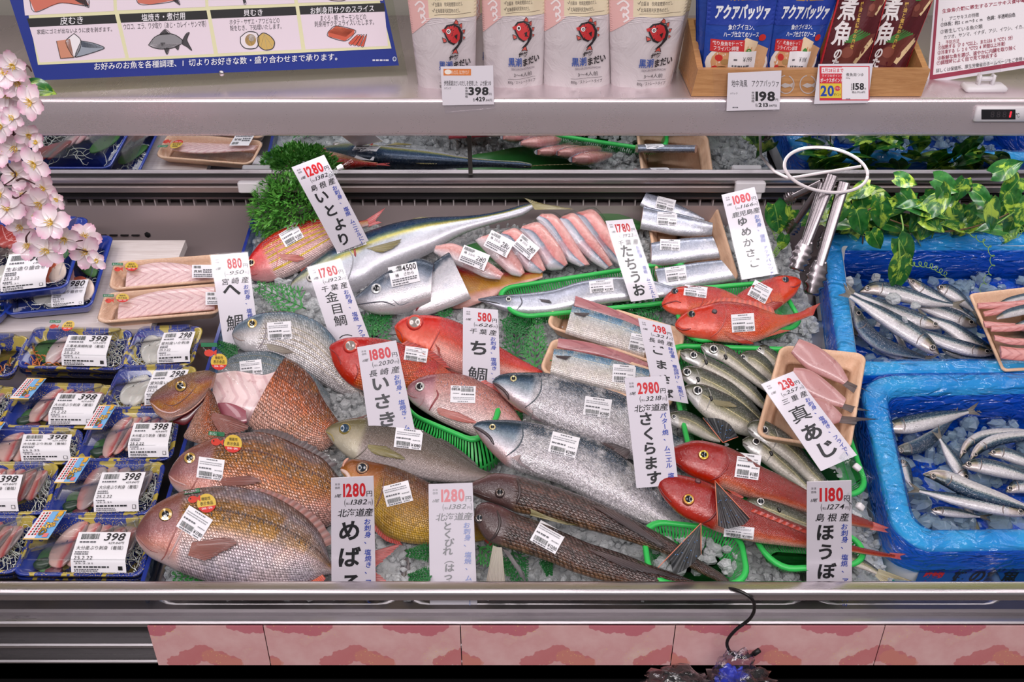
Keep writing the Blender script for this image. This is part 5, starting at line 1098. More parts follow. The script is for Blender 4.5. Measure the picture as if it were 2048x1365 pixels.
sign('sakura', [(1249, 757), (1331, 752), (1357, 970), (1273, 977)], '2980', '3218', '北海道産', 'さくらます', ('バター焼、', 'ムニエル', '塩焼'), 'white 2980 yen sign standing between the two silver salmon and the gurnards', 37, 84, 36, h0=.082)
sign('maaji', [(1522, 769), (1586, 743), (1714, 911), (1642, 943)], '238', '257', '三重産', '真あじ', ('お刺身、', '塩焼き、', 'フライで！'), 'strongly tilted white 238 yen sign leaning on the pink fillet tray', 58, 95, 63, h0=.112, elev=48, clip=((.72, 1.0), (.8, 1.12)), wob=3, fs=0.93)
sign('houbou', [(1614, 965), (1703, 962), (1704, 1196), (1613, 1196)], '1180', '1274', '島根産', 'ほうぼう', ('お刺身、', '塩焼、', 'アクアパッツァ'), 'white 1180 yen sign at the front right, in front of the red gurnards', 42, 88, 44, o=toY(1658, 1196, .872), elev=8, clip=((1.0, .14), (1.5, .32)), fs=0.94)
sign('mebaru', [(662, 957), (747, 953), (752, 1196), (663, 1197)], '1280', '1382', '北海道産', 'めばろ', ('お刺身、', '塩焼き、', 'フライで！'), 'white 1280 yen sign at the front, covering the tail of the largest sea bream', 52, 90, 63, o=toY(707, 1196, .876), elev=14, fs=0.98)
sign('tokubire', [(857, 969), (945, 966), (955, 1221), (860, 1224)], '1280', '1382', '北海道産', 'とくびれ（はっかく）', ('お刺身、', '塩焼、', 'ムニエルー！'), 'glossy sign, its ink paled by painted glare, reaching down behind the front glass, in front of the armoured fish', 22, 87, 19, titles=None, o=toY(907, 1222, .868), dim=.55)
# corner of a tan tag behind the gurnards
def tantag():
    q = [(1331, 916), (1350, 928), (1351, 946), (1328, 944)]; o = PX(1340, 940, .07); n = np.array((0, -.8, .6)); Q = hit(q, o, n)
    t = thing('small_tag', 'small tan paper tag with brush writing tucked behind the upper gurnard', 'tag', Q.mean(0)); f = quadmap(list(Q))
    mb = MB(); mb.add([f([(u, v)], l)[0] for l in (0, -.001) for u, v in ((0, 0), (1, 0), (1, 1), (0, 1))], [(3, 2, 1, 0), (4, 5, 6, 7), (0, 1, 5, 4), (1, 2, 6, 5), (2, 3, 7, 6), (3, 0, 4, 7)]); mb.build('card', mat('tan_card', (190, 172, 136), .5), t, smooth=False)
    c = Card(f, 100, 120); c.vtext('塩焼', 55, 10, 44, (30, 40, 70), 'lettering', .02); c.build(t)
tantag()
# ------------------------------------------------------------------ sashimi packs
def traymat():
    t = NT('blue_gold_tray'); ob = t.obj()
    q = t.n('ShaderNodeMapping'); t.put(q.inputs[0], ob); q.inputs['Rotation'].default_value = (0, 0, .6)
    w = t.n('ShaderNodeTexWave', wave_type='BANDS'); t.put(w.inputs[0], q.outputs[0]); w.inputs['Scale'].default_value = 7; w.inputs['Distortion'].default_value = 5; w.inputs['Detail'].default_value = 1; w.inputs['Detail Scale'].default_value = 6
    band = t.step(w.outputs['Fac'], .80, .84)
    sp_ = t.math('MULTIPLY', t.step(t.vor(ob, 520).outputs['Distance'], .32, .26), t.step(t.noise(ob, 18), .46, .54))
    m = t.math('MAXIMUM', band, sp_)
    col = t.mix(m, C(30, 52, 142), C(186, 164, 72)); t.set(col=col, rough=.22, spec=.6, coat=.5, coatr=.06); return t.m
TRAYM = traymat(); BLUET = mat('plain_blue_tray', (34, 62, 160), .2, coat=.5, coatr=.06)
LID = clearmat('clear_lid', (.97, .98, .98, 1), .03, .035, .12, 30)
def grad(name, stops, rough=.22, n=.1, **kw):
    if name in MATS: return MATS[name]
    t = NT(name); x = t.sep(t.uv()); nz = t.noise(t.obj(), 60, 4, .6)
    f = t.math('MULTIPLY_ADD', nz, n*2, t.math('SUBTRACT', x[0], n), clamp=True)
    t.bump(t.noise(t.obj(), 200, 3), .2, .001)
    t.set(col=t.ramp(f, [(p, C(*c)) for p, c in stops]), rough=rough, spec=.6, coat=.4, coatr=.1, sss=.15, sssr=(.01, .005, .004), ssss=1., **kw); MATS[name] = t.m; return t.m
BURI = grad('yellowtail_slice', [(0, (226, 190, 182)), (.5, (224, 182, 174)), (.66, (214, 130, 126)), (.74, (196, 84, 84)), (.82, (176, 140, 140)), (.92, (120, 106, 108)), (1, (160, 146, 146))])
BURI2 = grad('yellowtail_slice_dark', [(0, (198, 120, 116)), (.3, (214, 150, 146)), (.5, (186, 160, 160)), (.8, (150, 136, 138)), (1, (120, 104, 108))])
TAI = grad('snapper_slice', [(0, (236, 222, 218)), (.6, (232, 206, 204)), (.85, (220, 160, 164)), (1, (176, 120, 130))])
IKA = grad('squid_slice', [(0, (236, 232, 226)), (1, (222, 216, 208))]); TUNA = grad('tuna_slice', [(0, (184, 72, 64)), (1, (150, 48, 46))]); SALM = grad('salmon_slice', [(0, (238, 132, 92)), (1, (220, 104, 70))])
SHISO = mat('shiso_green', (58, 110, 46), .45); DAIK = mat('daikon_white', (228, 226, 218), .35, sss=.2, ssss=.004); CARR = mat('carrot_orange', (224, 128, 62), .4); WINE = mat('purple_seaweed', (92, 36, 52), .4); WAK = mat('dark_seaweed', (30, 56, 38), .3)
GARI = mat('shrimp_white', (238, 214, 200), .3)
def tangle(M, u0, v0, u1, v1, z, n, r, m, name, parent, seed):
    rr = random.Random(seed); mb = MB()
    for _ in range(n):
        u = rr.uniform(u0, u1); v = rr.uniform(v0, v1); a = rr.uniform(0, 6.28); P = []
        for k in range(6):
            P.append(M(u, v, z*rr.uniform(.3, 1.1))); u += .045*math.cos(a); v += .05*math.sin(a); a += rr.uniform(-.8, .8)
            u = min(max(u, .05), .95); v = min(max(v, .08), .92)
        mb.tube(spl(P, 10), r, 5)
    return mb.build(name, m, parent)
def slab(M, u, v, lu, lv, z, th, tiltz, m, parent, name, rot=0., ex=2.6, seed=0):
    """rounded slice, lu x lv in metres, raised at its right side by tiltz"""
    o = M(u, v, z); e1 = M(u+.01, v, z)-o; e1 /= np.linalg.norm(e1); e2 = M(u, v-.01, z)-o; e2 /= np.linalg.norm(e2)
    rr = random.Random(seed); ca, sa = math.cos(rot), math.sin(rot); a1 = e1*ca+e2*sa; a2 = -e1*sa+e2*ca
    L = []; U = []; n = 28; wb = [1+rr.uniform(-.06, .06) for _ in range(7)]
    for ins, zz in ((.55, -th), (.9, -th*.8), (1, -th*.2), (.97, th*.3), (.85, th*.55), (.5, th*.7), (.05, th*.75)):
        for j in range(n):
            t = 2*math.pi*j/n; c_, s_ = math.cos(t), math.sin(t); r_ = (abs(c_)**ex+abs(s_)**ex)**(-1/ex)*wb[j*7//n]*0+((abs(c_)**ex+abs(s_)**ex)**(-1/ex))*(1+.05*math.sin(3*t+seed))
            x = lu/2*ins*r_*c_; y = lv/2*ins*r_*s_
            L.append(o + a1*x + a2*y + N0*(zz + tiltz*(x/lu) - .004*(2*y/lv)**2)); U.append((.5+x/lu, .5+y/lv))
    mb = MB(); mb.grid(np.array(L).reshape(7, n, 3), 0, U, close=True)
    return mb.build(name, m, parent)
def pack(quad, h, label, food, price='398', name='大分産ぶり刺身（養殖）', brand=True, lab=(.50, .40, .95), health=False, tm=None, lidh=.039, seed=1, group='sashimi packs in blue trays', fmt=0):
    ce_ = np.mean(np.array(quad, float), 0); quad = [ce_+(np.array(p)-ce_)*1.045 for p in quad]
    q = [p-N0*.02 for p in q3(quad, h+.02)]; t = thing('sashimi_pack', label, 'sashimi pack', np.mean(q, 0), group); n = N0
    qm = quadmap([np.array(p) for p in q]); M = lambda u, v, z=0.: qm([(u, v)])[0] + n*z
    Wd = np.linalg.norm(q[1]-q[0]); H = np.linalg.norm(q[3]-q[0])
    mb = MB(); vessel(mb, q, n, [(.012, .001), (.004, .011), (.0005, .0195), (-.001, .0215), (.001, .0228), (.005, .0215), (.013, .007), (.018, .005)], .014); mb.build('tray', tm or TRAYM, t)
    mb = MB(); vessel(mb, q, n, [(.0015, .0235), (.004, .0245), (.0095, lidh-.003), (.0125, lidh)], .016); mb.build('lid', LID, t)
    r = random.Random(seed)
    if food == 'buri' or food == 'buri2':
        slab(M, .20, .66, Wd*.20, H*.5, .010, .003, 0, SHISO, t, 'shiso_leaf', .4, 2, seed); slab(M, .17, .74, .022, .018, .014, .005, 0, WAK, t, 'seaweed', .3, 2, seed); slab(M, .28, .86, .022, .016, .013, .004, 0, WINE, t, 'purple_seaweed', .2, 2, seed+1)
        tangle(M, .72, .25, .93, .75, .022, 60, .0005, DAIK, 'shredded_daikon', t, seed)
        for i in range(5): slab(M, .34+i*.115, .46+.02*r.uniform(-1, 1), Wd*.25, H*(.82-.06*i), .021+.0012*i, .0042, .011, BURI if food == 'buri' else BURI2, t, 'sashimi_slice', -.22+r.uniform(-.05, .05)+(.3 if food == 'buri2' else 0)*.3, 2.4, seed+i)
    elif food == 'tai':
        slab(M, .2, .4, Wd*.3, H*.6, .012, .003, 0, SHISO, t, 'shiso_leaf', .3, 2, seed); tangle(M, .08, .55, .25, .9, .018, 18, .0008, CARR, 'shredded_carrot', t, seed); tangle(M, .68, .2, .93, .8, .024, 60, .00045, DAIK, 'shredded_daikon', t, seed+1)
        for i in range(5): slab(M, .33+i*.09, .48, Wd*.24, H*(.74-.04*i), .021+.0012*i, .004, .012, TAI, t, 'sashimi_slice', -.2, 2.3, seed+i)
    elif food == 'ika':
        slab(M, .3, .35, Wd*.3, H*.55, .012, .003, 0, SHISO, t, 'shiso_leaf', .5, 2, seed); tangle(M, .15, .3, .4, .85, .018, 50, .00045, DAIK, 'shredded_daikon', t, seed); tangle(M, .55, .7, .8, .92, .016, 20, .0008, CARR, 'shredded_carrot', t, seed+1)
        for i in range(4): slab(M, .30+i*.1, .48+.05*(i % 2), Wd*.30, H*(.74-.05*i), .02+.001*i, .006, .006, IKA, t, 'squid_slice', .3*r.uniform(-1, 1), 2, seed+i)
    elif food == 'mix':
        tangle(M, .08, .1, .9, .9, .016, 80, .0005, DAIK, 'shredded_daikon', t, seed); slab(M, .82, .4, Wd*.16, H*.3, .02, .003, 0, SHISO, t, 'shiso_leaf', .5, 2, seed)
        for i, (u, v, m_, nm_, rt) in enumerate(((.28, .2, TUNA, 'tuna_slice', .3), (.36, .24, TUNA, 'tuna_slice', .3), (.44, .28, TUNA, 'tuna_slice', .3), (.5, .45, TAI, 'sashimi_slice', .2), (.57, .5, TAI, 'sashimi_slice', .2), (.64, .55, TAI, 'sashimi_slice', .2), (.74, .74, SALM, 'salmon_slice', .8), (.8, .7, SALM, 'salmon_slice', .6), (.86, .74, GARI, 'shrimp', .4), (.4, .75, IKA, 'squid_slice', .1), (.5, .8, IKA, 'squid_slice', .3))):
            slab(M, u, v, Wd*.15, H*.26, .02+.001*(i % 3), .004, .008, m_, t, nm_, rt, 2.2, seed+i)
    # price label folded over the front edge of the lid
    u0, v0, u1 = lab; ve = 1-.0125/H; tp = (ve-v0)/(ve-v0+.10+.016/H)
    def lf_(U, l=0.):
        out = []
        for a, b in np.asarray(U, float).reshape(-1, 2):
            u = u0+(u1-u0)*a
            if b <= tp: out.append(M(u, v0+(ve-v0)*b/tp, lidh+.0008+l))
            else:
                s = (b-tp)/(1-tp); out.append(M(u, ve+.011/H*s, lidh+.0008-(lidh-.026)*s) + n*l*.6 - Y0*l*.6)
        return np.array(out)
    o = sheet(lf_, 'price_label', paper(), t, 12); c = Card(lf_, 100, 86, .0004)
    barcode(c, 8, 4, 42, 15, seed=seed); c.text(price, 52, 3, 92, 18, BLACK, bold=.012, slant=.22); smalllines(c, 8, 40, (19,), 3, seed=seed)
    c.text('429.84円' if price == '398' else '(税込)', 62, 20, 92, 25, BLACK, slant=.2); c.text(name, 5, 28, 92, 36, BLACK); smalllines(c, 5, 30, (39, 43), 2.2, seed=seed+1)
    c.text('25.2.22', 6, 48, 40, 54, BLACK); smalllines(c, 6, 28, (57,), 2.4, seed=seed+2); c.text('25.2.21', 8, 61, 40, 65, BLACK); smalllines(c, 6, 74, (70,), 4, seed=seed+3, col=(50, 50, 55)); smalllines(c, 6, 50, (77, 81), 2.4, seed=seed+4)
    c.rect(86, 70, 94, 80, BLACK); c.rect(87, 71, 93, 79, WHITE); c.build(o)
    if brand:
        B = lambda U, l=0.: np.array([M(.03+.20*a+.07*(1-b), .05+.50*b, lidh+.0006+l) for a, b in np.asarray(U, float).reshape(-1, 2)])
        o = sheet(B, 'brand_sticker', mat('brand_blue', (120, 176, 226), .4), t, 4); c = Card(B, 60, 100, .0003)
        c.rect(0, 0, 26, 100, (228, 222, 226)); c.rect(0, 0, 60, 4, (226, 180, 90)); c.rect(0, 96, 60, 100, (226, 180, 90))
        for x, cc in ((7, RED), (15, BLACK), (22, RED)): 
            for k in range(9): c.rect(x-2, 8+k*9, x+2, 14+k*9, cc)
        c.vtext('豊後育ち', 50, 5, 15, (40, 40, 60), bold=.07, pitch=13); c.vtext('豊後育ち', 50, 5, 15, (236, 176, 50), bold=.03, pitch=13)
        c.vtext('ぶり', 36, 42, 24, (60, 40, 30), bold=.08, pitch=22); c.vtext('ぶり', 36, 42, 24, (240, 186, 60), bold=.03, pitch=22); c.rect(42, 80, 54, 93, (226, 120, 120)); c.build(o)
    if health:
        B = lambda U, l=0.: np.array([M(.34+.12*a, -.02+.28*b, lidh+.0006+l) for a, b in np.asarray(U, float).reshape(-1, 2)])
        health_on(B, lambda U, l=0.: np.array([M(.20+.11*a, -.02+.26*b, lidh+.0006+l) for a, b in np.asarray(U, float).reshape(-1, 2)]), t)
    return t
def health_on(fd, ff, parent):
    o = sheet(fd, 'round_sticker', mat('gold_sticker', (215, 180, 70), .35), parent, disc=True); c = Card(fd, 100, 100, .0003)
    c.poly([(50+50*math.cos(a), 50+50*math.sin(a)) for a in np.linspace(.35, math.pi-.35, 16)], (205, 40, 35)); c.text('機能性', 26, 16, 74, 34, BLACK); c.text('表示食品', 16, 40, 84, 60, BLACK); c.text('DHA・EPA', 22, 71, 78, 82, WHITE, bold=.01); c.build(o)
    c = Card(ff, 100, 100, .0002); c.rect(0, 0, 100, 26, (25, 110, 70), 'flag_sticker'); c.text('おいしさキラリ', 8, 5, 92, 21, WHITE, 'flag_sticker'); c.circ(50, 64, 30, 22, (205, 60, 45), 'flag_sticker'); c.poly([(72, 60), (98, 42), (96, 84)], (205, 60, 45), 'flag_sticker'); c.circ(36, 58, 5, 5, BLACK, 'flag_sticker', 10); c.build(parent)
# stacked packs: lower ones first
LH, UH = -.046, -.002
def P2(quad, dx, dy): return [(x+dx, y+dy) for x, y in quad]
A1 = [(72, 662), (262, 664), (242, 740), (37, 735)]; A2 = [(277, 662), (404, 656), (382, 730), (246, 736)]
B1 = [(50, 772), (232, 775), (194, 856), (6, 855)]; B2 = [(240, 742), (392, 736), (362, 814), (204, 820)]
C1 = [(-36, 860), (163, 862), (152, 928), (-60, 930)]; C2 = [(194, 826), (358, 826), (340, 920), (156, 922)]
D1 = [(-70, 930), (115, 930), (92, 1028), (-96, 1030)]; D2 = [(136, 930), (328, 928), (302, 1028), (97, 1032)]
E1 = [(-126, 1036), (76, 1036), (31, 1146), (-180, 1148)]; E2 = [(80, 1036), (302, 1036), (282, 1152), (31, 1150)]
for qd, fd, lb, pr, nm_, br, sd in ((A1, 'tai', 'lower snapper sashimi pack, under the one with carrot shreds', '398', '三重産真鯛刺身（養殖）', False, 21), (B1, 'buri', 'lower sashimi pack, mostly hidden in the second row under a yellowtail pack', '398', '大分産ぶり刺身（養殖）', False, 22),
      (E2, 'buri', 'lower yellowtail pack seen only as a dark strip above the steel rail', '398', '大分産ぶり刺身（養殖）', False, 23), (E1, 'buri', 'lower yellowtail pack in the bottom left corner of the photo', '398', '大分産ぶり刺身（養殖）', False, 24)):
    pack(P2(qd, 3, 8 if qd is not A1 else 12), LH-.004, lb, fd, pr, nm_, br, seed=sd)
pack(A1, UH, 'snapper sashimi pack with orange carrot shreds and a round gold sticker', 'tai', '398', '三重産真鯛刺身（養殖）', False, (.44, .36, .86), True, seed=1)
pack(A2, UH, 'white squid sashimi pack beside the carrot one, cut off by the blue divider', 'ika', '298', '愛知産いか刺身', False, (.52, .36, .98), seed=2)
pack(B1, UH, 'yellowtail pack second row down, with a strong lamp reflection and brand sticker', 'buri', seed=3)
pack(B2, UH, 'white squid sashimi pack behind the cut bream head', 'ika', '298', '愛知産いか刺身', False, (.55, .3, .98), seed=4)
pack(C1, UH, 'yellowtail pack third row down at the left edge, label hanging over its front', 'buri', seed=5)
pack(C2, UH, 'yellowtail pack third row down, next to the divider below the bream head', 'buri', lab=(.56, .42, .98), seed=6)
pack(D1, UH, 'yellowtail pack fourth row down at the left edge, with much shredded radish', 'buri', lab=(.25, .4, .72), seed=7)
pack(D2, UH, 'yellowtail pack fourth row down beside the divider, with narrow upright dark slices', 'buri2', lab=(.46, .36, .88), seed=8)
pack(E1, UH, 'yellowtail pack nearest the rail at the left edge, radish showing at its right', 'buri', lab=(.1, .4, .5), seed=9)
pack(E2, UH, 'large yellowtail pack nearest the rail, left of the largest sea bream', 'buri', lab=(.46, .42, .88), seed=10)
pack([(-110, 672), (56, 676), (24, 752), (-140, 756)], UH, 'sashimi pack at the left edge of the top row, corner only', 'ika', '298', '愛知産いか刺身', False, (.3, .4, .7), seed=11)
pack([(-150, 778), (36, 778), (-2, 850), (-180, 852)], UH, 'sashimi pack at the left edge of the second row, clear lid corner only', 'buri', lab=(.2, .4, .6), seed=12)
pack([(5, 478), (222, 476), (180, 612), (14, 628)], .004, 'lower assorted sashimi tray, showing beneath the right side of the 980 one', 'mix', '980', '生お造り盛合せ', False, (.55, .7, .92), tm=BLUET, seed=13, lidh=.032, group='large sashimi trays')
pack([(-160, 600), (26, 606), (-6, 640), (-190, 648)], .004, 'assorted sashimi tray showing only its blue edge at the left border of the photo', 'mix', '980', '生お造り盛合せ', False, tm=BLUET, seed=15, lidh=.032, group='large sashimi trays')
pack([(-62, 440), (171, 440), (130, 574), (-112, 602)], .038, 'assorted sashimi tray labelled 980, under the blossom branch', 'mix', '980', '生お造り盛合せ', False, (.48, .58, .84), tm=BLUET, seed=14, lidh=.034, group='large sashimi trays')
# snapper fillet trays
fil = flesh('fillet_stripe', (238, 204, 202), (206, 150, 156), (206, 140, 150), 9)
for i, (qd, lb, T, B) in enumerate(((([(228, 524), (452, 508), (452, 560), (217, 580)]), 'snapper fillet tray, farther of the two on the pale board', [(256, 540), (300, 527), (345, 526), (400, 534), (440, 540)], [(252, 578), (300, 574), (345, 570), (400, 566), (440, 562)]),
     (([(210, 587), (446, 566), (442, 625), (192, 646)]), 'snapper fillet tray, nearer of the two on the pale board', [(240, 606), (300, 586), (360, 578), (430, 574)], [(236, 640), (300, 632), (360, 626), (430, 620)]))):
    b = foam_tray(qd, .022, lb, .02, 'snapper fillet trays')
    Fish('f', '', T, B, fil, tilt=4, h=.018, k=.22, root=b, part='fillet')
    qq = q3(qd, .0235); mb = MB(); f2 = quadmap(qq); mb.grid(np.array([f2([(u, v)])[0]+N0*(.006*math.sin(math.pi*u)*math.sin(math.pi*v)) for u in np.linspace(0, 1, 10) for v in np.linspace(0, 1, 8)]).reshape(10, 8, 3)); mb.build('film', WRAP, b)
    sx = qd[0][0]
    fp = lambda x0, y0, w, hh: (lambda U, l=0.: np.array([PX(x0+a*w, y0+bb*hh, .0325+l) for a, bb in np.asarray(U, float).reshape(-1, 2)]))
    health_on(fp(sx+22, qd[0][1]+0, 26, 18), fp(sx-4, qd[0][1]+2, 22, 20), b)
    lx = 384 if i == 0 else 411; ly = 530 if i == 0 else 584
    g = fp(lx, ly, 44, 26); o = sheet(g, 'price_label', paper(), b); c = Card(g, 100, 60); c.text('真鯛', 8, 24, 44, 36, BLACK); barcode(c, 8, 4, 40, 16, seed=i); smalllines(c, 8, 92, (42, 50), 4, seed=i); smalllines(c, 50, 92, (20, 30), 5, seed=i); c.build(o)
# ------------------------------------------------------------------ foam boxes with blue liners and sardines
FOAMW = mat('white_foam', (226, 224, 226), .6)
def linermat(nm='blue_liner_film', tint=(.22, .72, 1, 1), dif=C(30, 140, 244), dens=.10):
    t = NT(nm); t.t.nodes.remove(t.b)
    ob = t.obj(); n = t.math('ADD', t.math('MULTIPLY', t.vor(t.mix(.12, ob, t.n('ShaderNodeTexNoise').outputs['Color']), 34, 1., 'DISTANCE_TO_EDGE').outputs['Distance'], 1.6), t.noise(ob, 20, 4, .65, 1.5))
    bp = t.n('ShaderNodeBump'); t.put(bp.inputs['Height'], n); bp.inputs['Strength'].default_value = .8; bp.inputs['Distance'].default_value = .008
    d = t.n('ShaderNodeBsdfDiffuse'); d.inputs[0].default_value = dif
    tr = t.n('ShaderNodeBsdfTransparent'); tr.inputs[0].default_value = tint
    g = t.n('ShaderNodeBsdfGlossy'); g.inputs['Roughness'].default_value = .12
    m1 = t.n('ShaderNodeMixShader'); t.put(m1.inputs[0], t.math('MULTIPLY_ADD', t.step(t.noise(ob, 9, 3), .4, .65), .30, dens)); t.t.links.new(tr.outputs[0], m1.inputs[1]); t.t.links.new(d.outputs[0], m1.inputs[2])
    m2 = t.n('ShaderNodeMixShader'); lw = t.n('ShaderNodeLayerWeight'); lw.inputs[0].default_value = .5; t.t.links.new(bp.outputs[0], lw.inputs['Normal'])
    t.put(m2.inputs[0], t.math('MULTIPLY_ADD', t.math('POWER', lw.outputs['Facing'], 3.), .6, .06, clamp=True)); t.t.links.new(m1.outputs[0], m2.inputs[1]); t.t.links.new(g.outputs[0], m2.inputs[2])
    for s in (d, g): t.t.links.new(bp.outputs[0], s.inputs['Normal'])
    t.t.links.new(m2.outputs[0], t.out.inputs[0]); return t.m
LINER = linermat(); LINER2 = linermat('blue_liner_film_folded', (.06, .40, .96, 1), C(12, 84, 222), .14)
def icemat():
    t = NT('crushed_ice'); ob = t.obj(); n = t.noise(ob, 60, 4, .7); t.bump(t.math('ADD', n, t.noise(ob, 220, 3)), .7, .004)
    t.set(col=t.ramp(n, [(.3, C(196, 200, 202)), (.7, C(236, 238, 240))]), rough=.12, trans=.34, ior=1.31, coat=.3, coatr=.05, sss=.0); return t.m
ICE = icemat(); ICEB = mat('ice_blue_lit', (170, 196, 216), .12, trans=.6, ior=1.31)  # second ice has the blue light of the liner put into its colour
def chunk(mb, c, s, r, m=0):
    n = r.choice((5, 6, 7)); L = []; ax = [r.uniform(.6, 1.3) for _ in range(3)]; a0 = r.uniform(0, 6.28); tl = r.uniform(-.6, .6)
    for z, f in ((-.8, .35), (-.5, .85), (.2, 1.), (.7, .8), (.9, .3)):
        L.append([np.array(c)+s*np.array((ax[0]*f*r.uniform(.75, 1.15)*math.cos(a0+6.283*j/n)+tl*z*.5, ax[1]*f*r.uniform(.75, 1.15)*math.sin(a0+6.283*j/n), ax[2]*z*r.uniform(.8, 1.1))) for j in range(n)])
    mb.grid(L, m, close=True); k = len(mb.V); mb.F += [tuple(range(k-n, k)), tuple(range(k-5*n, k-4*n))[::-1]]; mb.M += [m, m]
def foam_box(quad, label, liner_label, r, seed):
    q = q3(quad, .05); b = thing('foam_box', label, 'foam box', np.mean(q, 0)-N0*.10, 'foam fish boxes')
    mb = MB(); vessel(mb, q, N0, [(.006, -.1), (.0, -.004), (.003, 0), (.026, 0), (.030, -.004), (.040, -.068)], r, seg=8); mb.build('box_body', FOAMW, b)
    mb = MB(); L = vessel(mb, q, N0, [(-.006, -.048), (-.005, -.03), (-.003, -.012), (-.003, -.001), (.003, .004), (.014, .005), (.026, .004), (.030, -.002), (.033, -.012), (.036, -.03), (.040, -.05), (.045, -.064)], r, seg=24, fill=True)
    V = np.array(mb.V); k = len(L[0])
    for i in range(len(V)):
        ring = i//k; p = Vector(V[i])*26; d = mnoise.noise(p)*.5+mnoise.noise(p*2.7)*.3
        a = .004 if ring > 1 else .013
        V[i] += N0*d*a*(1 if ring < 3 else .8) + np.array((mnoise.noise(p+Vector((9, 0, 0))), mnoise.noise(p+Vector((0, 7, 0))), 0))*.004
    mb.V = [tuple(v) for v in V]
    ln = thing('liner_bag', liner_label, 'plastic bag', np.mean(q, 0), 'blue liner bags'); mb.M = [1 if (i//k < 3 or i//k > 7) else 0 for i in range(len(mb.F))]; mb.build('film', [LINER, LINER2], ln)
    return b, q
bx1, Q1 = foam_box([(1643, 468), (2260, 466), (2270, 744), (1684, 748)], 'upper white foam box under the pothos leaves, draped in blue film', 'blue film lining the upper sardine box under the pothos leaves', .03, 1)
bx2, Q2 = foam_box([(1716, 750), (2290, 744), (2330, 1092), (1796, 1098)], 'lower white foam box at the front right, with a printed blue label', 'blue film lining the lower sardine box at the front right', .05, 2)
# printed label on the front of the lower box
LZ = lambda U, l=0.: np.array([(x, Yf-.0012-l, z) for x, z in [(toY(1868+a*420, 1150, Yf)[0], toY(1868, 1122+b*40, Yf)[2]) for a, b in np.asarray(U, float).reshape(-1, 2)]])
fm_ = quadmap([np.array(Q2[3])-N0*.05, np.array(Q2[2])-N0*.05, np.array(Q2[2])-N0*.1, np.array(Q2[3])-N0*.1]); nf = np.cross(fm_.q[1]-fm_.q[0], fm_.q[0]-fm_.q[3]); nf /= np.linalg.norm(nf); nf *= np.sign(-nf[1])
lm = lambda U, l=0.: np.array([fm_([(.13+.9*a, .02+.62*b)])[0]+nf*(.0006+l)*1.0 + Y0*.004*(1-b) for a, b in np.asarray(U, float).reshape(-1, 2)])
o = sheet(lm, 'label', mat('label_blue', (30, 84, 160), .4), bx2, 4); c = Card(lm, 300, 26, .0004); c.text('愛', 4, 1, 34, 25, (206, 40, 50), bold=.04, slant=.2); c.text('媛の鮮魚', 44, 1, 130, 25, (30, 30, 40), bold=.03, slant=.2); c.build(o)
o = MB().box(PX(1980, 1190, -.046), .52, .12, .003, 0, X0, Y0, N0).build('teal_sheet', mat('teal_sheet', (40, 150, 138), .4), smooth=False); tag(o, 'teal plastic sheet on the counter floor under the lower foam box', 'sheet')

def sardine(axis, hw, label, h, group, flip=1, back=False, tail=True, tilt=12, head=True, k=.5, tl=26, curved=None):
    A = spl(axis, 14); T_ = np.gradient(A, axis=0); T_ /= np.linalg.norm(T_, axis=1)[:, None]; Nn = np.stack([T_[:, 1], -T_[:, 0]], 1)
    if Nn[5][1] > 0: Nn = -Nn
    Nn *= flip
    t = np.linspace(0, 1, 14); w = hw*np.interp(t, [0, .03, .08, .16, .3, .5, .7, .86, .95, 1], [.12, .3, .58, .84, 1, .97, .76, .45, .26, .24])
    T = A+Nn*w[:, None]*.92; B = A-Nn*w[:, None]*1.06
    f = Fish('sardine', label, T, B, sk_sardback if back else sk_sard, tilt=tilt, h=h, k=k, group=group, N=34)
    at = lambda u, s: tuple(A[int(round(u*13))] + Nn[int(round(u*13))]*w[int(round(u*13))]*s)
    if head:
        e = A[0]*.45+A[2]*.55 if hw > 12 else A[1]; e = (A[1]+(A[2]-A[1])*.15) + Nn[1]*hw*.12
        f.eye(e[0], e[1], hw*.36, ((130, 110, 100), (158, 148, 140), (14, 16, 22)), (1, .88, .62))
        g = [at(.2, .7), (A[3]+(A[4]-A[3])*.2), at(.2, -.75)]; f.line(g, .0009, (120, 104, 100)); f.line([A[0], (A[0]*.3+A[1]*.7)-Nn[1]*hw*.25], .0008, (90, 84, 80), 'mouth', n=5)
    if tail:
        d = T_[-1]; e = A[-1]; n_ = Nn[-1]
        f.tail(tuple(e+n_*hw*.22-d*3), tuple(e+d*tl+n_*hw*.8), tuple(e+d*tl*.45), tuple(e+d*tl*.95-n_*hw*.75), tuple(e-n_*hw*.22-d*3), fn_sard, 7)
    return f
g1, g2 = 'whole sardines in the upper box', 'whole sardines in the lower box'
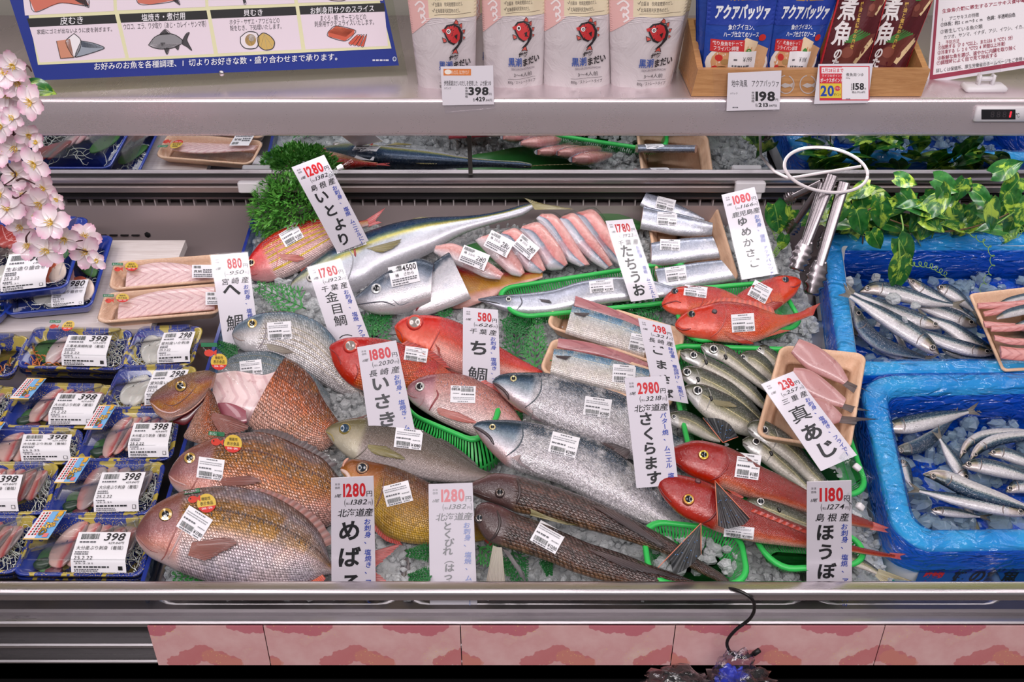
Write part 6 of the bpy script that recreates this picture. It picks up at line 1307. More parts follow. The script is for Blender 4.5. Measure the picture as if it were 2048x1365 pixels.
for a in (
    ([(1884, 700), (1982, 712), (2060, 718)], 14, 'dark-backed sardine along the front edge of the upper box, its tail under the fillet tray', .004, g1, 1, True),
    ([(1816, 716), (1760, 690), (1716, 668)], 13, 'sardine at the front left bottom of the upper box, mostly under ice', .002, g1, 1, False),
    ([(1676, 556), (1694, 590), (1704, 630), (1712, 672)], 10, 'sardine standing along the left wall of the upper box', .012, g1, -1, False),
    ([(1814, 556), (1850, 582), (1900, 610), (1950, 640)], 13, 'blue-backed sardine behind the hanging pothos leaf in the upper box', .008, g1, 1, False),
    ([(1874, 574), (1896, 582), (1920, 598), (1946, 622)], 14, 'sardine with raised snout, rearmost in the upper box', .012, g1, 1, False),
    ([(1954, 652), (1910, 634), (1860, 616), (1810, 600)], 15, 'sardine facing right, its head touching the fillet tray in the upper box', .018, g1, 1, False),
    ([(1996, 712), (1950, 688), (1900, 654), (1850, 634)], 16, 'silver sardine along the left edge of the fillet tray in the upper box', .018, g1, 1, False),
    ([(1990, 708), (1930, 696), (1870, 676), (1812, 652)], 14, 'belly-up silver sardine in front of the fillet tray in the upper box', .024, g1, 1, False),
    ([(1710, 612), (1728, 656), (1770, 690), (1850, 716)], 15, 'dark blue-backed sardine curving along the front left of the upper box', .020, g1, 1, True),
    ([(1886, 656), (1838, 640), (1776, 616), (1708, 586)], 15, 'sardine facing right in the middle of the upper box, under an ice lump', .034, g1, 1, False),
    ([(1720, 584), (1750, 576), (1800, 586), (1860, 604), (1905, 610)], 16, 'sardine facing left on top of the pile in the upper box', .044, g1, 1, False),
    ([(1878, 710), (1838, 676), (1772, 634), (1700, 592)], 19, 'longest sardine, lying diagonally across the pile in the upper box', .046, g1, 1, False),
    ([(1776, 826), (1810, 808), (1860, 806), (1942, 816)], 14, 'dark-backed sardine at the rear left of the lower box', .010, g2, 1, True),
    ([(1790, 900), (1830, 896), (1870, 872), (1906, 838)], 15, 'dark blue curved sardine under the pair at the rear left of the lower box', .012, g2, -1, True),
    ([(1768, 854), (1806, 850), (1860, 840), (1936, 824)], 19, 'red-eyed sardine facing left at the rear left of the lower box', .022, g2, 1, False),
    ([(1804, 920), (1812, 944), (1824, 974)], 12, 'sardine wedged against the left wall of the lower box', .006, g2, 1, False),
    ([(1936, 962), (1916, 934), (1896, 904), (1880, 878)], 13, 'sardine pointing away from the rail in the middle of the lower box', .010, g2, 1, False),
    ([(1862, 1020), (1900, 1024), (1960, 1034)], 10, 'small sardine head at the front bottom of the lower box', .006, g2, 1, False),
    ([(1920, 918), (1936, 890), (1970, 872), (2040, 866), (2090, 872)], 11, 'bent silver sardine, rear one of two on the right of the lower box', .012, g2, -1, False),
    ([(1940, 922), (1962, 896), (2000, 880), (2060, 874), (2110, 880)], 12, 'bent silver sardine, front one of two on the right of the lower box', .020, g2, -1, False),
    ([(1976, 908), (2004, 906), (2040, 918), (2100, 940)], 13, 'sardine with a red eye facing left on the right of the lower box', .026, g2, 1, False),
    ([(2012, 984), (2036, 972), (2070, 974), (2120, 990)], 15, 'sardine cut off by the right border of the photo in the lower box', .014, g2, 1, False),
    ([(1924, 932), (1956, 930), (2004, 940), (2080, 962)], 16, 'dark sardine facing left above the foremost pair in the lower box', .026, g2, 1, False),
    ([(2060, 1030), (1990, 1014), (1920, 1000), (1838, 982)], 15, 'foremost silver sardine in the lower box, its tail at the left', .032, g2, 1, False),
    ([(1846, 950), (1880, 954), (1950, 984), (2070, 1022)], 17, 'large sardine facing left on top of the foremost pair in the lower box', .040, g2, -1, False)):
    sardine(*a)
# fillet tray inside the upper box
tb = foam_tray([(1938, 588), (2160, 562), (2210, 730), (2006, 742)], .056, 'peach foam tray of pink sardine fillets inside the upper box', .02, r=.008)
for i, (T, B, s_) in enumerate((([(1955, 606), (2000, 604), (2060, 600)], [(1956, 618), (2000, 618), (2060, 616)], 1), ([(1966, 624), (2010, 614), (2060, 606)], [(1970, 634), (2010, 628), (2060, 622)], 1), ([(1996, 606), (2020, 594), (2060, 584)], [(1998, 610), (2022, 606), (2062, 598)], 0), ([(1966, 642), (2010, 646), (2060, 648)], [(1970, 656), (2010, 660), (2060, 664)], 1), ([(1992, 634), (2016, 618), (2060, 606)], [(1994, 640), (2020, 636), (2060, 628)], 0), ([(1982, 652), (2020, 650), (2060, 646)], [(1982, 664), (2020, 664), (2060, 660)], 1), ([(1988, 670), (2020, 676), (2060, 678)], [(1990, 682), (2020, 690), (2060, 692)], 1), ([(2030, 648), (2050, 640), (2080, 632)], [(2030, 654), (2052, 652), (2080, 646)], 0), ([(2000, 692), (2030, 696), (2080, 698)], [(2002, 718), (2034, 722), (2084, 724)], 1))):
    lb = ('flesh-side pink sardine fillet at the far left end of its tray', 'pink sardine fillet second from the back in its tray', 'silver skin-side sardine fillet, rearmost in its tray', 'pink sardine fillet in the middle of its tray, above the front ones', 'silver skin-side sardine fillet in the middle of its tray', 'pink sardine fillet just in front of the middle silver one', 'pink sardine fillet second from the front of its tray', 'silver skin-side sardine fillet nearest the front of its tray', 'broad pink sardine fillet nearest the front rim of its tray')[i]
    f = Fish('sardine_fillet', lb, T, B, flesh('sardine_flesh', (206, 132, 128), (176, 92, 92), (150, 60, 62), 4) if s_ else sk_sard, cat='fish fillet', tilt=14, h=.062+.002*i, k=.3, group='sardine fillets', N=20)
def iceheap(name, label, q, h, n, s, seed, m, ch=None, amp=.008, base=True):
    r = random.Random(seed); mb = MB(); f = quadmap([np.array(p) for p in q])
    nx, ny = 46, 34
    if base:
        G = []
        for j in range(ny+1):
            row = []
            for i in range(nx+1):
                p = f([(i/nx, j/ny)])[0]; v = Vector(p)*38; d = mnoise.noise(v)*.6+mnoise.noise(v*2.3)*.4+mnoise.noise(v*5)*.25; row.append(p+N0*(h+amp*d))
            G.append(row)
        mb.grid(G)
    for _ in range(n):
        u, v = r.random(), r.random(); p = f([(u, v)])[0]; chunk(mb, p+N0*(h+r.uniform(-.002, .008)), s*r.uniform(.5, 1.3), r)
    o = mb.build(name, m, smooth=False); tag(o, label, 'ice', kind='stuff'); return o
def inset(q, u0, v0, u1, v1):
    f = quadmap([np.array(p) for p in q]); return [f([p])[0] for p in ((u0, v0), (u1, v0), (u1, v1), (u0, v1))]
iceheap('crushed_ice', 'crushed ice under the sardines in the upper blue-lined box', inset(Q1, .07, .13, .9, .88), -.066, 260, .011, 4, ICEB, amp=.01)
iceheap('crushed_ice', 'crushed ice under the sardines in the lower blue-lined box', inset(Q2, .08, .10, .9, .90), -.066, 260, .011, 5, ICEB, amp=.01)
for i, (x, y, hh, s) in enumerate(((1788, 598, .066, .016), (1830, 612, .066, .011), (1752, 556, .02, .015), (1696, 566, .03, .014), (1810, 640, .064, .008))):
    mb = MB(); chunk(mb, PX(x, y, hh), s*.75, random.Random(i)); o = mb.build('ice_lump', ICE, smooth=False); tag(o, ('ice lump resting on the sardine facing left in the upper box', 'smaller ice lump beside the largest one on the upper sardines', 'flat ice lump behind the sardines, by the back wall of the upper box', 'ice lump in the rear left corner of the upper box', 'small ice lump on the middle sardine of the upper box')[i], 'ice lump', 'loose ice lumps')
iceheap('crushed_ice', 'crushed ice bed under the whole fish in the steel trays', [PX(445, 652, 0), PX(1610, 640, 0), PX(1795, 1188, 0), PX(316, 1188, 0)], -.012, 5200, .0065, 6, ICE, amp=.012)
iceheap('crushed_ice', 'crushed ice heap at the back, under the amberjack and the wrapped slices', [PX(520, 440, 0), PX(1560, 428, 0), PX(1640, 660, 0), PX(450, 668, 0)], -.006, 2400, .0065, 8, ICE, amp=.014)
iceheap('crushed_ice', 'crushed ice filling the small green basket under the salmon tail', [PX(1296, 1080, 0), PX(1470, 1080, 0), PX(1486, 1160, 0), PX(1312, 1160, 0)], .016, 60, .008, 9, ICE, base=False)
# ------------------------------------------------------------------ goods and signs on the upper shelf
def pxcard(o, n, base=.0004):
    """artwork drawn in photo pixel units on the plane through o with normal n"""
    o = np.array(o, float); n = np.array(n, float); n /= np.linalg.norm(n)
    f = lambda U, l=0.: hit(np.asarray(U, float).reshape(-1, 2), o+n*l, n)
    f.n = n; return Card(f, 1, 1, base)
def plate(name, quad, o, n, th, m, parent):
    n = np.array(n, float)/np.linalg.norm(n); Q = hit(quad, np.array(o), n); mb = MB()
    mb.add(list(Q)+[q-n*th for q in Q], [(3, 2, 1, 0), (4, 5, 6, 7), (0, 1, 5, 4), (1, 2, 6, 5), (2, 3, 7, 6), (3, 0, 4, 7)]); return mb.build(name, m, parent, smooth=False)
# --- large blue notice
a = ztop(96, 188)+np.array((0, .0, .012)); b = ztop(812, 152)+np.array((0, 0, .012)); up = np.array((0, .25, 1.)); nP = np.cross(b-a, up); nP /= np.linalg.norm(nP); nP *= -np.sign(nP[1])
nt = thing('notice_board', 'large blue notice with fish-cutting pictures in a clear stand on the upper shelf', 'notice', (a+b)/2)
oP = a
plate('clear_stand', [(-24, -110), (765, -110), (815, 151), (95, 187)], oP - nP*.004, nP, .004, clearmat('stand_acrylic', (.93, .95, .90, 1), .03, .03), nt)
plate('board', [(-16, -110), (744, -110), (798, 131), (72, 161)], oP, nP, .002, mat('notice_blue', (40, 56, 140), .25, coat=.3, coatr=.05), nt)
K = pxcard(oP, nP, .0005); CRE = (226, 222, 178); PNK = (232, 216, 226)
K.poly([(40, 0-60), (735, -100), (783, 97), (76, 130)], CRE, 'printed_panel')
cells = [([(54, 37), (230, 29), (251, 116), (80, 125)], '皮むき', (120, 33, 166, 49)), ([(238, 28), (413, 21), (428, 108), (258, 116)], '塩焼き・煮付用', (283, 26, 370, 41)), ([(420, 20), (591, 13), (603, 99), (436, 107)], '貝むき', (487, 19, 525, 32)), ([(598, 12), (768, 6), (776, 92), (611, 99)], 'お刺身用サクのスライス', (621, 12, 748, 26))]
for q, tx, bx in cells:
    K.poly(q, PNK, 'printed_panel'); q = np.array(q, float); h0 = q[0]+(q[3]-q[0])*.20; h1 = q[1]+(q[2]-q[1])*.20
    K.poly([q[0], q[1], h1, h0], (26, 24, 26), 'printed_panel'); K.text(tx, *bx, (236, 232, 236), 'lettering', .008, rot=-2.4)
for q in ([(42, -40), (224, -40), (228, 22), (50, 31)], [(232, -40), (408, -40), (411, 14), (234, 21)], [(414, -40), (584, -40), (589, 7), (417, 13)], [(590, -40), (760, -40), (766, 1), (596, 6)]): K.poly(q, PNK, 'printed_panel')
for tx, bx in (('家庭にゴミが出ないように皮を剥ぎます。', (74, 56, 224, 66)), ('ウロコ、エラ、ワタ取り（あじ・カレイ・サンマ等）', (247, 44, 412, 57)), ('ホタテ・サザエ・アワビなどの', (459, 37, 559, 48)), ('殻をむき、下処理いたします。', (460, 49, 563, 60)), ('まぐろ・鯛・サーモンなどの', (641, 29, 732, 41)), ('刺身用サクをスライスいたします。', (629, 40, 748, 52))): K.text(tx, *bx, (40, 36, 44), 'lettering', rot=-2.2)
K.text('お好みのお魚を各種調理、1切よりお好きな数・盛り合わせまで承ります。', 188, 112, 682, 146, (240, 240, 244), 'lettering', .02, rot=-2.3) if 0 else None
tx = 'お好みのお魚を各種調理、1切よりお好きな数・盛り合わせまで承ります。'; n_ = len(tx)
for i, ch in enumerate(tx):
    x0 = 187+i*(497/n_); yb = 132-i*(20/n_); V, F, ad = glyph(ch, .006)
    if len(V): K._put('lettering', np.stack([x0+V[:, 0]*14.6, yb+7-V[:, 1]*15.5-V[:, 0]*.6], 1), F, (240, 240, 244))
smalllines(K, 745, 778, (119,), 3, 'lettering', 5, (220, 220, 230)); K.circ(789, 118, 4, 5, (200, 210, 230), 'lettering', 10); K.circ(789, 118, 2.5, 3.5, (40, 56, 140), 'lettering', 10)
ST = (30, 28, 32)
def shape(P, col, w=1.6): P = np.array(P, float); K.poly(P, col, 'illustration'); K.stroke(spl(list(P)+[P[0]], 50), w, ST, 'illustration')
# skinned fillet
K.poly([(113, 82), (140, 78), (148, 115), (121, 117)], (206, 140, 112), 'illustration'); K.stroke([(113, 82), (121, 117), (148, 115)], 1.6, ST, 'illustration')
shape([(162, 82), (185, 86), (207, 94), (206, 98), (180, 107), (158, 113), (150, 112)], (150, 158, 170)); K.poly([(162, 83), (190, 89), (206, 96), (180, 96), (164, 94)], (90, 100, 116), 'illustration')
shape([(148, 67), (160, 78), (162, 90), (156, 106), (148, 114), (138, 100), (132, 82)], (240, 234, 238))
# grey fish
shape([(297, 90), (310, 74), (330, 67), (350, 70), (366, 82), (362, 88), (345, 96), (322, 98), (306, 95)], (140, 138, 142)); K.poly([(298, 90), (320, 88), (364, 87), (345, 95), (322, 97), (306, 94)], (222, 216, 222), 'illustration')
for P in ([(364, 82), (372, 68), (379, 65), (374, 80), (384, 101), (374, 94), (364, 88)], [(318, 70), (330, 59), (340, 68)], [(328, 97), (334, 109), (338, 97)], [(350, 94), (356, 100), (358, 90)], [(321, 86), (330, 86), (324, 93)]): shape(P, (66, 62, 66), 1)
K.circ(306, 84, 2.4, 2.4, (240, 236, 240), 'illustration', 12); K.circ(306, 84, 1.4, 1.4, ST, 'illustration', 10)
# scallops
shape([(481, 74), (495, 64), (513, 66), (518, 82), (512, 96), (492, 97), (482, 88)], (236, 226, 230)); K.circ(501, 80, 11, 12, (196, 158, 84), 'illustration'); K.circ(503, 76, 6, 7, (230, 222, 216), 'illustration')
shape([(514, 76), (526, 66), (540, 72), (549, 84), (545, 97), (530, 100), (518, 92)], (206, 172, 96))
for P in ([(528, 68), (522, 94)], [(528, 68), (534, 99)], [(528, 68), (544, 92)]): K.stroke(P, .9, (240, 226, 180), 'illustration')
# tuna block
shape([(656, 64), (672, 52), (709, 60), (708, 68), (690, 82), (657, 73)], (206, 92, 66), 1.2); K.poly([(657, 65), (672, 53), (708, 60), (692, 74)], (224, 116, 84), 'illustration')
for i in range(4): shape([(697+i*8, 86+i*2), (714+i*6, 70), (718+i*5, 72), (703+i*8, 90+i)], (206, 84, 60), .8)
for P in ([(58, -4), (150, -30), (178, 10), (120, 6), (70, 24)], [(270, -20), (330, -20), (352, 0), (300, 9), (276, 6)], [(640, -12), (700, -20), (690, 0), (660, 0)]): shape(P, (206, 112, 92), 1.2)
for P in ([(150, 0), (168, -12), (178, 15)], [(345, 0), (352, -10), (360, 10)], [(482, -20), (492, 4), (488, 8)]): shape(P, (50, 46, 52), .8)
K.build(nt)
mb = MB(); mb.ball(hit([(443, 147)], oP+nP*.004, nP)[0], .005, 12, 8, sc=(1, .6, 1)); mb.build('knob', STEEL, nt)
# --- standing soup pouches
POU = MATS.setdefault('pouch_film', (lambda t: (t.bump(t.noise(t.obj(), 16, 4, .6, 1.2), .45, .012), t.set(col=C(206, 195, 198), rough=.24, spec=.5, coat=.35, coatr=.1))[1])(NT('pouch_film')))
def pouch(quad, Yc, label, depth=.052, art=True, seed=0, taper=.15, m=None, group='pouches of soup stock', name='soup_pouch', cat='pouch', top=(-90)):
    q = [np.array(p, float) for p in quad]; t = thing(name, label, cat, toY((q[2][0]+q[3][0])/2, (q[2][1]+q[3][1])/2, Yc), group); qm = quadmap(q)
    r = random.Random(seed); ph = r.uniform(0, 6)
    def F(U, l=0., side=1):
        U = np.asarray(U, float).reshape(-1, 2); P = qm(U); out = []
        for (u, v), p in zip(U, P):
            e = max(0, math.sin(math.pi*min(max(u, 0), 1)))**.55; pr = depth/2*(taper+(1-taper)*min(1, v*1.05)**.8)*e
            wv = .0022*math.sin(9*v+ph+3*u)*e + .0016*math.sin(17*u+5*v+ph)
            y = Yc - side*(pr+wv*1.0) - l*side
            w = toY(p[0], p[1], Yc); out.append(np.array((w[0], y, w[2] - .004*(v > .93)*e*0)))
        return np.array(out)
    n = 44; U = np.array([(i/n, j/n) for j in range(n+1) for i in range(n+1)])
    mb = MB(); G1 = F(U).reshape(n+1, n+1, 3); G2 = F(U, 0, -1).reshape(n+1, n+1, 3); mb.grid(G1); mb.grid(G2[:, ::-1])
    k = (n+1)**2
    base = [G1[-1][i] for i in range(n+1)]+[G2[-1][n-i] for i in range(n+1)]; mb.add(base, [tuple(range(len(base)))])
    mb.build('pouch_body', m or POU, t)
    return t, F
def soup_art(t, F, up=True, partial=False):
    c = Card(F, 100, 190, .0009); c.sub = 5
    # pink corner and cream panel at the top
    c.rect(0, 0, 34, 80, (226, 176, 172), 'printed_panel', 6, 8); c.poly([(0, 80), (34, 80), (0, 106)], (226, 176, 172), 'printed_panel')
    c.rect(30, 0, 100, 80, (222, 206, 176), 'printed_panel', 8, 8)
    for k, tx in enumerate(('伊勢黒潮まだいのあらから作っただし使用', '白醤油　枕崎産鰹節のだし', '北海道産利尻昆布のだし')): c.text(tx, 40, 49+k*9, (96, 80, 76)[k], 55+k*9, (50, 40, 40), 'lettering', rot=-2); c.stroke([(35.5, 51+k*9), (37, 53.5+k*9), (39, 49+k*9)], .8, (50, 40, 40), 'lettering')
    c.stroke([(38, 76), (92, 74)], .5, (90, 70, 60), 'lettering')
    for k in range(3): c.stroke(spl([(10+k*4, 64+k*9), (18, 58+k*9), (24, 64+k*9), (18, 70+k*9)], 20), 2.4, (240, 226, 226), 'lettering')
    for k in range(4): c.stroke(spl([(24, 90-k*3), (50, 86-k*2), (98, 81+k*2)], 20), .5, (240, 230, 232), 'lettering')
    # leaping sea bream emblem
    I = 'fish_emblem'; R_ = (196, 44, 48); K_ = (34, 28, 32); o = np.array((48, 84.))
    S_ = lambda P: [(o[0]+x, o[1]+y) for x, y in P]
    c.poly(S_([(2, 12), (8, 5), (18, 3), (27, 8), (32, 18), (31, 29), (24, 38), (14, 42), (24, 33), (26, 27), (18, 33), (10, 29), (5, 21)]), K_, I)
    c.poly(S_([(4, 13), (10, 7), (18, 5.5), (24, 9), (28, 18), (27, 26), (22, 31), (17, 30), (11, 26), (7, 19)]), R_, I)
    c.poly(S_([(0, 12), (5, 10), (6, 15), (2, 16)]), R_, I)
    for P in ([(18, 3), (22, -3), (25, 0), (26, 6)], [(26, 5), (31, 3), (31, 9), (30, 12)], [(31, 13), (36, 13), (34, 19), (33, 19)], [(32, 22), (36, 24), (33, 28)], [(0, 22), (6, 24), (8, 28), (2, 30)], [(18, 40), (22, 38), (25, 47), (20, 44), (14, 46)]): c.poly(S_(P), K_, I); P2_ = np.array(P, float); c.poly(S_(P2_*.72+P2_.mean(0)*.28), (206, 84, 74), I)
    c.circ(o[0]+10.5, o[1]+13.5, 3.2, 3.4, (240, 232, 232), I, 16); c.circ(o[0]+10.5, o[1]+13.5, 1.9, 2.1, K_, I, 14); c.poly(S_([(19, 20), (24, 18), (23, 26)]), K_, I)
    c.text('伊勢', 58, 131, 73, 138, K_, 'lettering', .03, .1); c.text('黒潮', 41, 139, 63, 152, (44, 80, 160), 'lettering', .012); c.text('まだい', 65, 139, 92, 150, K_, 'lettering', .03, .1, rot=-10)
    c.text('ISEKUROSHIOMADAI', 46, 154, 84, 157, (110, 100, 110), 'lettering'); c.text('3～4人前', 50, 161, 80, 167, K_, 'lettering'); c.stroke([(40, 170), (86, 169.5)], .4, K_, 'lettering'); c.text('800g／ストレートタイプ', 40, 172, 86, 178, K_, 'lettering')
    c.build(t)
YPo = ztop(1020, 178)[1]+.03
for qd, Yc, lb, sd in (([(944, -80), (1006, -80), (1000, 158), (940, 160)], YPo+.06, 'grey soup pouch standing behind, in the gap between the first and second pouch', 9), ([(1250, -80), (1400, -80), (1349, 158), (1240, 160)], YPo+.06, 'soup pouch hidden behind the rightmost pouch, only its right edge showing', 8),
      ([(806, -80), (955, -80), (950, 182), (838, 184)], YPo-.008, 'leftmost soup pouch, its lower part behind the 398 price tag', 1), ([(960, -80), (1092, -80), (1086, 172), (970, 176)], YPo, 'second soup pouch from the left, with a glossy green glint', 2),
      ([(1090, -80), (1216, -80), (1222, 172), (1086, 176)], YPo, 'third soup pouch from the left on the steel shelf', 3), ([(1216, -80), (1392, -80), (1340, 178), (1222, 178)], YPo-.004, 'rightmost soup pouch, next to the wooden box', 4)):
    t, F = pouch(qd, Yc, lb, seed=sd); soup_art(t, F)
# --- wooden box with sauce pouches
OAK = woodmat('oak', (176, 122, 76), (206, 154, 104), (4, 40, 40), 6, .4)
Yb = ztop(1612, 193)[1]-.002; xl, xr = toY(1382, 195, Yb)[0], toY(1842, 195, Yb)[0]; xl2, xr2 = toY(1396, 140, Yb)[0], toY(1861, 140, Yb)[0]; zt2 = toY(1612, 139, Yb)[2]
wb_ = thing('wooden_box', 'wooden box holding blue and dark red sauce pouches on the upper shelf', 'box', ((xl+xr)/2, Yb+.06, ZSH))
def panel(name, P, th, nrm):
    P = [np.array(p, float) for p in P]; nrm = np.array(nrm, float); mb = MB(); mb.add(P+[p+nrm*th for p in P], [(3, 2, 1, 0), (4, 5, 6, 7), (0, 1, 5, 4), (1, 2, 6, 5), (2, 3, 7, 6), (3, 0, 4, 7)]); return mb.build(name, OAK, wb_, smooth=False)
Dp = .13; zb2 = ZSH+.001
fp_ = panel('front_panel', [(xl2, Yb, zt2), (xr2, Yb, zt2), (xr, Yb, zb2), (xl, Yb, zb2)], .010, (0, 1, 0))
panel('back_panel', [(xl2, Yb+Dp, zt2+.04), (xr2, Yb+Dp, zt2+.04), (xr, Yb+Dp, zb2), (xl, Yb+Dp, zb2)], .010, (0, 1, 0))
panel('side_panel', [(xl2, Yb+.01, zt2), (xl2, Yb+Dp, zt2+.04), (xl, Yb+Dp, zb2), (xl, Yb+.01, zb2)], .009, (1, 0, 0)); panel('side_panel', [(xr2, Yb+.01, zt2), (xr2, Yb+Dp, zt2+.04), (xr, Yb+Dp, zb2), (xr, Yb+.01, zb2)], .009, (-1, 0, 0))
panel('bottom_panel', [(xl, Yb+.01, zb2), (xr, Yb+.01, zb2), (xr, Yb+Dp, zb2), (xl, Yb+Dp, zb2)], .008, (0, 0, 1))
c = pxcard((0, Yb-.0002, 1), (0, -1, 0))
for cx in (1572, 1616):
    c.stroke([(cx+16*math.cos(a), 169+18*math.sin(a)) for a in np.linspace(-1.2, 4.6, 30)], 2, (196, 184, 180), 'printed_emblem'); c.poly([(cx-12, 171), (cx-2, 166), (cx+8, 169), (cx+14, 165), (cx+13, 176), (cx+8, 173), (cx-2, 176)], (196, 184, 180), 'printed_emblem')
c.build(wb_)
def film_mat(name, rgb): 
    if name in MATS: return MATS[name]
    t = NT(name); t.bump(t.noise(t.obj(), 18, 4, .6, 1), .4, .01); t.set(col=C(*rgb), rough=.16, coat=.5, coatr=.06); MATS[name] = t.m; return t.m
def foodpic(c, x0, y0, x1, y1, dark=False):
    I = 'food_picture'; w, h = x1-x0, y1-y0; E_ = lambda x, y, rx, ry, col, n=22: c.circ(x0+x*w, y0+y*h, rx*w, ry*h, col, I, n)
    if not dark:
        E_(.5, .75, .5, .42, (226, 214, 206)); E_(.52, .72, .44, .36, (206, 150, 104)); c.poly([(x0+.35*w, y0+.75*h), (x0+.6*w, y0+.2*h), (x0+.8*w, y0+.3*h), (x0+.7*w, y0+.95*h)], (228, 200, 166), I); c.poly([(x0+.62*w, y0+.85*h), (x0+.8*w, y0+.35*h), (x0+.98*w, y0+.45*h), (x0+.92*w, y0+.95*h)], (206, 160, 120), I)
        for x, y in ((.2, .62), (.86, .22), (.42, .9), (.15, .85)): E_(x, y, .06, .07, (196, 40, 36), 14)
        E_(.66, .52, .05, .10, (60, 130, 50), 12); E_(.25, .85, .1, .07, (120, 84, 50), 12); E_(.3, .7, .07, .06, (170, 130, 80), 12)
    else:
        c.poly([(x0+.1*w, y0+.5*h), (x0+.55*w, y0+.15*h), (x0+.98*w, y0+.1*h), (x0+.9*w, y0+.45*h), (x0+.5*w, y0+.9*h), (x0+.12*w, y0+.85*h)], (112, 52, 44), I); c.poly([(x0+.55*w, y0+.8*h), (x0+.9*w, y0+.2*h), (x0+.98*w, y0+.3*h), (x0+.66*w, y0+.86*h)], (226, 196, 150), I)
        for k in range(5): c.stroke([(x0+(.1+.05*k)*w, y0+.3*h), (x0+(.5+.08*k)*w, y0+(-.02+.03*k)*h)], .035*w, (70, 130, 60), I)
        E_(.3, .55, .16, .14, (140, 76, 62), 16)
def blue_art(t, F):
    c = Card(F, 100, 150, .0008); c.sub = 9; c.rect(0, 0, 100, 78, (32, 60, 158), 'printed_panel', 8, 6)
    c.rect(32, 0, 76, 42, (176, 132, 74), 'printed_panel', 4, 3); c.text('地中海風', 38, 26, 72, 40, (70, 44, 30), 'lettering', .02); foodpic(c, 2, 80, 98, 150)
    c.text('アクアパッツァ', 12, 48, 92, 70, (240, 240, 244), 'lettering', .045, .15); c.text('魚介ブイヨン、', 32, 76, 70, 84, (236, 236, 244), 'lettering', .02); c.text('ハーブ仕立てのソース', 26, 86, 78, 94, (236, 236, 244), 'lettering', .02)
    c.rect(8, 98, 58, 115, (196, 40, 44), 'banner', 4, 1); c.text('切り身魚を使って', 11, 100, 55, 106, (240, 230, 230), 'lettering', .01); c.text('フライパン調理', 13, 107, 50, 113, (240, 230, 230), 'lettering', .01)
    c.rect(36, 114, 78, 142, (236, 232, 236), 'price_sticker', 4, 2); c.text('¥198', 58, 122, 72, 129, (40, 40, 46), 'price_sticker'); smalllines(c, 44, 52, (125,), 2.5, 'price_sticker', 2); smalllines(c, 42, 72, (134,), 2.5, 'price_sticker', 3); c.build(t)
def red_art(t, F):
    c = Card(F, 100, 150, .0008); c.sub = 9; c.rect(0, 0, 100, 150, (84, 16, 26), 'printed_panel', 8, 10); c.rect(0, 0, 3, 150, (196, 40, 50), 'printed_panel', 1, 10); c.rect(97, 0, 100, 150, (196, 40, 50), 'printed_panel', 1, 10); foodpic(c, 22, 84, 96, 142, True); foodpic(c, 60, 30, 98, 70, True)
    c.vtext('煮魚', 26, 36, 36, (240, 232, 232), 'lettering', .02, pitch=35); c.vtext('のたれ', 26, 110, 17, (240, 232, 232), 'lettering', .04, pitch=14); c.vtext('醤油と煮詰めの風味', 50, 44, 7, (214, 170, 80), 'lettering', .02, pitch=7.4); c.build(t)
BLF, RDF = film_mat('blue_pouch_film', (36, 70, 160)), film_mat('red_pouch_film', (92, 20, 30))
for qd, Yc, lb, m_, art in (([(1392, -60), (1480, -60), (1470, 140), (1392, 140)], Yb+.075, 'blue sauce pouch behind the front left one in the wooden box', BLF, None), ([(1395, -50), (1480, -50), (1478, 142), (1398, 142)], Yb+.055, 'blue sauce pouch, second layer at the left end of the wooden box', BLF, None), ([(1550, -50), (1640, -50), (1640, 142), (1540, 142)], Yb+.06, 'blue sauce pouch behind the right-hand blue one', BLF, None),
      ([(1418, -60), (1563, -60), (1532, 148), (1405, 148)], Yb+.030, 'left front blue sauce pouch with a white 198 sticker', BLF, blue_art), ([(1556, -60), (1694, -60), (1624, 148), (1534, 148)], Yb+.034, 'right front blue sauce pouch with a white 198 sticker, leaning right', BLF, blue_art),
      ([(1775, -60), (1888, -60), (1808, 148), (1716, 148)], Yb+.042, 'dark red fish sauce pouch at the right end of the wooden box', RDF, red_art), ([(1690, -60), (1790, -60), (1730, 148), (1634, 148)], Yb+.030, 'dark red fish sauce pouch in the middle of the wooden box, leaning right', RDF, red_art)):
    t, F = pouch(qd, Yc, lb, .022, seed=len(lb), taper=.5, m=m_, group='sauce pouches in the wooden box', name='sauce_pouch')
    if art: art(t, F)
# --- shelf price tags
def shelf_tag(label, holder, card, art):
    yb = max(p[1] for p in holder); o = np.array((0, YS-.006, toY(1024, yb, YS-.006)[2])); n = np.array((0, -1, .22)); t = thing('price_tag', label, 'price tag', hit([holder[3]], o, n)[0], 'shelf price tags')
    plate('clear_holder', holder, o, n, .002, SLEEVE, t); oc = o - n/np.linalg.norm(n)*(-.0006); plate('card', card, oc, n, .0005, CARDW, t); c = pxcard(oc, n, .0002); art(c); c.build(t); return t
def t1(c):
    c.rect(887, 138, 942, 151, (214, 120, 50)); c.text('あったまる。なにが食べたい？', 903, 140, 938, 149, (240, 230, 220)); c.circ(896, 144, 7, 5, (236, 226, 216)); c.text('伊勢黒潮まだいのだしを使用した　よせ鍋つゆ', 888, 161, 982, 172, BLACK); c.text('1パック', 889, 174, 902, 179, BLACK)
    for i, ch in enumerate('本体価格'): c.text(ch, 930, 174+i*5.6, 936, 179+i*5.6, BLACK)
    c.text('398', 937, 174, 977, 191, BLACK, bold=.035); c.text('円', 978, 186, 983, 191, BLACK); c.text('税込', 946, 196, 950, 203, BLACK); c.text('429', 951, 194, 970, 203, BLACK, bold=.03); c.text('.84円', 971, 198, 984, 203, BLACK)
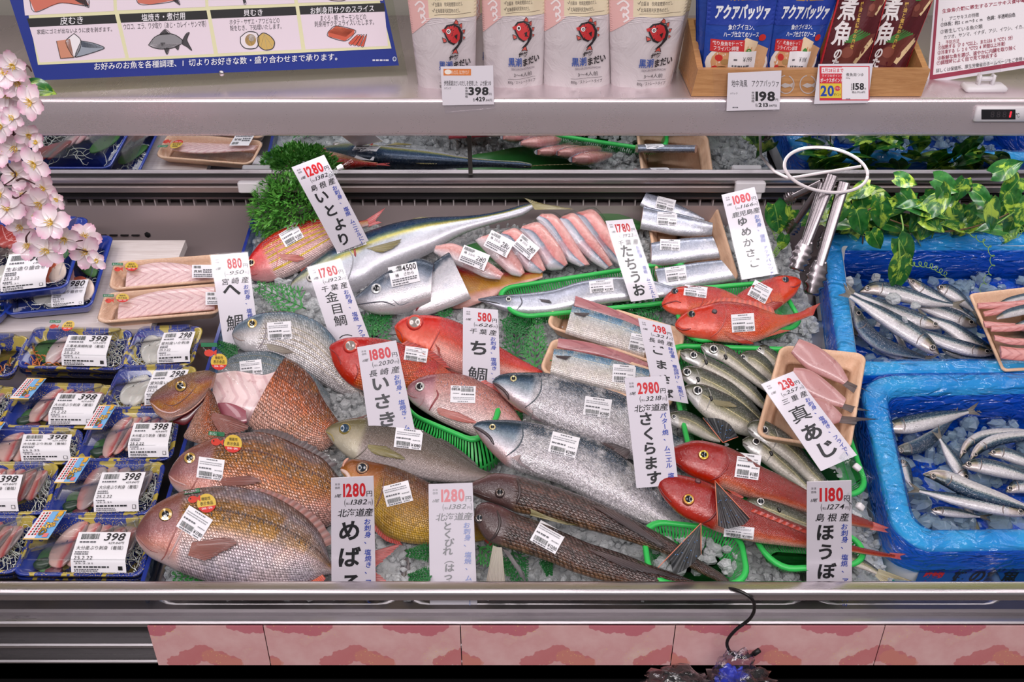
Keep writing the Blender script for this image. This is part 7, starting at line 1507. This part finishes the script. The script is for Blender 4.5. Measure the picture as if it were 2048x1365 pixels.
def t2(c):
    c.text('地中海風　アクアパッツァ', 1463, 160, 1558, 174, BLACK); c.text('1パック', 1461, 185, 1475, 189, BLACK)
    for i, ch in enumerate('本体価格'): c.text(ch, 1503, 183+i*5.6, 1509, 188+i*5.6, BLACK)
    c.text('198', 1511, 183, 1550, 203, BLACK, bold=.035); c.text('円', 1551, 197, 1556, 202, BLACK); c.text('税込', 1511, 207, 1516, 214, BLACK); c.text('213', 1517, 206, 1536, 214, BLACK, bold=.03); c.text('.84円5', 1537, 209, 1554, 214, BLACK); smalllines(c, 1465, 1476, (214,), 2, seed=2)
def t3(c):
    c.rect(1639, 132, 1739, 201, (206, 50, 66)); c.rect(1641, 134, 1737, 199, (238, 232, 236)); c.rect(1641, 134, 1684, 199, (206, 44, 60)); c.rect(1643, 135, 1689, 147, (240, 232, 236)); c.text('2月28日まで', 1645, 137, 1687, 145, (206, 40, 60), bold=.02); c.text('ライフのポイント', 1644, 149, 1685, 154, (240, 230, 232)); c.text('ボーナスポイント', 1641, 156, 1685, 165, (240, 230, 232), bold=.02)
    c.rect(1640, 167, 1683, 196, (226, 196, 60)); c.text('20', 1641, 171, 1668, 193, (36, 70, 160), bold=.035); c.circ(1675, 177, 6, 5, (206, 44, 60)); c.text('プラス', 1670, 175, 1680, 179, (240, 230, 232)); c.text('ポイント', 1668, 186, 1682, 192, BLACK, bold=.01)
    c.text('煮魚用つゆ', 1692, 146, 1727, 153, BLACK); c.text('100g', 1692, 155, 1700, 158, BLACK)
    for i, ch in enumerate('本体価格'): c.text(ch, 1702, 167+i*3.6, 1705, 170+i*3.6, BLACK)
    c.text('158', 1706, 166, 1728, 180, BLACK, bold=.03); c.text('円', 1729, 176, 1732, 180, BLACK); c.text('税込170.64円', 1704, 182, 1730, 187, BLACK); smalllines(c, 1692, 1702, (197,), 1.6, seed=3)
shelf_tag('white 398 yen tag with an orange strip, below the leftmost soup pouch', [(878, 124), (987, 122), (990, 218), (890, 228)], [(881, 133), (986, 131), (988, 209), (885, 211)], t1)
shelf_tag('white 198 yen tag on the front of the wooden box', [(1425, 139), (1566, 140), (1560, 224), (1432, 222)], [(1456, 146), (1563, 141), (1559, 219), (1453, 222)], t2)
shelf_tag('red-bordered 158 yen tag with a yellow bonus point square', [(1630, 122), (1748, 120), (1737, 207), (1624, 208)], [(1637, 128), (1746, 127), (1736, 206), (1628, 208)], t3)
# --- parasite information sheet with its stand
o = ztop(1900, 168)+np.array((0, .02, .0)); n = np.array((-.12, -1, .35)); sh = thing('information_sheet', 'white information sheet with a dark red border standing at the right end of the shelf', 'sign', hit([(1950, 150)], o, n)[0])
plate('sheet', [(1874, -60), (2230, -90), (2215, 110), (1854, 167)], o, n, .0015, CARDW, sh); c = pxcard(o, n, .0004); DR = (150, 36, 66); wq = [(1878, -60), (2230, -90), (2212, 98), (1864, 154)]
c.poly([(1877, -60), (2230, -90), (2213, 104), (1859, 160)], DR, 'border'); c.poly([(1882, -60), (2230, -90), (2212, 96), (1866, 150)], (236, 230, 234), 'border')
for tx, x, y, w, hh, cc, b_ in (('生魚魚介類に寄生するアニサキス食中毒に', 1884, 17, 176, 12, DR, .02), ('1.アニサキスの特徴', 1883, 34, 75, 11, (50, 44, 50), 0), ('①体長：約2cm～3cm　色調：半透明白色', 1881, 44, 150, 12, (50, 44, 50), .01), ('②寄生している魚介類', 1880, 59, 85, 10, (50, 44, 50), 0), ('カツオ、サンマ、イナダ、アジ、イワシ、イカ、', 1887, 69, 165, 12, (50, 44, 50), 0), ('2.予防方法', 1877, 82, 42, 10, DR, 0), ('①加熱する（70℃以上、または60℃で1分）', 1876, 90, 154, 12, DR, .01), ('②冷凍する（-20℃で24時間以上冷凍）', 1875, 100, 140, 12, DR, .01), ('③新鮮な魚を選び、速やかに内臓を取り除く', 1875, 111, 158, 12, DR, .01), ('④調理時によく目で見て除去する', 1873, 121, 122, 11, DR, .01), ('詳しくは保健所、厚生労働省のホームページをご参照く', 1872, 136, 180, 12, (50, 44, 50), 0)):
    k = len(tx)
    for i, ch in enumerate(tx):
        V, F, ad = glyph(ch, b_)
        if len(V): s_ = w/k; x0 = x+i*s_; yb = y+hh*.35+1.5-(x0-x)*.138; c._put('lettering', np.stack([x0+V[:, 0]*s_*1.02, yb-(V[:, 1]-.38)*9.2-V[:, 0]*s_*.138+hh*0], 1), F, cc)
c.build(sh)
cs = thing('card_stand', 'white plastic card stand with a clear clip, in front of the information sheet', 'stand', ztop(1972, 188)); p = ztop(1972, 186)+np.array((0, .012, .005))
mb = MB(); mb.box(p, .066, .03, .010, bev=.003); mb.build('base', WPL, cs); mb = MB()
for s_ in (-1, 1): mb.box(p+np.array((.011*s_, 0, .012)), .004, .012, .018, bev=.001)
mb.build('bracket', WPL, cs); mb = MB(); mb.tube([p+np.array((-.014, 0, .014)), p+np.array((.014, 0, .014))], .004, 10); mb.build('hinge_pin', WPL, cs); mb = MB(); mb.box(p+np.array((.003, -.002, .032)), .030, .003, .028, bev=.001); mb.build('clear_clip', CLEAR, cs)
tm = thing('thermometer_display', 'small white thermometer display with red digits on the shelf front', 'thermometer', toY(2005, 243, YS)); a_, b_ = toY(1955, 214, YS-.006), toY(2075, 244, YS-.006)
mb = MB(); mb.box(((a_[0]+b_[0])/2, YS-.003, (a_[2]+b_[2])/2), b_[0]-a_[0], .008, a_[2]-b_[2], bev=.0015); mb.build('housing', WPL, tm); c = pxcard((0, YS-.0075, 1.1), (0, -1, 0))
c.rect(1963, 219, 2031, 239, (24, 22, 26), 'screen')
for i in range(4): c.text('8', 1981+i*12, 223, 1989+i*12, 235, (62, 56, 60), 'screen', slant=.1)
c.text('℃', 2032, 226, 2039, 235, (60, 56, 60), 'screen')
ob = c.build(tm); c = pxcard((0, YS-.0079, 1.1), (0, -1, 0)); c.poly([(2021, 223), (2024, 223), (2021, 235), (2018, 235)], (255, 40, 50), 'lit_digit'); od = c.build(tm)[0]
LED = NT('red_led'); LED.set(col=C(255, 40, 50), ecol=C(255, 30, 44), estr=2.5); od.data.materials[0] = LED.m
# ------------------------------------------------------------------ plastic fern sprigs, grass ball, pothos vine, blossoms
FERN = mat('fern_green', (34, 108, 52), .45); FERN2 = mat('fern_green_light', (58, 134, 66), .45)
def fern(x, y, ang, L, h, label, seed=0, m=None):
    """flat scaly sprig: stem with side branchlets, L in pixels"""
    r = random.Random(seed); a = rad(ang); d = np.array((math.cos(a), math.sin(a))); n = np.array((-d[1], d[0]))
    t = thing('fern_sprig', label, 'fern sprig', PX(x, y, h), 'plastic fern sprigs'); P3 = lambda p, z=0.: PX(p[0], p[1], h+z)
    mb = MB(); mb.tube([P3((x, y)+d*L*s, .006*math.sin(3*s)) for s in np.linspace(0, 1, 8)], np.linspace(.0012, .0006, 8), 5); mb.build('stem', m or FERN, t)
    mb = MB()
    def leaf(p0, dd, ln, z):
        nn = np.array((-dd[1], dd[0])); k = max(4, int(ln/5)); left = []; right = []
        for i in range(k+1):
            s = i/k; w = (.5+.8*(1-s)**.5)*(1 if i % 2 == 0 else 2.3)*(.5+.012*ln); q = p0+dd*ln*s
            zz = z + .004*math.sin(2.5*s)
            left.append(P3(q+nn*w, zz)); right.append(P3(q-nn*w, zz))
        V = left+right; kk = k+1
        mb.add(V, [(i, i+1, kk+i+1, kk+i) for i in range(k)])
    for i in range(8):
        s = .08+.88*i/7; ln = L*.40*(1-s*.8)+5
        for sd in (1, -1):
            b = rad(48)*sd+r.uniform(-.12, .12); dd = np.array((d[0]*math.cos(b)-d[1]*math.sin(b), d[0]*math.sin(b)+d[1]*math.cos(b)))
            p0 = np.array((x, y))+d*L*s; leaf(p0, dd, ln, .003)
            for s2, l2 in ((.35, .45), (.65, .35)):
                for e in (1, -1):
                    bb = rad(42)*e; d2 = np.array((dd[0]*math.cos(bb)-dd[1]*math.sin(bb), dd[0]*math.sin(bb)+dd[1]*math.cos(bb))); leaf(p0+dd*ln*s2, d2, ln*l2, .0045)
    mb.build('leaflets', m or FERN, t, smooth=False)
for i, (x, y, an, L, h, lb) in enumerate((
    (612, 618, -155, 105, .018, 'fern sprig on the ice left of the amberjack head, below the pink fish'), (590, 640, -178, 70, .014, 'lower small fern sprig between the amberjack and the silver bream'),
    (742, 690, -70, 95, .014, 'fern sprig between the leaning 1780 sign and the pale red fish'), (720, 660, -30, 70, .012, 'fern sprig peeping out beside the foot of the leaning 1780 sign'),
    (886, 640, -82, 52, .016, 'upright fern sprig behind the pale red fish'), (1030, 722, -88, 90, .014, 'tall fern sprig right of the 580 sign'), (1068, 742, -86, 96, .014, 'fern sprig left of the mackerel fillet trays'),
    (1216, 622, -8, 110, .016, 'fern sprig below the 1780 sign, beside the rockfish basket'), (1330, 660, -160, 70, .012, 'fern sprig hidden between the fillet trays and the rockfish'),
    (1350, 706, -10, 80, .014, 'fern sprig under the green rockfish basket'), (868, 1104, 176, 52, .012, 'upper fern sprig left of the glossy sign'), (868, 1150, 174, 48, .012, 'lower fern sprig left of the glossy sign'), (955, 1092, 40, 80, .010, 'fern sprig right of the glossy sign, under the fish fins'),
    (1024, 1098, 76, 84, .010, 'fern sprig among the fins of the lower armoured fish'), (1090, 1110, 78, 40, .010, 'tiny fern sprig below the armoured fish, near the rail'), (446, 1150, 178, 96, .004, 'fern sprig under the belly of the largest sea bream'), (478, 712, -150, 46, .012, 'fern sprig behind the silver bream head'), (1000, 640, 20, 60, .012, 'fern sprig in front of the cutlassfish snout'))):
    fern(x, y, an, L, h, lb, i, FERN if i % 3 else FERN2)
# artificial grass ball
GRASS = MATS.setdefault('grass_ball', (lambda t: t.set(col=t.ramp(t.noise(t.obj(), 70, 3), [(.3, C(48, 126, 40)), (.7, C(128, 200, 90))]), rough=.45))(NT('grass_ball')))
cb = toY(588, 424, 1.575); gb = thing('grass_ball', 'round tuft of artificial green grass at the back beside the divider', 'artificial plant', cb)
r = random.Random(3); mb = MB()
for _ in range(1500):
    v = np.array((r.gauss(0, 1), r.gauss(0, 1), r.gauss(0, 1))); v /= np.linalg.norm(v); R = .078*r.uniform(.55, .95); p = cb+v*R*np.array((1, .7, .95))
    for k in range(4):
        d = v+np.array((r.gauss(0, .55), r.gauss(0, .55), r.gauss(0, .45))); d /= np.linalg.norm(d); s = np.cross(d, (r.random(), r.random(), r.random())); s /= np.linalg.norm(s)+1e-9; L = r.uniform(.009, .015); w = .0016
        mb.add([p, p+d*L*.5+s*w, p+d*L, p+d*L*.5-s*w], [(0, 1, 2, 3)])
mb.build('blades', GRASS, gb, smooth=False)
# pothos vine
def pothos():
    t = NT('pothos_leaf'); x = t.sep(t.uv()); n = t.noise(t.obj(), 34, 4, .65, 1.)
    vein = t.step(t.math('ABSOLUTE', t.math('SUBTRACT', x[0], .5)), .03, .012)
    m = t.step(n, .50, .62); col = t.mix(m, t.ramp(t.noise(t.obj(), 120), [(.3, C(24, 84, 34)), (.7, C(52, 120, 48))]), C(176, 206, 74)); col = t.mix(t.math('MULTIPLY', vein, .5), col, C(150, 190, 90))
    t.set(col=col, rough=.3, coat=.4, coatr=.12, sss=.08, ssss=.01); return t.m
POTH = pothos(); STEMG = mat('vine_stem', (120, 160, 70), .45); STEMB = mat('vine_stem_brown', (110, 84, 56), .5)
def heart(o, ax, nn, L, parent, name='leaf', bend=.25, seed=0):
    """pothos leaf: base o, axis ax, face normal nn"""
    ax = np.array(ax, float); ax /= np.linalg.norm(ax); nn = np.array(nn, float); nn -= ax*(nn @ ax); nn /= np.linalg.norm(nn); s = np.cross(ax, nn); G = []; r = random.Random(seed); tw = r.uniform(-.25, .25)
    n = 12; U = []
    for i in range(n+1):
        t = i/n; w = .42*L*(math.sin(math.pi*min(1, t*.93+.1))**.75)*(1-.42*t) if i < n else .004*L
        for j in range(7):
            q = j/3-1; yy = t*L - .14*L*abs(q)**1.5*(1-t)**2
            z = -bend*L*t*t + .10*L*abs(q)*(.6+tw*q) + .02*L*math.sin(7*t+4*q)
            G.append(o+ax*yy+s*w*q+nn*z); U.append((.5+.5*q, t))
    mb = MB(); mb.grid(np.array(G).reshape(n+1, 7, 3), 0, U); return mb.build(name, POTH, parent)
def vine(label, leaves, stems, tend, loc):
    t = thing('pothos_vine', label, 'artificial plant', loc, 'artificial pothos vines')
    for k, (x, y, ang, L, Y, ny) in enumerate(leaves):
        o = toY(x, y, Y); a = rad(ang); heart(o, (math.cos(a), -.15, -math.sin(a)), (.3*math.sin(k*2.1), -1, ny), L, t, seed=k)
    for P, m in stems:
        mb = MB(); mb.tube(spl([toY(x, y, Y) for x, y, Y in P], 24), .0014, 6); mb.build('stem', m, t)
    for P in tend:
        A = spl([toY(x, y, Y) for x, y, Y in P], 90); mb = MB(); mb.tube([p+np.array((.004*math.cos(i*.55)*min(1, i/20), .003*math.sin(i*.55), .003*math.sin(i*.55)*min(1, i/20))) for i, p in enumerate(A)], np.linspace(.0009, .0004, 90), 5); mb.build('tendril', STEMG, t)
r = random.Random(11); LV = []
front = [(1868, 372, 20, .052, 0), (1985, 362, -30, .05, 0), (1930, 372, 100, .04, 0), (2020, 400, 60, .05, 0), (1800, 398, 40, .052, 0), (1762, 420, 80, .048, 0), (1858, 430, 120, .05, 0), (1905, 430, 70, .055, 0), (1965, 430, 110, .05, 0), (2030, 440, 90, .05, 0), (1730, 440, 130, .05, 0), (1720, 398, 70, .045, 0), (1830, 425, 60, .04, 0), (1880, 388, 60, .045, 0), (1690, 420, 100, .04, 0), (1945, 395, 30, .05, 0), (1790, 370, 10, .04, 0), (1740, 385, 150, .04, 0), (2040, 370, 120, .05, 0)]
for x, y, a, L, _ in front: LV.append((x, y-14, a, L, 1.50+r.uniform(-.03, .03), r.uniform(.4, 1.1)))
for i in range(46): LV.append((r.uniform(1670, 2070), r.uniform(385, 455), r.uniform(0, 180), r.uniform(.036, .055), 1.545+r.uniform(-.02, .03), r.uniform(.2, 1.2)))
for i in range(34): LV.append((r.uniform(1600, 2080), r.uniform(395, 462), r.uniform(-30, 210), r.uniform(.045, .06), r.uniform(1.44, 1.56), r.uniform(2.2, 4.)))
vine('leafy artificial pothos vine filling the back right corner behind the blue box', LV,
     [([(1725, 490, 1.5), (1730, 430, 1.48), (1752, 416, 1.48), (1770, 440, 1.48), (1760, 460, 1.48)], STEMB), ([(1780, 440, 1.49), (1850, 462, 1.49), (1920, 460, 1.49), (1990, 440, 1.49), (2060, 405, 1.49)], STEMB), ([(1935, 468, 1.47), (1985, 452, 1.47), (2035, 420, 1.48)], STEMG)],
     [[(1935, 466, 1.46), (1975, 490, 1.42), (1985, 530, 1.40), (1972, 560, 1.39), (1962, 582, 1.38)], [(2000, 470, 1.47), (2030, 472, 1.46), (2046, 455, 1.46)], [(1690, 440, 1.5), (1720, 465, 1.48), (1760, 468, 1.48)]], toY(1880, 470, 1.54))
vine('pothos sprig with two large leaves hanging over the rim of the upper blue box', [(1796, 476, 55, .056, 1.40, .5), (1800, 515, 82, .062, 1.385, .35), (1742, 462, 55, .04, 1.43, .5), (1712, 420, 65, .05, 1.45, .6)], [([(1802, 430, 1.46), (1806, 458, 1.43), (1798, 480, 1.40), (1800, 520, 1.385)], STEMG)], [[(1815, 528, 1.385), (1860, 532, 1.37), (1896, 552, 1.36)]], toY(1800, 500, 1.39))
vine('small pothos sprig behind the steel tongs', [(1548, 408, 70, .06, 1.50, .5), (1585, 420, 120, .045, 1.52, .5), (1570, 470, 100, .03, 1.48, .5)], [], [[(1536, 440, 1.5), (1548, 460, 1.5), (1556, 480, 1.49)], [(1560, 490, 1.48), (1552, 505, 1.47), (1546, 512, 1.46)]], toY(1560, 480, 1.48))
# cherry blossom branch
PET = grad('blossom_petal', [(0, (252, 244, 244)), (.55, (248, 226, 234)), (1, (232, 172, 200))], .5, .12); STA = mat('stamen_yellow', (230, 190, 60), .5); BR = mat('branch_brown', (76, 44, 44), .6)
pos = [(80, 140, 1), (45, 310, 1.25), (185, 355, 1.2), (110, 250, 1), (25, 372, .9), (15, 490, 1), (80, 440, .8), (85, 605, 1.1), (165, 535, .9), (205, 705, 1.2), (60, 560, 1), (255, 845, 1.2), (228, 925, 1.25), (140, 885, 1.05), (45, 960, 1.2), (295, 1040, 1.2), (120, 1055, 1.1), (365, 1125, 1.05), (270, 1190, 1.25), (480, 1120, 1.15), (495, 1205, 1.25), (160, 1170, 1.05), (555, 1250, .7), (30, 190, 1), (10, 640, 1), (215, 585, .6), (330, 905, .7), (220, 1010, 1), (90, 760, 1.0), (0, 250, 1.1), (5, 870, 1), (65, 195, .9)]
bl = thing('blossom_branch', 'artificial pink cherry blossom branch hanging down at the left edge', 'artificial plant', toY(30, 200, 1.20))
r = random.Random(9); YB_ = 1.20
for i, (zx, zy, s) in enumerate(pos):
    x, y = zx/2.842, 80+zy/2.842; yy = YB_+r.uniform(-.035, .03)+(.02 if i % 3 else 0); c = toY(x, y, yy)
    n = np.array((r.uniform(-.5, .5), -1, r.uniform(-.25, .75))); n /= np.linalg.norm(n); e1 = np.cross(n, (0, 0, 1)); e1 /= np.linalg.norm(e1); e2 = np.cross(e1, n); a0 = r.uniform(0, 6.28); mb = MB()
    for k in range(5):
        a = a0+k*6.283/5; d = e1*math.cos(a)+e2*math.sin(a); sd = -e1*math.sin(a)+e2*math.cos(a); L = .0215*s*r.uniform(.9, 1.1); G = []; U = []
        cup = r.uniform(-.1, .3)
        for u in np.linspace(0, 1, 6):
            w = L*.40*math.sin(math.pi*min(1, .05+u*.83))**.85
            for q in (-1, -.5, 0, .5, 1): G.append(c+d*L*(u - (.10 if q == 0 and u == 1 else 0) - .12*abs(q)**2*(u > .9))+sd*w*q+n*(.25*L*cup*u*u*4*.5+.12*L*abs(q)+.0006*k)); U.append((u, .5+q/2))
        mb.grid(np.array(G).reshape(6, 5, 3), 0, U)
    b = mb.build('blossom', PET, bl)
    mb = MB()
    for k in range(12):
        a = k*.5236; d = (e1*math.cos(a)+e2*math.sin(a))*.55+n*.7; mb.tube([c+n*.001, c+n*.001+d*.0105*s*r.uniform(.6, 1)], [.0007, .0004], 4)
    mb.ball(c+n*.001, .0022*s, 8, 4); mb.build('stamens', STA, b)
for P in ([(0, 470), (80, 560), (40, 700), (90, 770), (20, 830)], [(10, 720), (60, 650), (130, 640), (180, 670)], [(40, 860), (90, 900), (150, 860)], [(230, 1100), (300, 1180), (360, 1190), (440, 1190), (500, 1205)], [(300, 1180), (270, 1140), (215, 1110)], [(95, 800), (130, 790), (200, 820)], [(360, 1190), (420, 1150), (470, 1140)], [(70, 420), (80, 540), (120, 480)], [(110, 130), (160, 150), (180, 180)], [(150, 1150), (150, 1120), (170, 1090)]):
    mb = MB(); mb.tube(spl([toY(a/2.842, 80+b/2.842, YB_+.02) for a, b in P], 20), np.linspace(.0016, .0008, 20), 6); mb.build('twig', BR, bl)
heart(toY(62, 168, 1.2), (1, 0, -.45), (0, -1, .6), .03, bl, 'green_leaf')
# ------------------------------------------------------------------ tongs, ring holder, hook and bag
CHR = metal_mat('tongs_steel', (150, 142, 146), .22, (1, 1, 1), bump=.0)
YR = 1.47
def tongs(label, top, arms, Y0_):
    """top px; arms: list of (tip px, Y at tip, scallop)"""
    t = thing('serving_tongs', label, 'tongs', toY(top[0], top[1], Y0_), 'steel serving tongs')
    for (tx, ty, Yt, wid) in arms:
        a = toY(top[0], top[1], Y0_); b = toY(tx, ty, Yt); d = b-a; L = np.linalg.norm(d); d /= L; v = CAM-a; s = np.cross(d, v); s /= np.linalg.norm(s); n = np.cross(s, d)
        if n @ v < 0: n = -n
        mb = MB(); G = []
        w = wid
        for u in np.linspace(0, .74, 8):
            k = 1-.25*u; c = a+d*L*u; G.append([c+s*w*k*x+n*z for x, z in ((-.5, -.007), (-.5, .004), (-.36, .0062), (.36, .0062), (.5, .004), (.5, -.007))])
        mb.grid(G, close=True); mb.build('arm', CHR, t)
        mb = MB(); G = []
        for i, u in enumerate(np.linspace(.70, 1.0, 19)):
            q = (u-.70)/.30; ww = w*(.55+.75*math.sin(math.pi*min(1, .08+.8*q))**.8)*(1+.10*(1 if i % 4 < 2 else -1)*(q > .25)); c = a+d*L*u
            G.append([c+s*ww*x+n*(.006-.020*x*x*q**.6-.006*q) for x in np.linspace(-.62, .62, 11)])
        mb.grid(G); o = mb.build('scalloped_head', CHR, t); sol = o.modifiers.new('thickness', 'SOLIDIFY'); sol.thickness = .0012
    c = toY(top[0], top[1], Y0_); mb = MB(); mb.tube([c+np.array((-.012, .004, -.012)), c+np.array((.012, .004, -.012))], .0025, 8); mb.build('hinge_pin', CHR, t)
    return t
tongs('long steel tongs hanging on the ring, the longer pair with its open end high', (1664, 352), [(1592, 540, 1.385, .019), (1618, 470, 1.44, .010)], YR)
tongs('steel tongs hanging beside them at the right, scalloped heads over the blue film', (1688, 366), [(1622, 590, 1.37, .019), (1640, 500, 1.43, .010)], YR-.005)
tongs('steel tongs behind the others, its heads pointing left', (1645, 366), [(1568, 402, 1.50, .014), (1576, 470, 1.49, .014), (1590, 540, 1.43, .013)], YR+.01)
rg = thing('tongs_ring', 'white wire ring holder carrying the steel tongs in front of the mirror', 'holder', toY(1652, 345, YR))
P = [toY(1652+84*math.cos(a)*math.cos(.16)-44*math.sin(a)*math.sin(.16), 340+44*math.sin(a)*math.cos(.16)+84*math.cos(a)*math.sin(.16), YR+.0-.03*math.sin(a)) for a in np.linspace(0, 2*math.pi, 60)]
WIRE = mat('white_wire', (226, 216, 218), .3); mb = MB(); mb.tube(P, .0026, 8); mb.build('ring', WIRE, rg); mb = MB(); mb.tube([toY(1577, 357, YR), toY(1722, 333, YR)], .0024, 8); mb.build('cross_bar', WIRE, rg); mb = MB(); mb.tube([toY(1577, 357, YR), toY(1577, 357, YR)+np.array((-.01, .05, -.01)), toY(1577, 357, YR)+np.array((-.015, .13, -.015))], .0024, 8); mb.build('arm', WIRE, rg)
hk = thing('s_hook', 'black S-shaped hook over the front rail holding a plastic bag', 'hook', toY(1475, 1200, .835))
A = spl([toY(1418, 1183, .872), toY(1440, 1178, .862), toY(1470, 1180, .842), toY(1500, 1195, .832), toY(1509, 1215, .832), toY(1500, 1238, .832), toY(1470, 1262, .832), toY(1454, 1285, .832), toY(1462, 1306, .832), toY(1485, 1316, .832), toY(1505, 1310, .832), toY(1516, 1303, .832)], 60)
mb = MB(); mb.tube(A, .0021, 10); mb.build('wire', mat('black_wire', (22, 18, 20), .3), hk); mb = MB(); mb.tube([A[-3], A[-1]+(A[-1]-A[-3])*.3], .0033, 10); mb.build('rubber_tip', BLK, hk)
bg = thing('hanging_bag', 'crumpled clear plastic bag with a blue patch hanging from the black hook', 'plastic bag', toY(1470, 1316, .828))
def blob(name, c, r3, m, seed, n=26):
    mb = MB(); G = []
    for i in range(n):
        t = math.pi*i/(n-1); row = []
        for j in range(n):
            p = 2*math.pi*j/n; v = np.array((math.sin(t)*math.cos(p), math.sin(t)*math.sin(p), math.cos(t))); k = 1+.42*mnoise.noise(Vector(v*2.6)+Vector((seed, 0, 0)))+.22*mnoise.noise(Vector(v*7)+Vector((seed, 3, 0))); row.append(np.array(c)+v*np.array(r3)*k)
        G.append(row)
    mb.grid(G, close=True); return mb.build(name, m, bg)
BAGM = clearmat('clear_bag', (.92, .92, .95, 1), .10, .10, .8, 40)
blob('bag_neck', toY(1470, 1335, .822), (.022, .012, .026), BAGM, 1); blob('bag_body', toY(1475, 1385, .815), (.045, .028, .034), BAGM, 5); blob('bag_body', toY(1355, 1378, .815), (.045, .025, .022), BAGM, 9)
blob('blue_patch', toY(1462, 1362, .822), (.017, .010, .022), mat('bag_blue', (40, 60, 196), .35), 3)
mb = MB(); mb.tube([toY(1470, 1322, .826), toY(1474, 1308, .832)], .0012, 6); mb.build('tie', WPL, bg)
